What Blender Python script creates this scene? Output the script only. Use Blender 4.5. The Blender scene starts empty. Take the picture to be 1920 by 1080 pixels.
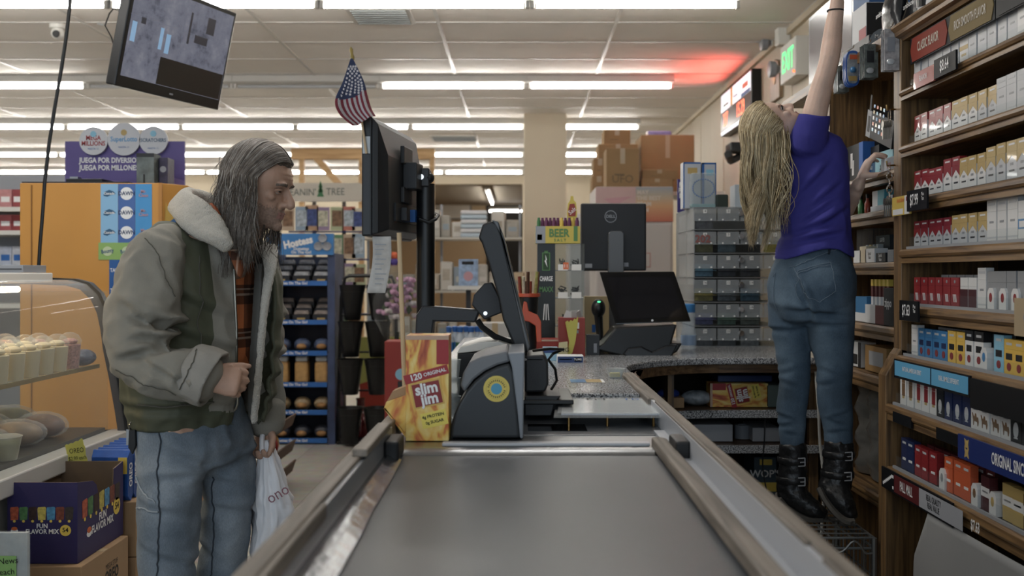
import bpy,bmesh,math,random
import numpy as np
from mathutils import Vector,Matrix,noise as mnoise
R=random.Random(7)
PI=math.pi
SC=bpy.context.scene
COL=SC.collection
FX,CX,CY,CH=1950.0,975.0,514.0,1.27
def W(x,y,Y):
 """the point at distance Y that the photo shows at pixel x, y"""
 return Vector(((x-CX)*Y/FX,Y,CH-(y-CY)*Y/FX))
 # ---------------------------------------------------------------- materials
def lin(h):
 if isinstance(h,(tuple,list)):
  return(h[0],h[1],h[2],1)
 h=h.lstrip('#')
 c=[int(h[i:i+2],16)/255 for i in(0,2,4)]
 c=[x/12.92 if x<=.04045 else((x+.055)/1.055)**2.4 for x in c]
 g=.3*c[0]+.6*c[1]+.1*c[2]
 return tuple(g+(x-g)*.86 for x in c)+(1,)
MATS={}
def mat(name,col,rough=.6,metal=0,vary=0,vscale=8,bump=0,bscale=60,spec=.5,alpha=1,trans=0,emit=0,coat=0,sheen=0,ior=1.45,stretch=None):
 if name in MATS:
  return MATS[name]
 m=bpy.data.materials.new(name)
 m.use_nodes=True
 nt=m.node_tree
 b=nt.nodes['Principled BSDF']
 c=lin(col)
 b.inputs['Base Color'].default_value=c
 b.inputs['Roughness'].default_value=rough
 b.inputs['Metallic'].default_value=metal
 b.inputs['Specular IOR Level'].default_value=spec
 b.inputs['Alpha'].default_value=alpha
 b.inputs['Transmission Weight'].default_value=trans
 b.inputs['IOR'].default_value=ior
 b.inputs['Coat Weight'].default_value=coat
 b.inputs['Sheen Weight'].default_value=sheen
 if emit:
  b.inputs['Emission Color'].default_value=c
  b.inputs['Emission Strength'].default_value=emit
 if vary or bump:
  tc=nt.nodes.new('ShaderNodeTexCoord')
  src=tc.outputs['Object']
  if stretch:
   mp=nt.nodes.new('ShaderNodeMapping')
   mp.inputs['Scale'].default_value=stretch
   nt.links.new(src,mp.inputs['Vector'])
   src=mp.outputs['Vector']
 if vary:
  n=nt.nodes.new('ShaderNodeTexNoise')
  n.inputs['Scale'].default_value=vscale
  n.inputs['Detail'].default_value=5
  nt.links.new(src,n.inputs['Vector'])
  r=nt.nodes.new('ShaderNodeValToRGB')
  r.color_ramp.elements[0].position=.3
  r.color_ramp.elements[1].position=.7
  r.color_ramp.elements[0].color=tuple(max(0,x*(1-vary))for x in c[:3])+(1,)
  r.color_ramp.elements[1].color=tuple(min(1,x*(1+vary))for x in c[:3])+(1,)
  nt.links.new(n.outputs['Fac'],r.inputs['Fac'])
  nt.links.new(r.outputs['Color'],b.inputs['Base Color'])
 if bump:
  n2=nt.nodes.new('ShaderNodeTexNoise')
  n2.inputs['Scale'].default_value=bscale
  n2.inputs['Detail'].default_value=4
  nt.links.new(src,n2.inputs['Vector'])
  bp=nt.nodes.new('ShaderNodeBump')
  bp.inputs['Strength'].default_value=bump
  bp.inputs['Distance'].default_value=.01
  nt.links.new(n2.outputs['Fac'],bp.inputs['Height'])
  nt.links.new(bp.outputs['Normal'],b.inputs['Normal'])
 MATS[name]=m
 return m
def wood_mat(name,dark,light,axis='Y',rough=.45,scale=1.0):
 if name in MATS:
  return MATS[name]
 m=mat(name,light,rough)
 nt=m.node_tree
 b=nt.nodes['Principled BSDF']
 tc=nt.nodes.new('ShaderNodeTexCoord')
 mp=nt.nodes.new('ShaderNodeMapping')
 s={'X':(1.2,22,22),'Y':(22,1.2,22),'Z':(22,22,1.2)}[axis]
 mp.inputs['Scale'].default_value=tuple(v*scale for v in s)
 n=nt.nodes.new('ShaderNodeTexNoise')
 n.inputs['Scale'].default_value=3
 n.inputs['Detail'].default_value=8
 n.inputs['Distortion'].default_value=.6
 r=nt.nodes.new('ShaderNodeValToRGB')
 r.color_ramp.elements[0].position=.35
 r.color_ramp.elements[1].position=.68
 r.color_ramp.elements[0].color=lin(dark)
 r.color_ramp.elements[1].color=lin(light)
 bp=nt.nodes.new('ShaderNodeBump')
 bp.inputs['Strength'].default_value=.15
 bp.inputs['Distance'].default_value=.003
 L=nt.links.new
 L(tc.outputs['Object'],mp.inputs['Vector']);L(mp.outputs['Vector'],n.inputs['Vector'])
 L(n.outputs['Fac'],r.inputs['Fac']);L(r.outputs['Color'],b.inputs['Base Color'])
 L(n.outputs['Fac'],bp.inputs['Height']);L(bp.outputs['Normal'],b.inputs['Normal'])
 return m
def glass_mat(name,tint='#ffffff',alpha=.12,rough=.05,ior=1.3):
 """thin clear sheet: mostly see-through, with a reflection"""
 if name in MATS:
  return MATS[name]
 m=bpy.data.materials.new(name);m.use_nodes=True
 nt=m.node_tree;nt.nodes.clear()
 o=nt.nodes.new('ShaderNodeOutputMaterial')
 t=nt.nodes.new('ShaderNodeBsdfTransparent')
 t.inputs['Color'].default_value=(.93,.95,.95,1)
 g=nt.nodes.new('ShaderNodeBsdfPrincipled')
 g.inputs['Base Color'].default_value=lin(tint)
 g.inputs['Roughness'].default_value=rough
 fr=nt.nodes.new('ShaderNodeLayerWeight');fr.inputs['Blend'].default_value=.5
 pw=nt.nodes.new('ShaderNodeMath');pw.operation='POWER';pw.inputs[1].default_value=5
 ml=nt.nodes.new('ShaderNodeMath');ml.operation='MULTIPLY';ml.inputs[1].default_value=min(.9,(ior-1)*1.6)
 ad=nt.nodes.new('ShaderNodeMath');ad.operation='ADD';ad.use_clamp=True
 ad.inputs[1].default_value=alpha
 mx=nt.nodes.new('ShaderNodeMixShader')
 L=nt.links.new
 L(fr.outputs['Facing'],pw.inputs[0]);L(pw.outputs[0],ml.inputs[0]);L(ml.outputs[0],ad.inputs[0]);L(ad.outputs[0],mx.inputs[0])
 L(t.outputs[0],mx.inputs[1]);L(g.outputs[0],mx.inputs[2]);L(mx.outputs[0],o.inputs['Surface'])
 MATS[name]=m
 return m
 # ---------------------------------------------------------------- mesh builder
class B:
 def __init__(s):
  s.v=[];s.f=[];s.m=[];s.mats=[]
  s.M=Matrix.Identity(4)
 def mi(s,m):
  if m not in s.mats:
   s.mats.append(m)
  return s.mats.index(m)
 def add(s,vs,fs,m):
  k=len(s.v);i=s.mi(m)
  s.v+=[tuple(s.M@Vector(p))for p in vs]
  s.f+=[tuple(q+k for q in f)for f in fs]
  s.m+=[i]*len(fs)
  return s
 def box(s,a,b,m,M=None):
  x0,y0,z0=a;x1,y1,z1=b
  vs=[(x0,y0,z0),(x1,y0,z0),(x1,y1,z0),(x0,y1,z0),(x0,y0,z1),(x1,y0,z1),(x1,y1,z1),(x0,y1,z1)]
  if M is not None:
   vs=[tuple(M@Vector(p))for p in vs]
  return s.add(vs,[(0,3,2,1),(4,5,6,7),(0,1,5,4),(1,2,6,5),(2,3,7,6),(3,0,4,7)],m)
 def quad(s,a,b,c,d,m):
  return s.add([a,b,c,d],[(0,1,2,3)],m)
 def prism(s,pts,axis,lo,hi,m):
  """outline pts (2-D) pushed along axis from lo to hi; axis x: pts are (y,z); y: (x,z); z: (x,y)"""
  n=len(pts)
  def p3(p,t):
   return{'x':(t,p[0],p[1]),'y':(p[0],t,p[1]),'z':(p[0],p[1],t)}[axis]
  vs=[p3(p,lo)for p in pts]+[p3(p,hi)for p in pts]
  fs=[tuple(range(n))[::-1],tuple(range(n,2*n))]
  fs+=[(i,(i+1)%n,n+(i+1)%n,n+i)for i in range(n)]
  return s.add(vs,fs,m)
 def ring_loft(s,rings,m,close=True,cap=True):
  n=len(rings[0]);vs=[p for r in rings for p in r];fs=[]
  for k in range(len(rings)-1):
   for i in range(n if close else n-1):
    j=(i+1)%n
    fs.append((k*n+i,k*n+j,(k+1)*n+j,(k+1)*n+i))
  if cap and close:
   fs.append(tuple(range(n))[::-1]);fs.append(tuple(range((len(rings)-1)*n,len(rings)*n)))
  return s.add(vs,fs,m)
 def lathe(s,prof,m,c=(0,0,0),n=24,axis='z',cap=True):
  rings=[]
  for r,h in prof:
   rg=[]
   for i in range(n):
    a=2*PI*i/n;x,y=r*math.cos(a),r*math.sin(a)
    p={'z':(x,y,h),'x':(h,x,y),'y':(y,h,x)}[axis]
    rg.append((p[0]+c[0],p[1]+c[1],p[2]+c[2]))
   rings.append(rg)
  return s.ring_loft(rings,m,cap=cap)
 def tube(s,pts,r,m,n=8,cap=True):
  """round bar along pts; r a number or one per point"""
  pts=[Vector(p)for p in pts];rings=[]
  up=None
  for i,p in enumerate(pts):
   t=(pts[min(i+1,len(pts)-1)]-pts[max(i-1,0)])
   t=t.normalized()if t.length>1e-9 else Vector((0,0,1))
   if up is None:
    up=Vector((0,0,1))if abs(t.z)<.9 else Vector((0,1,0))
   u=t.cross(up)
   u=u.normalized()if u.length>1e-6 else t.orthogonal().normalized()
   w=u.cross(t).normalized();up=w
   rr=r[i]if isinstance(r,(list,tuple))else r
   rings.append([tuple(p+u*rr*math.cos(2*PI*k/n)+w*rr*math.sin(2*PI*k/n))for k in range(n)])
  return s.ring_loft(rings,m,cap=cap)
 def sphere(s,c,r,m,n=12,sc=(1,1,1)):
  rings=[]
  for k in range(1,n):
   a=PI*k/n-PI/2
   rings.append([(c[0]+sc[0]*r*math.cos(a)*math.cos(2*PI*i/(2*n)),c[1]+sc[1]*r*math.cos(a)*math.sin(2*PI*i/(2*n)),c[2]+sc[2]*r*math.sin(a))for i in range(2*n)])
  return s.ring_loft(rings,m)
 def build(s,name,parent=None,smooth=False,bevel=0,auto=True,seg=2):
  me=bpy.data.meshes.new(name)
  me.from_pydata(s.v,[],s.f)
  for m in s.mats:
   me.materials.append(m)
  me.polygons.foreach_set('material_index',s.m)
  me.update()
  bm=bmesh.new();bm.from_mesh(me)
  bmesh.ops.recalc_face_normals(bm,faces=bm.faces)
  bm.to_mesh(me);bm.free()
  o=bpy.data.objects.new(name,me);COL.objects.link(o)
  if smooth:
   me.polygons.foreach_set('use_smooth',[True]*len(me.polygons))
   if auto:
    me.set_sharp_from_angle(angle=math.radians(40))
  if bevel:
   md=o.modifiers.new('edge','BEVEL');md.width=bevel;md.segments=seg;md.limit_method='ANGLE';md.angle_limit=.7
  if parent:
   o.parent=parent
  return o
def tag(o,label,cat,group=None):
 o['label']=label;o['category']=cat
 if group:
  o['group']=group
 return o
def struct(o):
 o['kind']='structure';return o
def thing(name,label,cat,loc=(0,0,0),rz=0,group=None):
 o=bpy.data.objects.new(name,None);COL.objects.link(o)
 o.location=loc;o.rotation_euler=(0,0,rz);o.empty_display_size=.05
 return tag(o,label,cat,group)
def kids(o):
 return[c for c in bpy.data.objects if c.parent==o]
def dup(root,loc=None,rz=None,label=None,group=None):
 def cp(o,par):
  c=o.copy();COL.objects.link(c)
  if par:
   c.parent=par
  for ch in list(o.children):
   cp(ch,c)
  return c
 r=cp(root,None)
 if loc is not None:r.location=loc
 if rz is not None:r.rotation_euler=(0,0,rz)
 if label:r['label']=label
 if group:r['group']=group
 return r
def part(o,label):
 o['label']=label;return o
_txt={}
def text(s,size,m,loc,u=(1,0,0),v=(0,0,1),parent=None,name='lettering',bold=0,align='CENTER',ext=.0004,squash=1.0,shear=0):
 """flat raised lettering: u reading direction, v up"""
 key=(s,bold,shear,align)
 if key not in _txt:
  cu=bpy.data.curves.new('t','FONT');cu.body=s;cu.size=1;cu.align_x=align;cu.align_y='CENTER'
  cu.offset=bold;cu.shear=shear;cu.resolution_u=2;cu.space_line=.85
  ob=bpy.data.objects.new('t',cu);COL.objects.link(ob)
  dg=bpy.context.evaluated_depsgraph_get()
  me=bpy.data.meshes.new_from_object(ob.evaluated_get(dg))
  vs=[tuple(q.co)for q in me.vertices];fs=[tuple(p.vertices)for p in me.polygons]
  bpy.data.objects.remove(ob);bpy.data.curves.remove(cu);bpy.data.meshes.remove(me)
  _txt[key]=(vs,fs)
 vs,fs=_txt[key]
 u=Vector(u).normalized();v=Vector(v).normalized();n=u.cross(v);loc=Vector(loc)
 b=B()
 b.add([loc+u*p[0]*size*squash+v*p[1]*size+n*ext for p in vs],fs,m)
 me=bpy.data.meshes.new(name);me.from_pydata(b.v,[],b.f);me.materials.append(m)
 o=bpy.data.objects.new(name,me);COL.objects.link(o)
 if parent:o.parent=parent
 return o
def mesh_join_text(b,s,size,m,loc,u=(1,0,0),v=(0,0,1),bold=0,align='CENTER',ext=.0004,squash=1.0,shear=0):
 """the same lettering as a surface pattern inside another part's mesh"""
 o=text(s,size,m,loc,u,v,None,'x',bold,align,ext,squash,shear)
 me=o.data
 b.add([tuple(q.co)for q in me.vertices],[tuple(p.vertices)for p in me.polygons],m)
 bpy.data.objects.remove(o);bpy.data.meshes.remove(me)
 return b
ORD='zeroth first second third fourth fifth sixth seventh eighth ninth tenth eleventh twelfth thirteenth fourteenth fifteenth sixteenth seventeenth eighteenth nineteenth twentieth'.split()
M_white=mat('white paint','#d9d7d0',.5)
M_black=mat('black plastic','#111214',.38)
M_dark=mat('charcoal plastic','#25272b',.45,bump=.05,bscale=300)
M_grey=mat('grey plastic','#8b8f96',.4)
M_steel=mat('brushed steel','#9a9c9e',.3,metal=1,vary=.08,vscale=20)
M_chrome=mat('chrome','#d0d0d0',.12,metal=1)
M_card=mat('cardboard','#a5835c',.85,vary=.07,vscale=6)
M_paper=mat('white paper','#dcdcd8',.7)
M_ink=mat('black ink','#141416',.6)
M_red=mat('red print','#a01d22',.5)
M_yel=mat('yellow print','#e2c12e',.5)
M_blue=mat('blue print','#1f5fa8',.5)
M_orange=mat('orange print','#d9641f',.5)
M_wprint=mat('white print','#e4e4e4',.5)
M_green=mat('green print','#2f7d45',.5)

# ---------------------------------------------------------------- figures
def V(*a):return Vector(a)
class Shells:
 """closed overlapping forms that are fused into one skin"""
 def __init__(s):s.v=[];s.f=[]
 def loft(s,secs,n=22,p=2.0):
  """secs: (centre, a, b, side) side = direction of a; b along tangent x side"""
  pts=[Vector(q[0])for q in secs];rings=[]
  for i,q in enumerate(secs):
   t=(pts[min(i+1,len(pts)-1)]-pts[max(i-1,0)]).normalized()
   sd=Vector(q[3])if len(q)>3 and q[3]is not None else(V(0,1,0)if abs(t.y)<.9 else V(1,0,0))
   sd=(sd-t*sd.dot(t)).normalized();fw=t.cross(sd)
   rg=[]
   for k in range(n):
    a=2*PI*k/n;ca,sa=math.cos(a),math.sin(a)
    ca=math.copysign(abs(ca)**(2/p),ca);sa=math.copysign(abs(sa)**(2/p),sa)
    rg.append(pts[i]+sd*q[1]*ca+fw*q[2]*sa)
   rings.append((rg,t,q))
  allr=[]
  r0,t0,q0=rings[0];c0=pts[0];m0=min(q0[1],q0[2])
  for f in(.35,.75):allr.append([c0+(p_-c0)*f-t0*m0*math.sqrt(1-f*f)*.7 for p_ in r0])
  allr+=[r[0]for r in rings]
  r1,t1,q1=rings[-1];c1=pts[-1];m1=min(q1[1],q1[2])
  for f in(.75,.35):allr.append([c1+(p_-c1)*f+t1*m1*math.sqrt(1-f*f)*.7 for p_ in r1])
  k0=len(s.v)
  for r in allr:s.v+=[tuple(p_)for p_ in r]
  for i in range(len(allr)-1):
   for k in range(n):
    j=(k+1)%n;s.f.append((k0+i*n+k,k0+i*n+j,k0+(i+1)*n+j,k0+(i+1)*n+k))
  s.f.append(tuple(k0+k for k in range(n))[::-1]);s.f.append(tuple(k0+(len(allr)-1)*n+k for k in range(n)))
  return s
 def rings(s,rgs):
  n=len(rgs[0]);k0=len(s.v)
  for r in rgs:s.v+=[tuple(p_)for p_ in r]
  for i in range(len(rgs)-1):
   for k in range(n):
    j=(k+1)%n;s.f.append((k0+i*n+k,k0+i*n+j,k0+(i+1)*n+j,k0+(i+1)*n+k))
  s.f.append(tuple(k0+k for k in range(n))[::-1]);s.f.append(tuple(k0+(len(rgs)-1)*n+k for k in range(n)))
  return s
 def ball(s,c,r,sc=(1,1,1),n=10,M=None):
  rg=[]
  for k in range(1,n):
   a=PI*k/n-PI/2;row=[]
   for i in range(2*n):
    p_=V(sc[0]*r*math.cos(a)*math.cos(PI*i/n),sc[1]*r*math.cos(a)*math.sin(PI*i/n),sc[2]*r*math.sin(a))
    row.append(Vector(c)+(M@p_ if M else p_))
   rg.append(row)
  return s.rings(rg)
 def fuse(s,voxel,smooth=2):
  me=bpy.data.meshes.new('t');me.from_pydata(s.v,[],s.f)
  bm=bmesh.new();bm.from_mesh(me);bmesh.ops.recalc_face_normals(bm,faces=bm.faces);bm.to_mesh(me);bm.free()
  o=bpy.data.objects.new('t',me);COL.objects.link(o)
  md=o.modifiers.new('r','REMESH');md.mode='VOXEL';md.voxel_size=voxel
  if smooth:
   m2=o.modifiers.new('s','SMOOTH');m2.iterations=smooth;m2.factor=.5
  dg=bpy.context.evaluated_depsgraph_get();r=bpy.data.meshes.new_from_object(o.evaluated_get(dg))
  bpy.data.objects.remove(o);bpy.data.meshes.remove(me)
  return r
def mesh_np(me):
 n=len(me.vertices);co=np.empty(n*3,np.float32);no=np.empty(n*3,np.float32)
 me.vertices.foreach_get('co',co);me.vertex_normals.foreach_get('vector',no)
 return co.reshape(-1,3).astype(float),no.reshape(-1,3).astype(float)
def set_np(me,co):
 me.vertices.foreach_set('co',co.astype(np.float32).ravel());me.update()
def finish(me,name,mats,parent=None,origin=None,pick=None):
 for m in mats:me.materials.append(m)
 me.polygons.foreach_set('use_smooth',[True]*len(me.polygons))
 if pick is not None:
  c=np.empty(len(me.polygons)*3,np.float32);me.polygons.foreach_get('center',c);me.polygons.foreach_set('material_index',pick(c.reshape(-1,3)).astype(int).tolist())
 if origin is not None:me.transform(Matrix.Translation(-Vector(origin)))
 me.name=name
 o=bpy.data.objects.new(name,me);COL.objects.link(o)
 if parent:o.parent=parent
 return o
def wrinkle(me,amp,sc,stretch=(1,1,1),seed=0,mask=None,ridged=True):
 co,no=mesh_np(me);d=np.zeros(len(co))
 for i,p in enumerate(co):
  q=Vector((p[0]*stretch[0]*sc+seed,p[1]*stretch[1]*sc,p[2]*stretch[2]*sc))
  v=mnoise.noise(q)+.5*mnoise.noise(q*2.1)
  d[i]=(1-abs(v)*2.2-.45)if ridged else v
 if mask is not None:d*=mask(co)
 set_np(me,co+no*(amp*d)[:,None])
def trim_edge(bm,it=14):
 """even out a cut edge"""
 for _ in range(it):
  new={}
  for v in bm.verts:
   nb=[e.other_vert(v).co for e in v.link_edges if e.is_boundary]
   if len(nb)==2:new[v]=v.co*.4+(nb[0]+nb[1])*.3
  for v,c in new.items():v.co=c
def folds(me,lst,k=1.0):
 """single creases: (point, direction across, width, length axis, length, depth)"""
 co,no=mesh_np(me);d=np.zeros(len(co))
 for p,ac,w,ax,ln,dep in lst:
  dep*=k;r=co-np.array(p);a=r@np.array(Vector(ac).normalized());l=r@np.array(Vector(ax).normalized())
  d+=dep*np.exp(-(a/w)**2)*np.exp(-(l/ln)**4)-dep*.7*np.exp(-((a-1.7*w)/w)**2)*np.exp(-(l/ln)**4)
 set_np(me,co-no*d[:,None])
def head_shells(S,M,k=1.0,fem=False):
 """M maps head space (x forward, y to its left, z up from the chin) to the world"""
 prof=[(0.0,.070,.03,.020),(.006,.084,.012,.032),(.020,.088,-.012,.045),(.034,.084,-.035,.053),(.050,.088,-.055,.059),(.066,.087,-.070,.064),(.090,.084,-.083,.067),(.112,.081,-.092,.0705),(.128,.089,-.097,.073),(.145,.092,-.101,.0755),(.165,.088,-.102,.0765),(.190,.074,-.095,.072),(.212,.050,-.076,.057),(.228,.020,-.046,.034),(.234,.0,-.02,.012)]
 rg=[]
 for z,xf,xb,w in prof:
  if fem:w*=.94;z*=1.0
  cx_=.0;row=[]
  for i in range(28):
   a=2*PI*i/28;ca,sa=math.cos(a),math.sin(a)
   e=2.5 if ca>0 else 2.1
   x=cx_+(xf-cx_)*abs(ca)**(2/e)if ca>0 else cx_+(xb-cx_)*abs(ca)**(2/e)
   y=w*math.copysign(abs(sa)**(2/(2.2 if ca>0 else 2.0)),sa)
   row.append(M@(V(x,y,z)*k))
  rg.append(row)
 S.rings(rg)
 def P(x,y,z):return M@(V(x,y,z)*k)
 sd=(M.to_3x3()@V(0,1,0)).normalized()
 nb=0 if not fem else .003
 S.loft([(P(.084,0,.120),.008*k,.010*k,sd),(P(.095-nb,0,.104),.009*k,.011*k,sd),(P(.106-nb,0,.088),.011*k,.012*k,sd),(P(.110-nb,0,.079),.0125*k,.0115*k,sd),(P(.104-nb,0,.072),.010*k,.008*k,sd)],14)
 for s_ in(-1,1):
  S.ball(P(.094-nb,s_*.0105,.077),.0098*k,(1.3,.85,.9))
  S.ball(P(.081,s_*.030,.134),.014*k,(.9,1.6,.55),M=M.to_3x3().normalized()if False else None)
  S.ball(P(.060,s_*.047,.093),.018*k,(.9,.7,.7))
  S.loft([(P(.0,s_*.072,.085),.004*k,.010*k),(P(-.008,s_*.078,.105),.005*k,.017*k),(P(-.010,s_*.080,.125),.004*k,.015*k)],10)
 S.loft([(P(.070,-.026,.045),.004*k,.005*k),(P(.0865,-.012,.050),.005*k,.0065*k),(P(.0905,0,.0515),.005*k,.007*k),(P(.0865,.012,.050),.006*k,.0075*k),(P(.072,.026,.045),.004*k,.005*k)],10)
 S.loft([(P(.070,-.024,.041),.004*k,.005*k),(P(.0855,-.010,.038),.005*k,.006*k),(P(.0885,0,.0375),.005*k,.0065*k),(P(.0855,.010,.038),.005*k,.007*k),(P(.072,.024,.041),.004*k,.005*k)],10)
 S.ball(P(.078,0,.012),.017*k,(1,1.2,.9))
def carve_face(me,M,k,old=False):
 """eye sockets, mouth line and cheek folds pressed into the fused skin"""
 co,no=mesh_np(me);Mi=np.array(M.inverted());l=(co@Mi[:3,:3].T+Mi[:3,3])/k
 d=np.zeros(len(co));fr=l[:,0]>.03
 def g(x,y,z,sx,sy,sz):return np.exp(-((l[:,0]-x)/sx)**2-((l[:,1]-y)/sy)**2-((l[:,2]-z)/sz)**2)
 for s_ in(-1,1):
  d+=.0065*g(.078,s_*.030,.115,.03,.015,.009)
  d-=.0035*g(.08,s_*.030,.120,.02,.013,.003)
  if old:
   d+=.0030*g(.075,s_*.033,.100,.02,.014,.004);d+=.0040*g(.08,s_*(.026),.068,.02,.005,.012);d+=.003*g(.05,s_*.058,.055,.03,.02,.02)
   d+=.002*g(.07,s_*.046,.045,.02,.004,.014)
 d+=.0035*g(.095,0,.0445,.02,.022,.0022)
 if old:d+=.0016*np.sin(l[:,2]*520)*g(.09,0,.158,.02,.05,.012)
 set_np(me,co-no*(d*fr*k)[:,None])
 return l
def hand_shells(S,w,d,n,t,size=1.0,curls=((.5,.6,.4),)*4,th=(.6,.7,.3),thc=.4,spread=.05):
 w,d,n,t=(Vector(q)for q in(w,d,n,t));d.normalize();n=(n-d*n.dot(d)).normalized();t=(t-d*t.dot(d)-n*t.dot(n)).normalized();z=size
 S.loft([(w-d*.03*z,.026*z,.019*z,t),(w,.027*z,.018*z,t),(w+d*.03*z,.036*z,.017*z,t),(w+d*.065*z,.042*z,.0155*z,t),(w+d*.088*z,.040*z,.012*z,t)],16)
 ln=(.072,.082,.077,.060)
 for i in range(4):
  b0=w+d*(.082-(.004 if i in(0,3)else 0))*z+t*(.031-.0205*i)*z;r=(.0095,.0098,.0093,.0083)[i]*z
  ang=0;p=b0;secs=[(p-d*.012*z,r,r,t),(p,r*1.05,r*1.05,t)]
  for j,fr in enumerate((.46,.31,.23)):
   ang+=curls[i][j];dd=(d+t*spread*(1.5-i)).normalized()*math.cos(ang)+n*math.sin(ang)
   seg=ln[i]*fr*z
   secs.append((p+dd*seg*.5,r*(.95-.06*j),r*(.95-.06*j),t));p=p+dd*seg;secs.append((p,r*(1.0-.09*j),r*(1.0-.09*j),t))
  S.loft(secs,12)
 b0=w+d*.022*z+t*.026*z;dd=(d*th[0]+t*th[1]+n*th[2]).normalized()
 p1=b0+dd*.040*z;d2=(dd*math.cos(thc)+(d*.5+n*.6-t*.5).normalized()*math.sin(thc)).normalized();p2=p1+d2*.032*z;d3=(d2*math.cos(thc)+(d*.5+n*.6-t*.5).normalized()*math.sin(thc)*.7).normalized();p3=p2+d3*.024*z
 S.loft([(b0-dd*.01*z,.014*z,.013*z),(b0+dd*.02*z,.0135*z,.0125*z),(p1,.0115*z,.011*z),(p1.lerp(p2,.5),.0105*z,.010*z),(p2,.0105*z,.0095*z),(p3,.0075*z,.007*z)],12)
def bez(pts,n):
 """smooth path through pts"""
 pts=[Vector(p)for p in pts];out=[]
 m=len(pts)-1
 for k in range(n):
  f=k/(n-1)*m;i=min(int(f),m-1);f-=i
  p0,p1,p2,p3=pts[max(i-1,0)],pts[i],pts[i+1],pts[min(i+2,m)]
  out.append(.5*((2*p1)+(p2-p0)*f+(2*p0-5*p1+4*p2-p3)*f*f+(3*p1-p0-3*p2+p3)*f**3))
 return out
def skin_mat(name,c,c2):
 m=mat(name,c,.5,vary=.10,vscale=22,bump=.12,bscale=260);m.node_tree.nodes['Principled BSDF'].inputs['Subsurface Weight'].default_value=.12
 m.node_tree.nodes['Principled BSDF'].inputs['Subsurface Radius'].default_value=(.012,.005,.003);return m
def denim_mat(name,base,fade,dark):
 m=mat(name,base,.85);nt=m.node_tree;b=nt.nodes['Principled BSDF'];L=nt.links.new
 tc=nt.nodes.new('ShaderNodeTexCoord');n=nt.nodes.new('ShaderNodeTexNoise');n.inputs['Scale'].default_value=5;n.inputs['Detail'].default_value=6
 r=nt.nodes.new('ShaderNodeValToRGB');e=r.color_ramp.elements;e[0].position=.32;e[0].color=lin(dark);e[1].position=.72;e[1].color=lin(fade);k=e.new(.5);k.color=lin(base)
 w=nt.nodes.new('ShaderNodeTexNoise');w.inputs['Scale'].default_value=420;mp=nt.nodes.new('ShaderNodeMapping');mp.inputs['Scale'].default_value=(1,1,.35)
 mx=nt.nodes.new('ShaderNodeMixRGB');mx.blend_type='OVERLAY';mx.inputs[0].default_value=.35
 bp=nt.nodes.new('ShaderNodeBump');bp.inputs['Strength'].default_value=.2;bp.inputs['Distance'].default_value=.002
 L(tc.outputs['Object'],n.inputs['Vector']);L(n.outputs[0],r.inputs[0]);L(tc.outputs['Object'],mp.inputs[0]);L(mp.outputs[0],w.inputs['Vector']);L(r.outputs[0],mx.inputs[1]);L(w.outputs['Fac'],mx.inputs[2]);L(mx.outputs[0],b.inputs['Base Color']);L(w.outputs['Fac'],bp.inputs['Height']);L(bp.outputs[0],b.inputs['Normal'])
 return m
def plaid_mat():
 m=mat('orange plaid flannel','#cf6f2c',.9);nt=m.node_tree;b=nt.nodes['Principled BSDF'];L=nt.links.new
 tc=nt.nodes.new('ShaderNodeTexCoord');sp=nt.nodes.new('ShaderNodeSeparateXYZ');L(tc.outputs['Object'],sp.inputs[0])
 def band(sock,per,lo,hi,off=0):
  a=nt.nodes.new('ShaderNodeMath');a.operation='ADD';a.inputs[1].default_value=10+off;d=nt.nodes.new('ShaderNodeMath');d.operation='DIVIDE';d.inputs[1].default_value=per;f=nt.nodes.new('ShaderNodeMath');f.operation='FRACT'
  g=nt.nodes.new('ShaderNodeMath');g.operation='COMPARE';g.inputs[1].default_value=(lo+hi)/2;g.inputs[2].default_value=(hi-lo)/2
  L(sock,a.inputs[0]);L(a.outputs[0],d.inputs[0]);L(d.outputs[0],f.inputs[0]);L(f.outputs[0],g.inputs[0]);return g.outputs[0]
 prev=None;col=lin('#cf6f2c')
 def mixc(fac_sock,c,prev,st):
  mx=nt.nodes.new('ShaderNodeMixRGB');ml=nt.nodes.new('ShaderNodeMath');ml.operation='MULTIPLY';ml.inputs[1].default_value=st;L(fac_sock,ml.inputs[0]);L(ml.outputs[0],mx.inputs[0])
  if prev is None:mx.inputs[1].default_value=col
  else:L(prev,mx.inputs[1])
  mx.inputs[2].default_value=lin(c);return mx.outputs[0]
 z,x=sp.outputs[2],sp.outputs[0]
 prev=mixc(band(z,.13,.0,.45),'#1d1613',prev,.75);prev=mixc(band(x,.09,.0,.42),'#1d1613',prev,.7);prev=mixc(band(z,.13,.20,.25),'#b59a86',prev,.8);prev=mixc(band(z,.13,.33,.37),'#b59a86',prev,.6);prev=mixc(band(x,.09,.18,.24),'#b59a86',prev,.5)
 L(prev,b.inputs['Base Color']);return m
def onsurf(o,pts,mt,nm,r,par,lift=.0015):
 """thin stitched line laid on a garment, point by point"""
 from mathutils.kdtree import KDTree
 ev=o.data;out=[];kd=KDTree(len(ev.vertices))
 for i,v in enumerate(ev.vertices):kd.insert(v.co,i)
 kd.balance();org=Vector(par_org)
 for p in pts:
  q=Vector(p);near=kd.find_n(q-org,6);c=sum((n_[0]for n_ in near),Vector())/6;nn_=sum((ev.vertex_normals[n_[1]].vector for n_ in near),Vector()).normalized();out.append(c+nn_*(lift+.001))
 b=B();b.tube(out,r,mt,5);return b.build(nm,par,smooth=True)
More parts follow.
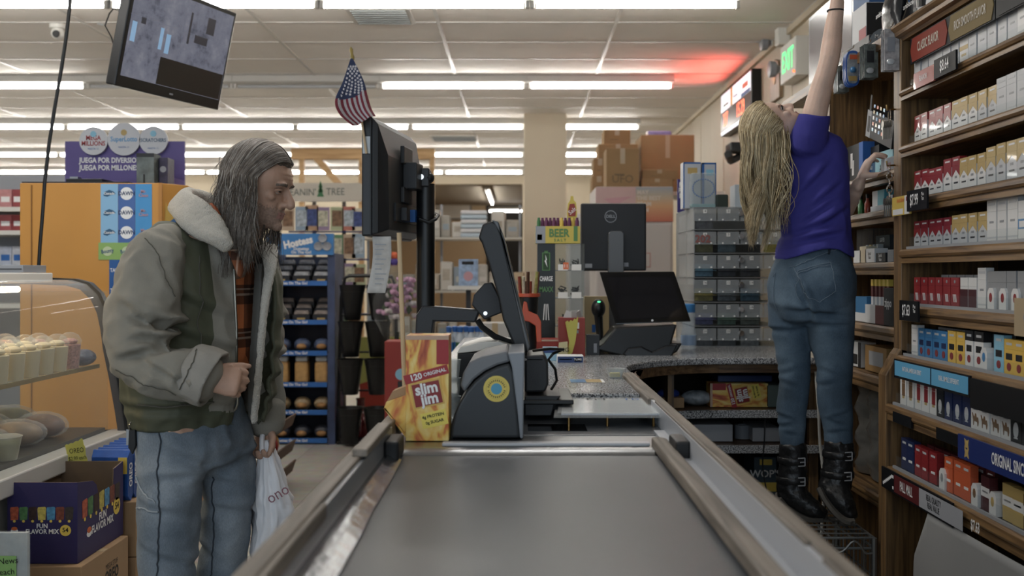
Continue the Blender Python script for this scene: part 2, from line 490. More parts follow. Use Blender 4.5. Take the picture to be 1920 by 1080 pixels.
 # =============================================================== man
YM0=3.10
def m_(x,y,d=0.0):return W(x,y,YM0+d)
KP=YM0/FX
TS=math.radians(35);T_side=V(math.sin(TS),math.cos(TS),0);T_fwd=V(math.cos(TS),-math.sin(TS),0)
MO=V(W(350,0,YM0).x,YM0,0)
hk=1.02
th_=math.radians(13);yw=math.radians(-9)
Hm=Matrix.Translation(V(-.802,YM0,1.418))@Matrix.Rotation(yw,4,'Z')@Matrix.Rotation(th_,4,'Y')
S=Shells()
head_shells(S,Hm,hk)
S.loft([(Hm@V(.0,0,.06),.055,.058),(Hm@V(-.02,0,.0),.056,.060),(m_(432,462),.062,.066),(m_(415,500),.09,.075)],20)
S.loft([(m_(405,478),.15,.065,T_side),(m_(385,520),.165,.085,T_side),(m_(375,600),.15,.09,T_side),(m_(368,680),.145,.095,T_side),(m_(366,760),.125,.085,T_side),(m_(368,815),.13,.09,T_side)],26)
near_arm=[(305,470,-.15),(285,520,-.19),(272,590,-.235),(270,655,-.26),(272,680,-.265),(300,695,-.27),(350,702,-.275),(380,709,-.27)]
for a,r in((near_arm,(.058,.055,.048,.043,.042,.042,.038,.031)),):S.loft([(m_(*q),r[i],r[i])for i,q in enumerate(a)],16)
far_arm=[(462,480,.17),(484,560,.19),(486,640,.19),(490,720,.17),(495,785,.15)]
S.loft([(m_(*q),r,r)for q,r in zip(far_arm,(.056,.050,.043,.038,.031))],16)
legN=[(335,800,-.08),(326,900,-.08),(318,1000,-.08),(313,1080,-.07),(311,1200,-.06),(311,1285,-.06)]
legF=[(410,800,.08),(424,900,.09),(420,1000,.10),(414,1080,.11),(410,1200,.11),(409,1285,.11)]
for a in(legN,legF):S.loft([(m_(*q),r,r)for q,r in zip(a,(.085,.075,.06,.055,.05,.045))],16)
hand_shells(S,m_(384,710,-.27),V(.985,.02,-.10),V(-.05,.95,-.3),V(.15,.35,.95),1.02,((.85,1.5,.9),(.95,1.5,.9),(1.05,1.5,.9),(1.1,1.5,.9)),(.85,.42,.35),.25,.02)
hand_shells(S,m_(495,790,.15),V(.08,-.05,-1),V(-.5,-.85,0),V(.85,-.5,0),.98,((.5,1.3,.9),(.55,1.35,.9),(.6,1.35,.9),(.7,1.3,.8)),(.75,.45,.3),.4,.02)
me=S.fuse(.0042,2)
carve_face(me,Hm,hk,True)
Mi_=np.array(Hm.inverted())
def man_pick(c):
 l=(c@Mi_[:3,:3].T+Mi_[:3,3])/hk;k=np.zeros(len(c))
 hd=(l[:,2]>-.02)&(np.abs(l[:,1])<.1)&(l[:,0]>.0)
 rs=np.random.RandomState(1).rand(len(c))*.014-.007;k[hd&(l[:,2]+rs<.064-.25*np.maximum(0,.05-l[:,0])*0)&~((l[:,2]>.060)&(l[:,0]>.1))]=1
 k[hd&(l[:,0]>.078)&(np.abs(l[:,1])<.021)&(l[:,2]>.034)&(l[:,2]<.055)]=2
 k[hd&(l[:,0]>.055)&(np.abs(l[:,1])>.010)&(np.abs(l[:,1])<.050)&(l[:,2]>.1295-.06*np.abs(np.abs(l[:,1])-.028))&(l[:,2]<.1385-.12*np.abs(np.abs(l[:,1])-.028))]=3
 return k
SK=skin_mat('weathered skin','#b58d75','#8a5f4c')
man=finish(me,'person',[SK,mat('stubbled skin','#9a7d6c',.75,vary=.22,vscale=160),mat('dry lips','#a5756a',.5),mat('grey brown eyebrow','#75655a',.9)],None,MO,man_pick)
man.location=MO
tag(man,'long haired man in an olive jacket leaning over the lane with a carrier bag','person')
for s_ in(-1,1):
 b=B();b.M=Matrix.Translation(-MO);p=Hm@(V(.0685,s_*.030,.1138)*hk);b.sphere(p,.0105*hk,mat('eye white','#b9b0a8',.2),10);q=Hm@(V(.0752,s_*.031,.1122)*hk);b.sphere(q,.0060*hk,mat('dark iris','#20180f',.1),8);b.build('eye',man,smooth=True)
 b=B();b.M=Matrix.Translation(-MO);b.tube(bez([Hm@(V(x,s_*y,z)*hk)for x,y,z in((.074,.016,.113),(.0805,.026,.1175),(.079,.036,.1175),(.068,.046,.1135))],9),.0036,SK,6);b.tube(bez([Hm@(V(x,s_*y,z)*hk)for x,y,z in((.073,.017,.1120),(.0785,.027,.1085),(.077,.036,.1085),(.067,.046,.1120))],9),.0022,SK,6);b.build('eyelid',man,smooth=True)
 # ---- jacket
M_sleeve=mat('faded khaki canvas','#8b877c',.9,vary=.10,vscale=9,bump=.25,bscale=500)
M_olive=mat('dark olive nylon','#4f523f',.62,vary=.08,vscale=7,bump=.08,bscale=300)
M_seam=mat('seam stitching','#55534a',.9)
M_line=mat('grey lining','#4f4e4a',.8,vary=.08,vscale=20)
def sherpa():
 m=mat('sherpa fleece','#d6d1c6',.95,vary=.06,vscale=130,bump=1.0,bscale=330);return m
M_sherpa=sherpa()
S=Shells()
jk=[(395,430,.10,.055),(390,446,.165,.095),(378,475,.205,.125),(370,520,.225,.140),(366,580,.225,.148),(364,640,.222,.150),(362,700,.218,.150),(360,745,.212,.150),(358,770,.200,.142),(357,786,.190,.136),(356,800,.186,.130)]
S.loft([(m_(x,y),a,b_,T_side)for x,y,a,b_ in jk],36,2.2)
me=S.fuse(.0075,3)
wrinkle(me,.007,9,(1,1,.55),3.1)
folds(me,[(m_(330,560,-.2),(.5,0,.85),.016,(.85,-.2,-.5),.12,.010),(m_(350,640,-.2),(.4,0,.9),.016,(.9,-.2,-.4),.12,.010),(m_(390,720,-.2),(.2,0,.97),.014,(.97,-.3,0),.12,.010),(m_(330,770,-.18),(0,0,1),.012,(1,0,0),.2,.010),(m_(395,520,-.2),(.9,0,.3),.014,(-.3,0,.9),.14,.008)])
co,no=mesh_np(me);uu=co@np.array(T_side);hm=np.clip((CH-(768-CY)*KP-co[:,2])/.02,0,1);set_np(me,co+no*(hm*(.0022*np.sin(uu*120)-.005))[:,None])
bm=bmesh.new();bm.from_mesh(me);cx0=m_(365,600)
bmesh.ops.bisect_plane(bm,geom=bm.verts[:]+bm.edges[:]+bm.faces[:],plane_co=cx0-T_side*.045,plane_no=T_side)
kill=[]
for f in bm.faces:
 c=f.calc_center_median();r=c-cx0;u,v=r.dot(T_side),r.dot(T_fwd);hz=(c.z-.80)/.6
 if v>.03 and(.042-.02*hz)<u<(.120+.02*hz):kill.append(f)
 elif c.z>m_(0,452).z and v>-.02 and abs(u)<.10:kill.append(f)
 elif c.z<m_(0,796).z:kill.append(f)
bmesh.ops.delete(bm,geom=kill,context='FACES');trim_edge(bm)
for v in bm.verts:
 r=v.co-cx0;u,w_=r.dot(T_side),r.dot(T_fwd)
 if u>.05 and w_>-.03:
  k=min(1,(w_+.03)/.1);v.co+=T_fwd*.055*k+V(.015,0,0)*k
ne=sorted([v.co.copy()for v in bm.verts if v.is_boundary and .82<v.co.z<1.32 and-.02<(v.co-cx0).dot(T_side)<.085],key=lambda q:-q.z)
ne=[sum(ne[i:i+12],Vector())/len(ne[i:i+12])for i in range(0,len(ne),12)]
bm.to_mesh(me);bm.free()
def jpick(c):
 x=CX+c[:,0]*FX/c[:,1];y=CY-(c[:,2]-CH)*FX/c[:,1];k=np.zeros(len(c))
 u=(c-np.array(cx0))@np.array(T_side);v=(c-np.array(cx0))@np.array(T_fwd);k[:]=1
 k[(u>-.045)&(u<.06)&(v>.03)&(y<772)]=0
 return k
jacket=finish(me,'jacket',[M_sleeve,M_olive,M_seam,M_line],man,MO,jpick);part(jacket,'open olive and khaki jacket with elastic hem')
md=jacket.modifiers.new('t','SOLIDIFY');md.thickness=.012;md.offset=-1;md.material_offset=0
def sleeve(secs,nm,lab,amp,fl,cuff):
 S=Shells();S.loft([(m_(x,y,d),a,b_)for x,y,d,a,b_ in secs],26);me=S.fuse(.008,2)
 wrinkle(me,amp*1.3,11,(1,1,1),7.7);folds(me,fl,1.5)
 return me
secsN=[(318,452,-.13,.055,.055),(300,470,-.165,.075,.080),(282,515,-.20,.085,.092),(268,570,-.235,.088,.098),(263,625,-.255,.090,.098),(268,668,-.27,.088,.090),(296,690,-.275,.084,.084),(340,698,-.28,.078,.076),(368,704,-.275,.072,.074),(384,708,-.27,.066,.070)]
fl=[(m_(285,610,-.35),(.35,0,.95),.012,(.95,0,-.3),.07,.018),(m_(295,640,-.35),(.1,0,1),.012,(1,0,0),.07,.018),(m_(275,660,-.35),(-.3,0,.95),.012,(.95,0,.3),.08,.014),(m_(310,625,-.35),(.7,0,.7),.010,(.7,0,-.7),.05,.014),(m_(255,585,-.33),(.3,0,.95),.014,(.95,0,-.2),.06,.010),(m_(350,690,-.35),(.9,0,-.3),.012,(.3,0,.9),.06,.008),(m_(300,700,-.36),(.5,0,.8),.010,(.8,0,-.5),.08,.008)]
me=sleeve(secsN,'sleeve','',.006,fl,0)
def spick(c):
 return np.zeros(len(c))
 x=CX+c[:,0]*FX/c[:,1];y=CY-(c[:,2]-CH)*FX/c[:,1];k=np.zeros(len(c));q=(x-372)-(y-660)*-.50
 k[(np.abs(q-14)<1.8)&(y>640)&(y<780)]=1
 k[(np.abs((y-745)-(x-260)*.32+22)<1.3)&(x<330)&(x>215)]=1
 return k
sl=finish(me,'sleeve',[M_sleeve,M_seam],jacket,MO,spick)
def cut_end(me,p,n):
 bm=bmesh.new();bm.from_mesh(me);n=Vector(n)
 bmesh.ops.delete(bm,geom=[f for f in bm.faces if(f.calc_center_median()-p).dot(n)>0],context='FACES');trim_edge(bm,8);bm.to_mesh(me);bm.free()
S=Shells();S.loft([(m_(360,697,-.277),.078,.081),(m_(380,704,-.274),.081,.083),(m_(402,712,-.270),.082,.084),(m_(430,722,-.27),.080,.082)],26);me=S.fuse(.006,2);wrinkle(me,.003,14,(1,1,1),2);cut_end(me,m_(403,709,-.27),(.90,0,-.42));cut_end(me,m_(352,690,-.27),(-.90,0,.42))
cf=finish(me,'cuff',[mat('worn khaki cuff','#96928a',.9,vary=.10,vscale=12,bump=.25,bscale=500)],jacket,MO);md=cf.modifiers.new('t','SOLIDIFY');md.thickness=.009;md.offset=-1
par_org=MO
onsurf(cf,bez([m_(366,640,-.33),m_(357,672,-.37),m_(348,700,-.37),m_(338,730,-.34)],24),M_seam,'cuff_seam',.0015,cf)
onsurf(sl,bez([m_(222,690,-.33),m_(250,715,-.36),m_(285,735,-.36),m_(325,748,-.34)],26),M_seam,'arm_seam',.0014,sl)
onsurf(sl,bez([m_(272,445,-.24),m_(298,475,-.27),m_(318,515,-.28),m_(328,555,-.26)],26),M_seam,'shoulder_seam',.0014,sl)
onsurf(jacket,bez([m_(400,462,-.2),m_(403,540,-.22),m_(402,620,-.22),m_(396,716,-.2)],40),M_seam,'front_seam',.0016,jacket)
onsurf(jacket,bez([m_(255,758,-.2),m_(300,768,-.2),m_(360,774,-.2),m_(418,778,-.16)],40),M_seam,'hem_seam',.0025,jacket)
secsF=[(452,462,.13,.06,.06),(472,485,.165,.072,.078),(485,540,.18,.066,.078),(490,610,.185,.062,.072),(492,680,.18,.060,.068),(496,745,.165,.055,.064),(498,792,.155,.050,.058)]
me=sleeve(secsF,'sleeve','',.005,[(m_(500,600,.1),(.2,0,1),.014,(1,0,0),.08,.012),(m_(500,680,.1),(-.2,0,1),.014,(1,0,0),.08,.012)],0);finish(me,'sleeve',[M_sleeve],jacket,MO)
S=Shells();S.loft([(m_(496,758,.16),.058,.066),(m_(498,797,.155),.055,.062)],22);me=S.fuse(.007,2);finish(me,'cuff',[M_sleeve],jacket,MO)
def slab(inner,outer,th,nm,m,parent,n=30,bulge=.0,k=8,fuzz=.0018):
 I,O=bez(inner,n),bez(outer,n);S=Shells();rg=[]
 for a,c in zip(I,O):
  mid=(a+c)/2;ax=(c-a);L_=ax.length/2;ax.normalize()
  t=None;rg.append((mid,L_,ax))
 secs=[(q[0],q[1],th,q[2])for q in rg];S.loft(secs,20,2.6);me=S.fuse(.0065,2)
 if fuzz:wrinkle(me,fuzz,75,(1,1,1),1.0,None,False)
 return finish(me,nm,[m],parent,MO)
cin=[m_(462,440,.13),m_(400,372,.12),m_(360,358,.06),m_(358,362,-.02),m_(378,372,-.085),m_(402,400,-.12),m_(418,432,-.15),m_(428,455,-.165)]
cout=[m_(470,480,.16),m_(395,400,.19),m_(330,392,.12),m_(324,402,.0),m_(338,424,-.12),m_(372,448,-.18),m_(405,460,-.205),m_(424,470,-.195)]
o=slab(cin,cout,.022,'collar',M_sherpa,jacket);part(o,'cream fleece collar')
lin_=[m_(486,455,.04),m_(496,500,-.02),m_(490,570,-.06),m_(484,650,-.08),m_(478,720,-.09),m_(472,790,-.09)]
lout=[m_(520,470,.03),m_(517,505,-.03),m_(503,570,-.07),m_(494,650,-.09),m_(488,720,-.10),m_(480,792,-.10)]
o=slab(lin_,lout,.012,'lapel',M_sherpa,jacket);part(o,'cream fleece inner edge of the far front')
fin=[m_(478,500,.01),m_(474,570,-.02),m_(470,650,-.04),m_(466,720,-.05),m_(468,785,-.06)]
fo=[m_(492,490,-.015),m_(489,570,-.055),m_(483,650,-.075),m_(477,720,-.085),m_(473,786,-.085)]
o=slab(fin,fo,.006,'lining',M_line,jacket,fuzz=0);part(o,'plain grey lining')
zp=bez([q+V(.002,-.003,0)for q in ne],40)
b=B();b.M=Matrix.Translation(-MO);b.tube(zp,.0035,mat('dull zip metal','#8a867a',.35,metal=1),6);b.build('zip',jacket,smooth=True)
b=B();b.M=Matrix.Translation(-MO);b.tube([zp[-1],zp[-1]+V(-.006,-.006,-.02)],.004,mat('dull zip metal','#8a867a',.35,metal=1),6);b.build('zip_pull',jacket,smooth=True)
S=Shells();S.loft([(m_(424,440,.03),.08,.055,T_side),(m_(417,470,.04),.115,.078,T_side),(m_(410,520,.04),.130,.098,T_side),(m_(405,600,.04),.130,.102,T_side),(m_(400,660,.04),.126,.10,T_side),(m_(394,722,.04),.12,.092,T_side)],30)
me=S.fuse(.009,2);wrinkle(me,.005,13,(1,1,.5),5);folds(me,[(m_(452,560,-.1),(1,0,.1),.012,(0,0,1),.12,.010)])
shirt=finish(me,'shirt',[plaid_mat()],man,MO);part(shirt,'orange and black plaid shirt')
b=B();b.M=Matrix.Translation(-MO)
q=[m_(440,478,-.13),m_(450,520,-.14),m_(468,500,-.10),m_(470,470,-.05)]
b.prism([(0,0),(1,0),(1,1)],'z',0,.001,M_line)if False else None
b.ring_loft([[m_(428,470,-.14),m_(446,515,-.15),m_(452,522,-.145)],[m_(452,462,-.10),m_(455,492,-.13),m_(457,508,-.135)]],mat('orange plaid flannel','#cf6f2c'),close=False,cap=False);o=b.build('shirt_collar',shirt,smooth=True);md=o.modifiers.new('t','SOLIDIFY');md.thickness=.005
b=B();b.M=Matrix.Translation(-MO);b.tube(bez([m_(396,385,-.07),m_(405,402,-.11),m_(414,425,-.13)],8),[.008,.011,.012,.012,.012,.011,.010,.006],mat('rust cloth','#9a4a1c',.9),8);b.build('shirt_edge',shirt,smooth=True)
M_den=denim_mat('pale worn denim','#74818e','#96a1ab','#586674')
def legs_mesh(hips,A,C,amp,seed,fl,vox=.008):
 S=Shells();S.loft(hips,30,2.2)
 for q in(A,C):S.loft(q,26,2.1)
 me=S.fuse(vox,3);wrinkle(me,amp,8,(1,1,.8),seed);folds(me,fl);return me
hips=[(m_(364,752),.150,.112,T_side),(m_(364,790),.163,.122,T_side),(m_(366,832),.176,.136,T_side)]
A=[(m_(330,810,-.07),.098,.115),(m_(324,860,-.08),.096,.102),(m_(320,930,-.085),.094,.092),(m_(316,1000,-.085),.088,.085),(m_(312,1080,-.08),.082,.080),(m_(310,1200,-.07),.080,.078),(m_(310,1296,-.06),.078,.080)]
C=[(m_(404,810,.06),.100,.110),(m_(424,860,.075),.094,.088),(m_(429,920,.085),.092,.078),(m_(424,1000,.095),.086,.074),(m_(415,1080,.10),.080,.073),(m_(410,1200,.11),.078,.074),(m_(409,1296,.11),.076,.078)]
fl=[(m_(330,900,-.17),(0,0,1),.014,(1,0,-.1),.06,.010),(m_(350,870,-.17),(.5,0,.8),.014,(.9,0,-.4),.08,.010),(m_(440,870,0),(-.4,0,.9),.012,(.9,0,.4),.07,.012),(m_(420,905,0),(.3,0,.9),.012,(.9,0,-.3),.06,.008),(m_(430,960,0),(.2,0,.9),.014,(.9,0,-.2),.06,.008),(m_(300,960,-.17),(.2,0,.9),.014,(.9,0,.3),.06,.008),(m_(320,1060,-.17),(.4,0,.9),.014,(.9,0,.3),.07,.008)]
me=legs_mesh(hips,A,C,.006,12,fl)
jeans=finish(me,'jeans',[M_den],man,MO);part(jeans,'loose faded blue jeans')
par_org=MO
M_st=mat('denim seam','#39424e',.9);M_stl=mat('pale denim edge','#8d97a0',.9)
onsurf(jeans,bez([m_(284,790,-.20),m_(292,880,-.19),m_(298,960,-.18),m_(296,1040,-.17),m_(294,1090,-.16)],40),M_st,'side_seam',.0022,jeans)
onsurf(jeans,bez([m_(266,892,-.13),m_(274,922,-.15),m_(294,940,-.17)],16),M_stl,'pocket_edge',.003,jeans)
onsurf(jeans,bez([m_(264,952,-.13),m_(280,957,-.15),m_(296,960,-.17)],16),M_stl,'pocket_edge',.003,jeans)
onsurf(jeans,bez([m_(400,890,.0),m_(404,960,.01),m_(400,1040,.02),m_(396,1085,.02)],30),M_st,'inner_seam',.0022,jeans)
for lg,dy in((legN,-.06),(legF,.11)):
 S=Shells();p=m_(lg[-1][0],1296,dy);S.loft([(V(p.x-.08,p.y,.045),.042,.045,V(0,1,0)),(V(p.x,p.y,.06),.046,.058,V(0,1,0)),(V(p.x+.10,p.y-.03,.042),.048,.040,V(0,1,0)),(V(p.x+.17,p.y-.05,.032),.038,.026,V(0,1,0))],18,2.4);me=S.fuse(.008,2);co,no=mesh_np(me);co[:,2]=np.maximum(co[:,2],.003);set_np(me,co);finish(me,'boot',[mat('brown work boot','#3c3027',.7)],man,MO)
 # ---- hair
def strands(paths,mats,nm,parent,org,n=9,sides=4):
 b=B();b.M=Matrix.Translation(-Vector(org))
 for pts,r0,mi in paths:
  P_=bez(pts,n);b.tube(P_,[r0*(1-.75*(i/(n-1))**2)for i in range(n)],mats[mi],sides)
 return b.build(nm,parent,smooth=True,auto=False)
G1,G2,G3,G4=(mat('hair '+n_,c,.55,vary=.25,vscale=60,spec=.35)for n_,c in(('charcoal','#4d453e'),('ash','#786f67'),('silver','#a09a92'),('umber','#64574b')))
rr=random.Random(42)
S=Shells()
ML=lambda x,y,z:Hm@(V(x,y,z)*hk)
rg=[]
for z,xf,xb,w_ in((.120,-.010,-.108,.082),(.150,.020,-.118,.086),(.170,.066,-.116,.084),(.190,.080,-.110,.078),(.210,.070,-.094,.066),(.226,.048,-.072,.050),(.238,.02,-.044,.03),(.243,.0,-.03,.012)):
 row=[]
 for i in range(26):
  a=2*PI*i/26;ca,sa=math.cos(a),math.sin(a);x=(xf if ca>0 else-xb)*ca;row.append(ML(x if ca>0 else-abs(x),w_*sa,z))
 rg.append(row)
S.rings(rg)
S.loft([(ML(-.035,0,.15),.088,.075,V(0,1,0)),(ML(-.045,0,.10),.094,.070,V(0,1,0)),(m_(447,410),.100,.066,V(0,1,0)),(m_(445,440,-.01),.112,.060,V(0,1,0)),(m_(450,462,-.02),.090,.036,V(0,1,0)),(m_(456,482,-.03),.06,.02,V(0,1,0))],26)
me=S.fuse(.007,3);wrinkle(me,.004,30,(1,1,.15),4)
hair=finish(me,'hair',[G4],man,MO);part(hair,'long grey brown wavy hair')
paths=[]
for i in range(1900):
 far=rr.random()<.30;s_=1 if far else-1
 part_x=rr.uniform(-.09,.085)
 zt_=.240-1.5*max(0,abs(part_x+.01)-.02)**1.35
 p0=(part_x,s_*rr.uniform(.0,.014),min(.242,zt_))
 part_x=rr.uniform(-.100,.086);sp=(part_x+.10)/.186
 x1=-.108+.128*sp+rr.uniform(-.01,.01);P_=[];lift=rr.uniform(1.0,1.05)
 for q,tau in enumerate((.12,.45,.85,1.25,1.6)):
  x=part_x+(x1-part_x)*(q/4)**(1.6 if sp>.6 else 1);gg=math.sqrt(max(.06,1-((x+.012)/.112)**2))*lift
  P_.append(ML(x,s_*.089*gg*math.sin(tau)*(1+.0*q),.142+.105*gg*math.cos(tau)))
 e=P_[-1];sp2=min(1,max(0,(CX+e.x*FX/YM0-420)/75));L_=rr.uniform(.10,.33)*(1-.15*sp2);cl=int(sp2*9+rr.uniform(-.5,.5))*1.7+(2 if far else 0);ph=cl+rr.uniform(-.5,.5);wv_=rr.uniform(.004,.010)
 xt=W(418+88*(round(sp2*8+rr.uniform(-.3,.3))/8)+rr.gauss(0,4),0,YM0).x
 for k in range(1,5):
  f=k/4;P_.append(V(e.x+(xt-e.x)*f*.55+wv_*f*1.4*math.sin(ph+5.5*f),e.y+s_*.012*math.sin(f*3)+wv_*f*math.cos(ph+4.5*f)-(.03*f if not far else 0),e.z-L_*f))
 paths.append((P_,rr.uniform(.0007,.0016),rr.choices((0,1,2,3),(.26,.34,.18,.22))[0]))
strands(paths,[G1,G2,G3,G4],'hair_strands',hair,MO,15)
paths=[]
for i in range(60):
 if i<34:
  a=ML(-.095,rr.uniform(-.05,.02),rr.uniform(.06,.19));P_=[a,a+V(-rr.uniform(.01,.03),-.01,-.005),a+V(-rr.uniform(.02,.045),-.012,-.04),a+V(-rr.uniform(.0,.04),-.015,-.09)];paths.append((P_,.0008,rr.choice((1,2))))
 else:
  a=ML(rr.uniform(.02,.075),rr.uniform(-.05,.03),rr.uniform(.0,.02));P_=[a,a+V(rr.uniform(-.01,.01),0,-.03),a+V(rr.uniform(-.02,.015),0,-.065),a+V(rr.uniform(-.03,.03),0,-.10)];paths.append((P_,.0012,rr.choice((0,3,1))))
strands(paths,[G1,G2,G3,G4],'hair_strands',hair,MO,9)
bo=m_(505,1060,.12)
t=thing('carrier_bag','crumpled white plastic carrier bag held in the man\'s far hand','bag',(bo.x,bo.y,bo.z))
S=[];secs=[(498,826,.012,.016),(500,840,.020,.022),(504,870,.034,.034),(508,905,.046,.045),(512,940,.058,.055),(515,975,.062,.06),(508,1010,.052,.058),(500,1040,.045,.05),(495,1062,.030,.04)]
b=B();rings=[]
ctr=bez([m_(x,y,.13)for x,y,a,c in secs],40)
for i,c in enumerate(ctr):
 f=i/39*(len(secs)-1);k=min(int(f),len(secs)-2);f-=k;ra=secs[k][2]*(1-f)+secs[k+1][2]*f;rb=secs[k][3]*(1-f)+secs[k+1][3]*f;row=[]
 for j in range(48):
  a=2*PI*j/48;q=V(3.4*math.cos(a),3.4*math.sin(a),c.z*6+.8*math.sin(2*a));nn_=1+.40*(mnoise.noise(q)-.1)+.34*(.4-abs(mnoise.noise(q*2.3)))+.16*(.4-abs(mnoise.noise(q*5)))
  row.append(c+V(ra*math.cos(a)*nn_,rb*math.sin(a)*nn_,.008*mnoise.noise(q*1.7))-bo)
 rings.append(row)
b.ring_loft(rings,mat('thin white plastic','#e2e2e6',.38,spec=.5));b.build('bag',t,smooth=True,auto=False)
b=B();b.tube(bez([m_(492,850,.10)-bo,m_(491,826,.11)-bo,m_(494,812,.13)-bo,m_(500,820,.16)-bo,m_(503,850,.16)-bo],12),.008,mat('thin white plastic','#c9c9ce'),8);b.build('handle',t,smooth=True)
text('ono',.050,mat('faint red print','#8f5a66',.6),m_(521,926,.045)-bo,(.85,0,.5),(-.5,0,.85),t,squash=.9)
t=thing('belt_keys','bunch of keys and a black fob hanging at the man\'s hip','keys',m_(254,768,-.12));t0=Vector(t.location)
b=B();b.tube([V(.004,0,.03),V(.0,-.01,.0),V(-.002,-.012,-.03)],.004,M_chrome,8);b.build('clip',t,smooth=True);b=B();b.tube([V(-.004,.014*math.cos(a),-.045+.014*math.sin(a))+V(.014*math.cos(a)*.6,0,0)for a in[k*PI/6 for k in range(13)]],.0022,M_chrome,6);b.build('ring',t,smooth=True)
b=B();b.prism([(-.012,-.105),(.0,-.125),(.010,-.10),(.008,-.055),(-.010,-.055)],'y',-.025,-.013,M_black);b.build('fob',t,bevel=.002)
for k in range(3):b=B();b.box((-.022+.008*k,-.012+.005*k,-.10),(-.014+.008*k,-.010+.005*k,-.055),M_steel);b.build('key',t)
# =============================================================== woman
YW0=3.75
def w_(x,y,d=0.0):return W(x,y,YW0+d)
WO=V(W(1520,0,YW0).x,YW0,0)
fa=math.radians(30);Wf=V(math.sin(fa),math.cos(fa),0);Ws=V(math.cos(fa),-math.sin(fa),0)
e_=math.radians(68);wk=.90
Hw=Matrix(((math.cos(e_),0,-math.sin(e_),1.013),(0,1,0,YW0+.02),(math.sin(e_),0,math.cos(e_),1.764),(0,0,0,1)))
S=Shells();head_shells(S,Hw,wk,True)
S.loft([(Hw@V(-.01,0,.05),.046,.050),(Hw@V(-.015,0,.0),.047,.050),(w_(1507,262,.02),.052,.055),(w_(1510,285,.02),.07,.06)],18)
S.loft([(w_(1512,268,.02),.105,.055,Ws),(w_(1517,310,.02),.125,.085,Ws),(w_(1523,370,.01),.110,.085,Ws),(w_(1530,440),.098,.080,Ws),(w_(1526,500),.125,.10,Ws),(w_(1522,560),.135,.11,Ws)],24)
armR=[(1520,268,-.05),(1525,235,-.07),(1528,212,-.075),(1538,172,-.08),(1549,135,-.085),(1555,112,-.085),(1559,85,-.07),(1563,50,-.05),(1568,20,-.035),(1570,2,-.03)]
S.loft([(w_(*q),r,r*1.02)for q,r in zip(armR,(.050,.046,.043,.0385,.034,.0345,.035,.031,.026,.024))],16)
armL=[(1492,290,.13),(1515,340,.19),(1545,395,.21),(1562,418,.19),(1585,392,.12),(1603,360,.05),(1611,343,.03)]
S.loft([(w_(*q),r,r)for q,r in zip(armL,(.046,.042,.037,.036,.035,.027,.024))],16)
LL=[(1482,600,.05),(1486,650,.05),(1490,700,.05),(1486,760,.05),(1486,830,.05),(1488,900,.05)]
LR=[(1553,600,-.03),(1561,650,-.03),(1564,700,-.03),(1566,760,-.03),(1571,830,-.03),(1568,895,-.03)]
for a in(LL,LR):S.loft([(w_(*q),r,r)for q,r in zip(a,(.055,.052,.042,.042,.034,.032))],16)
hand_shells(S,w_(1570,0,-.03),V(.1,.05,1),V(.9,.3,0),V(-.3,-.9,0),.92,((.3,.5,.3),)*4,(.6,.7,.3),.3,.06)
hand_shells(S,w_(1612,341,.03),V(.38,-.02,.93),V(.93,-.05,-.38),V(.05,-1,.05),.94,((.30,.95,.30),(.30,.95,.30),(.35,.95,.3),(.4,.95,.3)),(.35,.35,.75),.45,.08)
me=S.fuse(.0042,2);carve_face(me,Hw,wk)
Mw_=np.array(Hw.inverted())
def wom_pick(c):
 l=(c@Mw_[:3,:3].T+Mw_[:3,3])/wk;k=np.zeros(len(c));hd=(l[:,2]>.0)&(np.abs(l[:,1])<.1)&(l[:,0]>.03)
 k[hd&(l[:,0]>.080)&(np.abs(l[:,1])<.021)&(l[:,2]>.032)&(l[:,2]<.056)]=1
 k[hd&(l[:,0]>.055)&(np.abs(l[:,1])>.012)&(np.abs(l[:,1])<.048)&(l[:,2]>.1305)&(l[:,2]<.1365)]=2
 return k
SW=skin_mat('fair skin','#d3b09b','#a87c68')
wom=finish(me,'person',[SW,mat('soft lips','#a56a62',.4),mat('brown eyebrow','#6a5238',.9)],None,WO,wom_pick);wom.location=WO
tag(wom,'blond woman in a purple shirt reaching up to the oak shelves on tiptoe','person')
for s_ in(-1,1):
 b=B();b.M=Matrix.Translation(-WO);b.sphere(Hw@(V(.074,s_*.030,.1145)*wk),.0112*wk,mat('eye white','#b9b0a8'),10);b.sphere(Hw@(V(.081,s_*.0305,.115)*wk),.0058*wk,mat('dark iris','#20180f'),8);b.build('eye',wom,smooth=True)
 b=B();b.M=Matrix.Translation(-WO);b.tube(bez([Hw@(V(x,s_*y,z)*wk)for x,y,z in((.076,.016,.114),(.0855,.027,.120),(.083,.037,.119),(.070,.048,.114))],9),.0026,mat('dark lashes','#2a1d16',.8),6);b.build('eyelid',wom,smooth=True)
b=B();b.M=Matrix.Translation(-WO);q=w_(1566,20,-.035);b.tube([q+V(.028*math.cos(a),.028*math.sin(a),.001*math.sin(a))for a in[k*PI/10 for k in range(21)]],.0028,M_dark,6);part(b.build('wrist_band',wom,smooth=True),'thin dark wrist band')
M_tee=mat('purple jersey','#35338a',.85,vary=.06,vscale=10,bump=.15,bscale=500)
S=Shells()
S.loft([(w_(1511,250,.02),.075,.050,Ws),(w_(1513,268,.02),.122,.068,Ws),(w_(1516,295,.02),.138,.092,Ws),(w_(1520,330,.015),.138,.104,Ws),(w_(1524,370,.01),.130,.104,Ws),(w_(1528,410),.122,.10,Ws),(w_(1530,445),.124,.102,Ws),(w_(1527,470),.138,.112,Ws),(w_(1526,487),.142,.116,Ws)],32)
S.loft([(w_(1513,275,-.04),.066,.066),(w_(1520,250,-.06),.064,.064),(w_(1526,225,-.072),.056,.056),(w_(1529,212,-.076),.050,.050)],22)
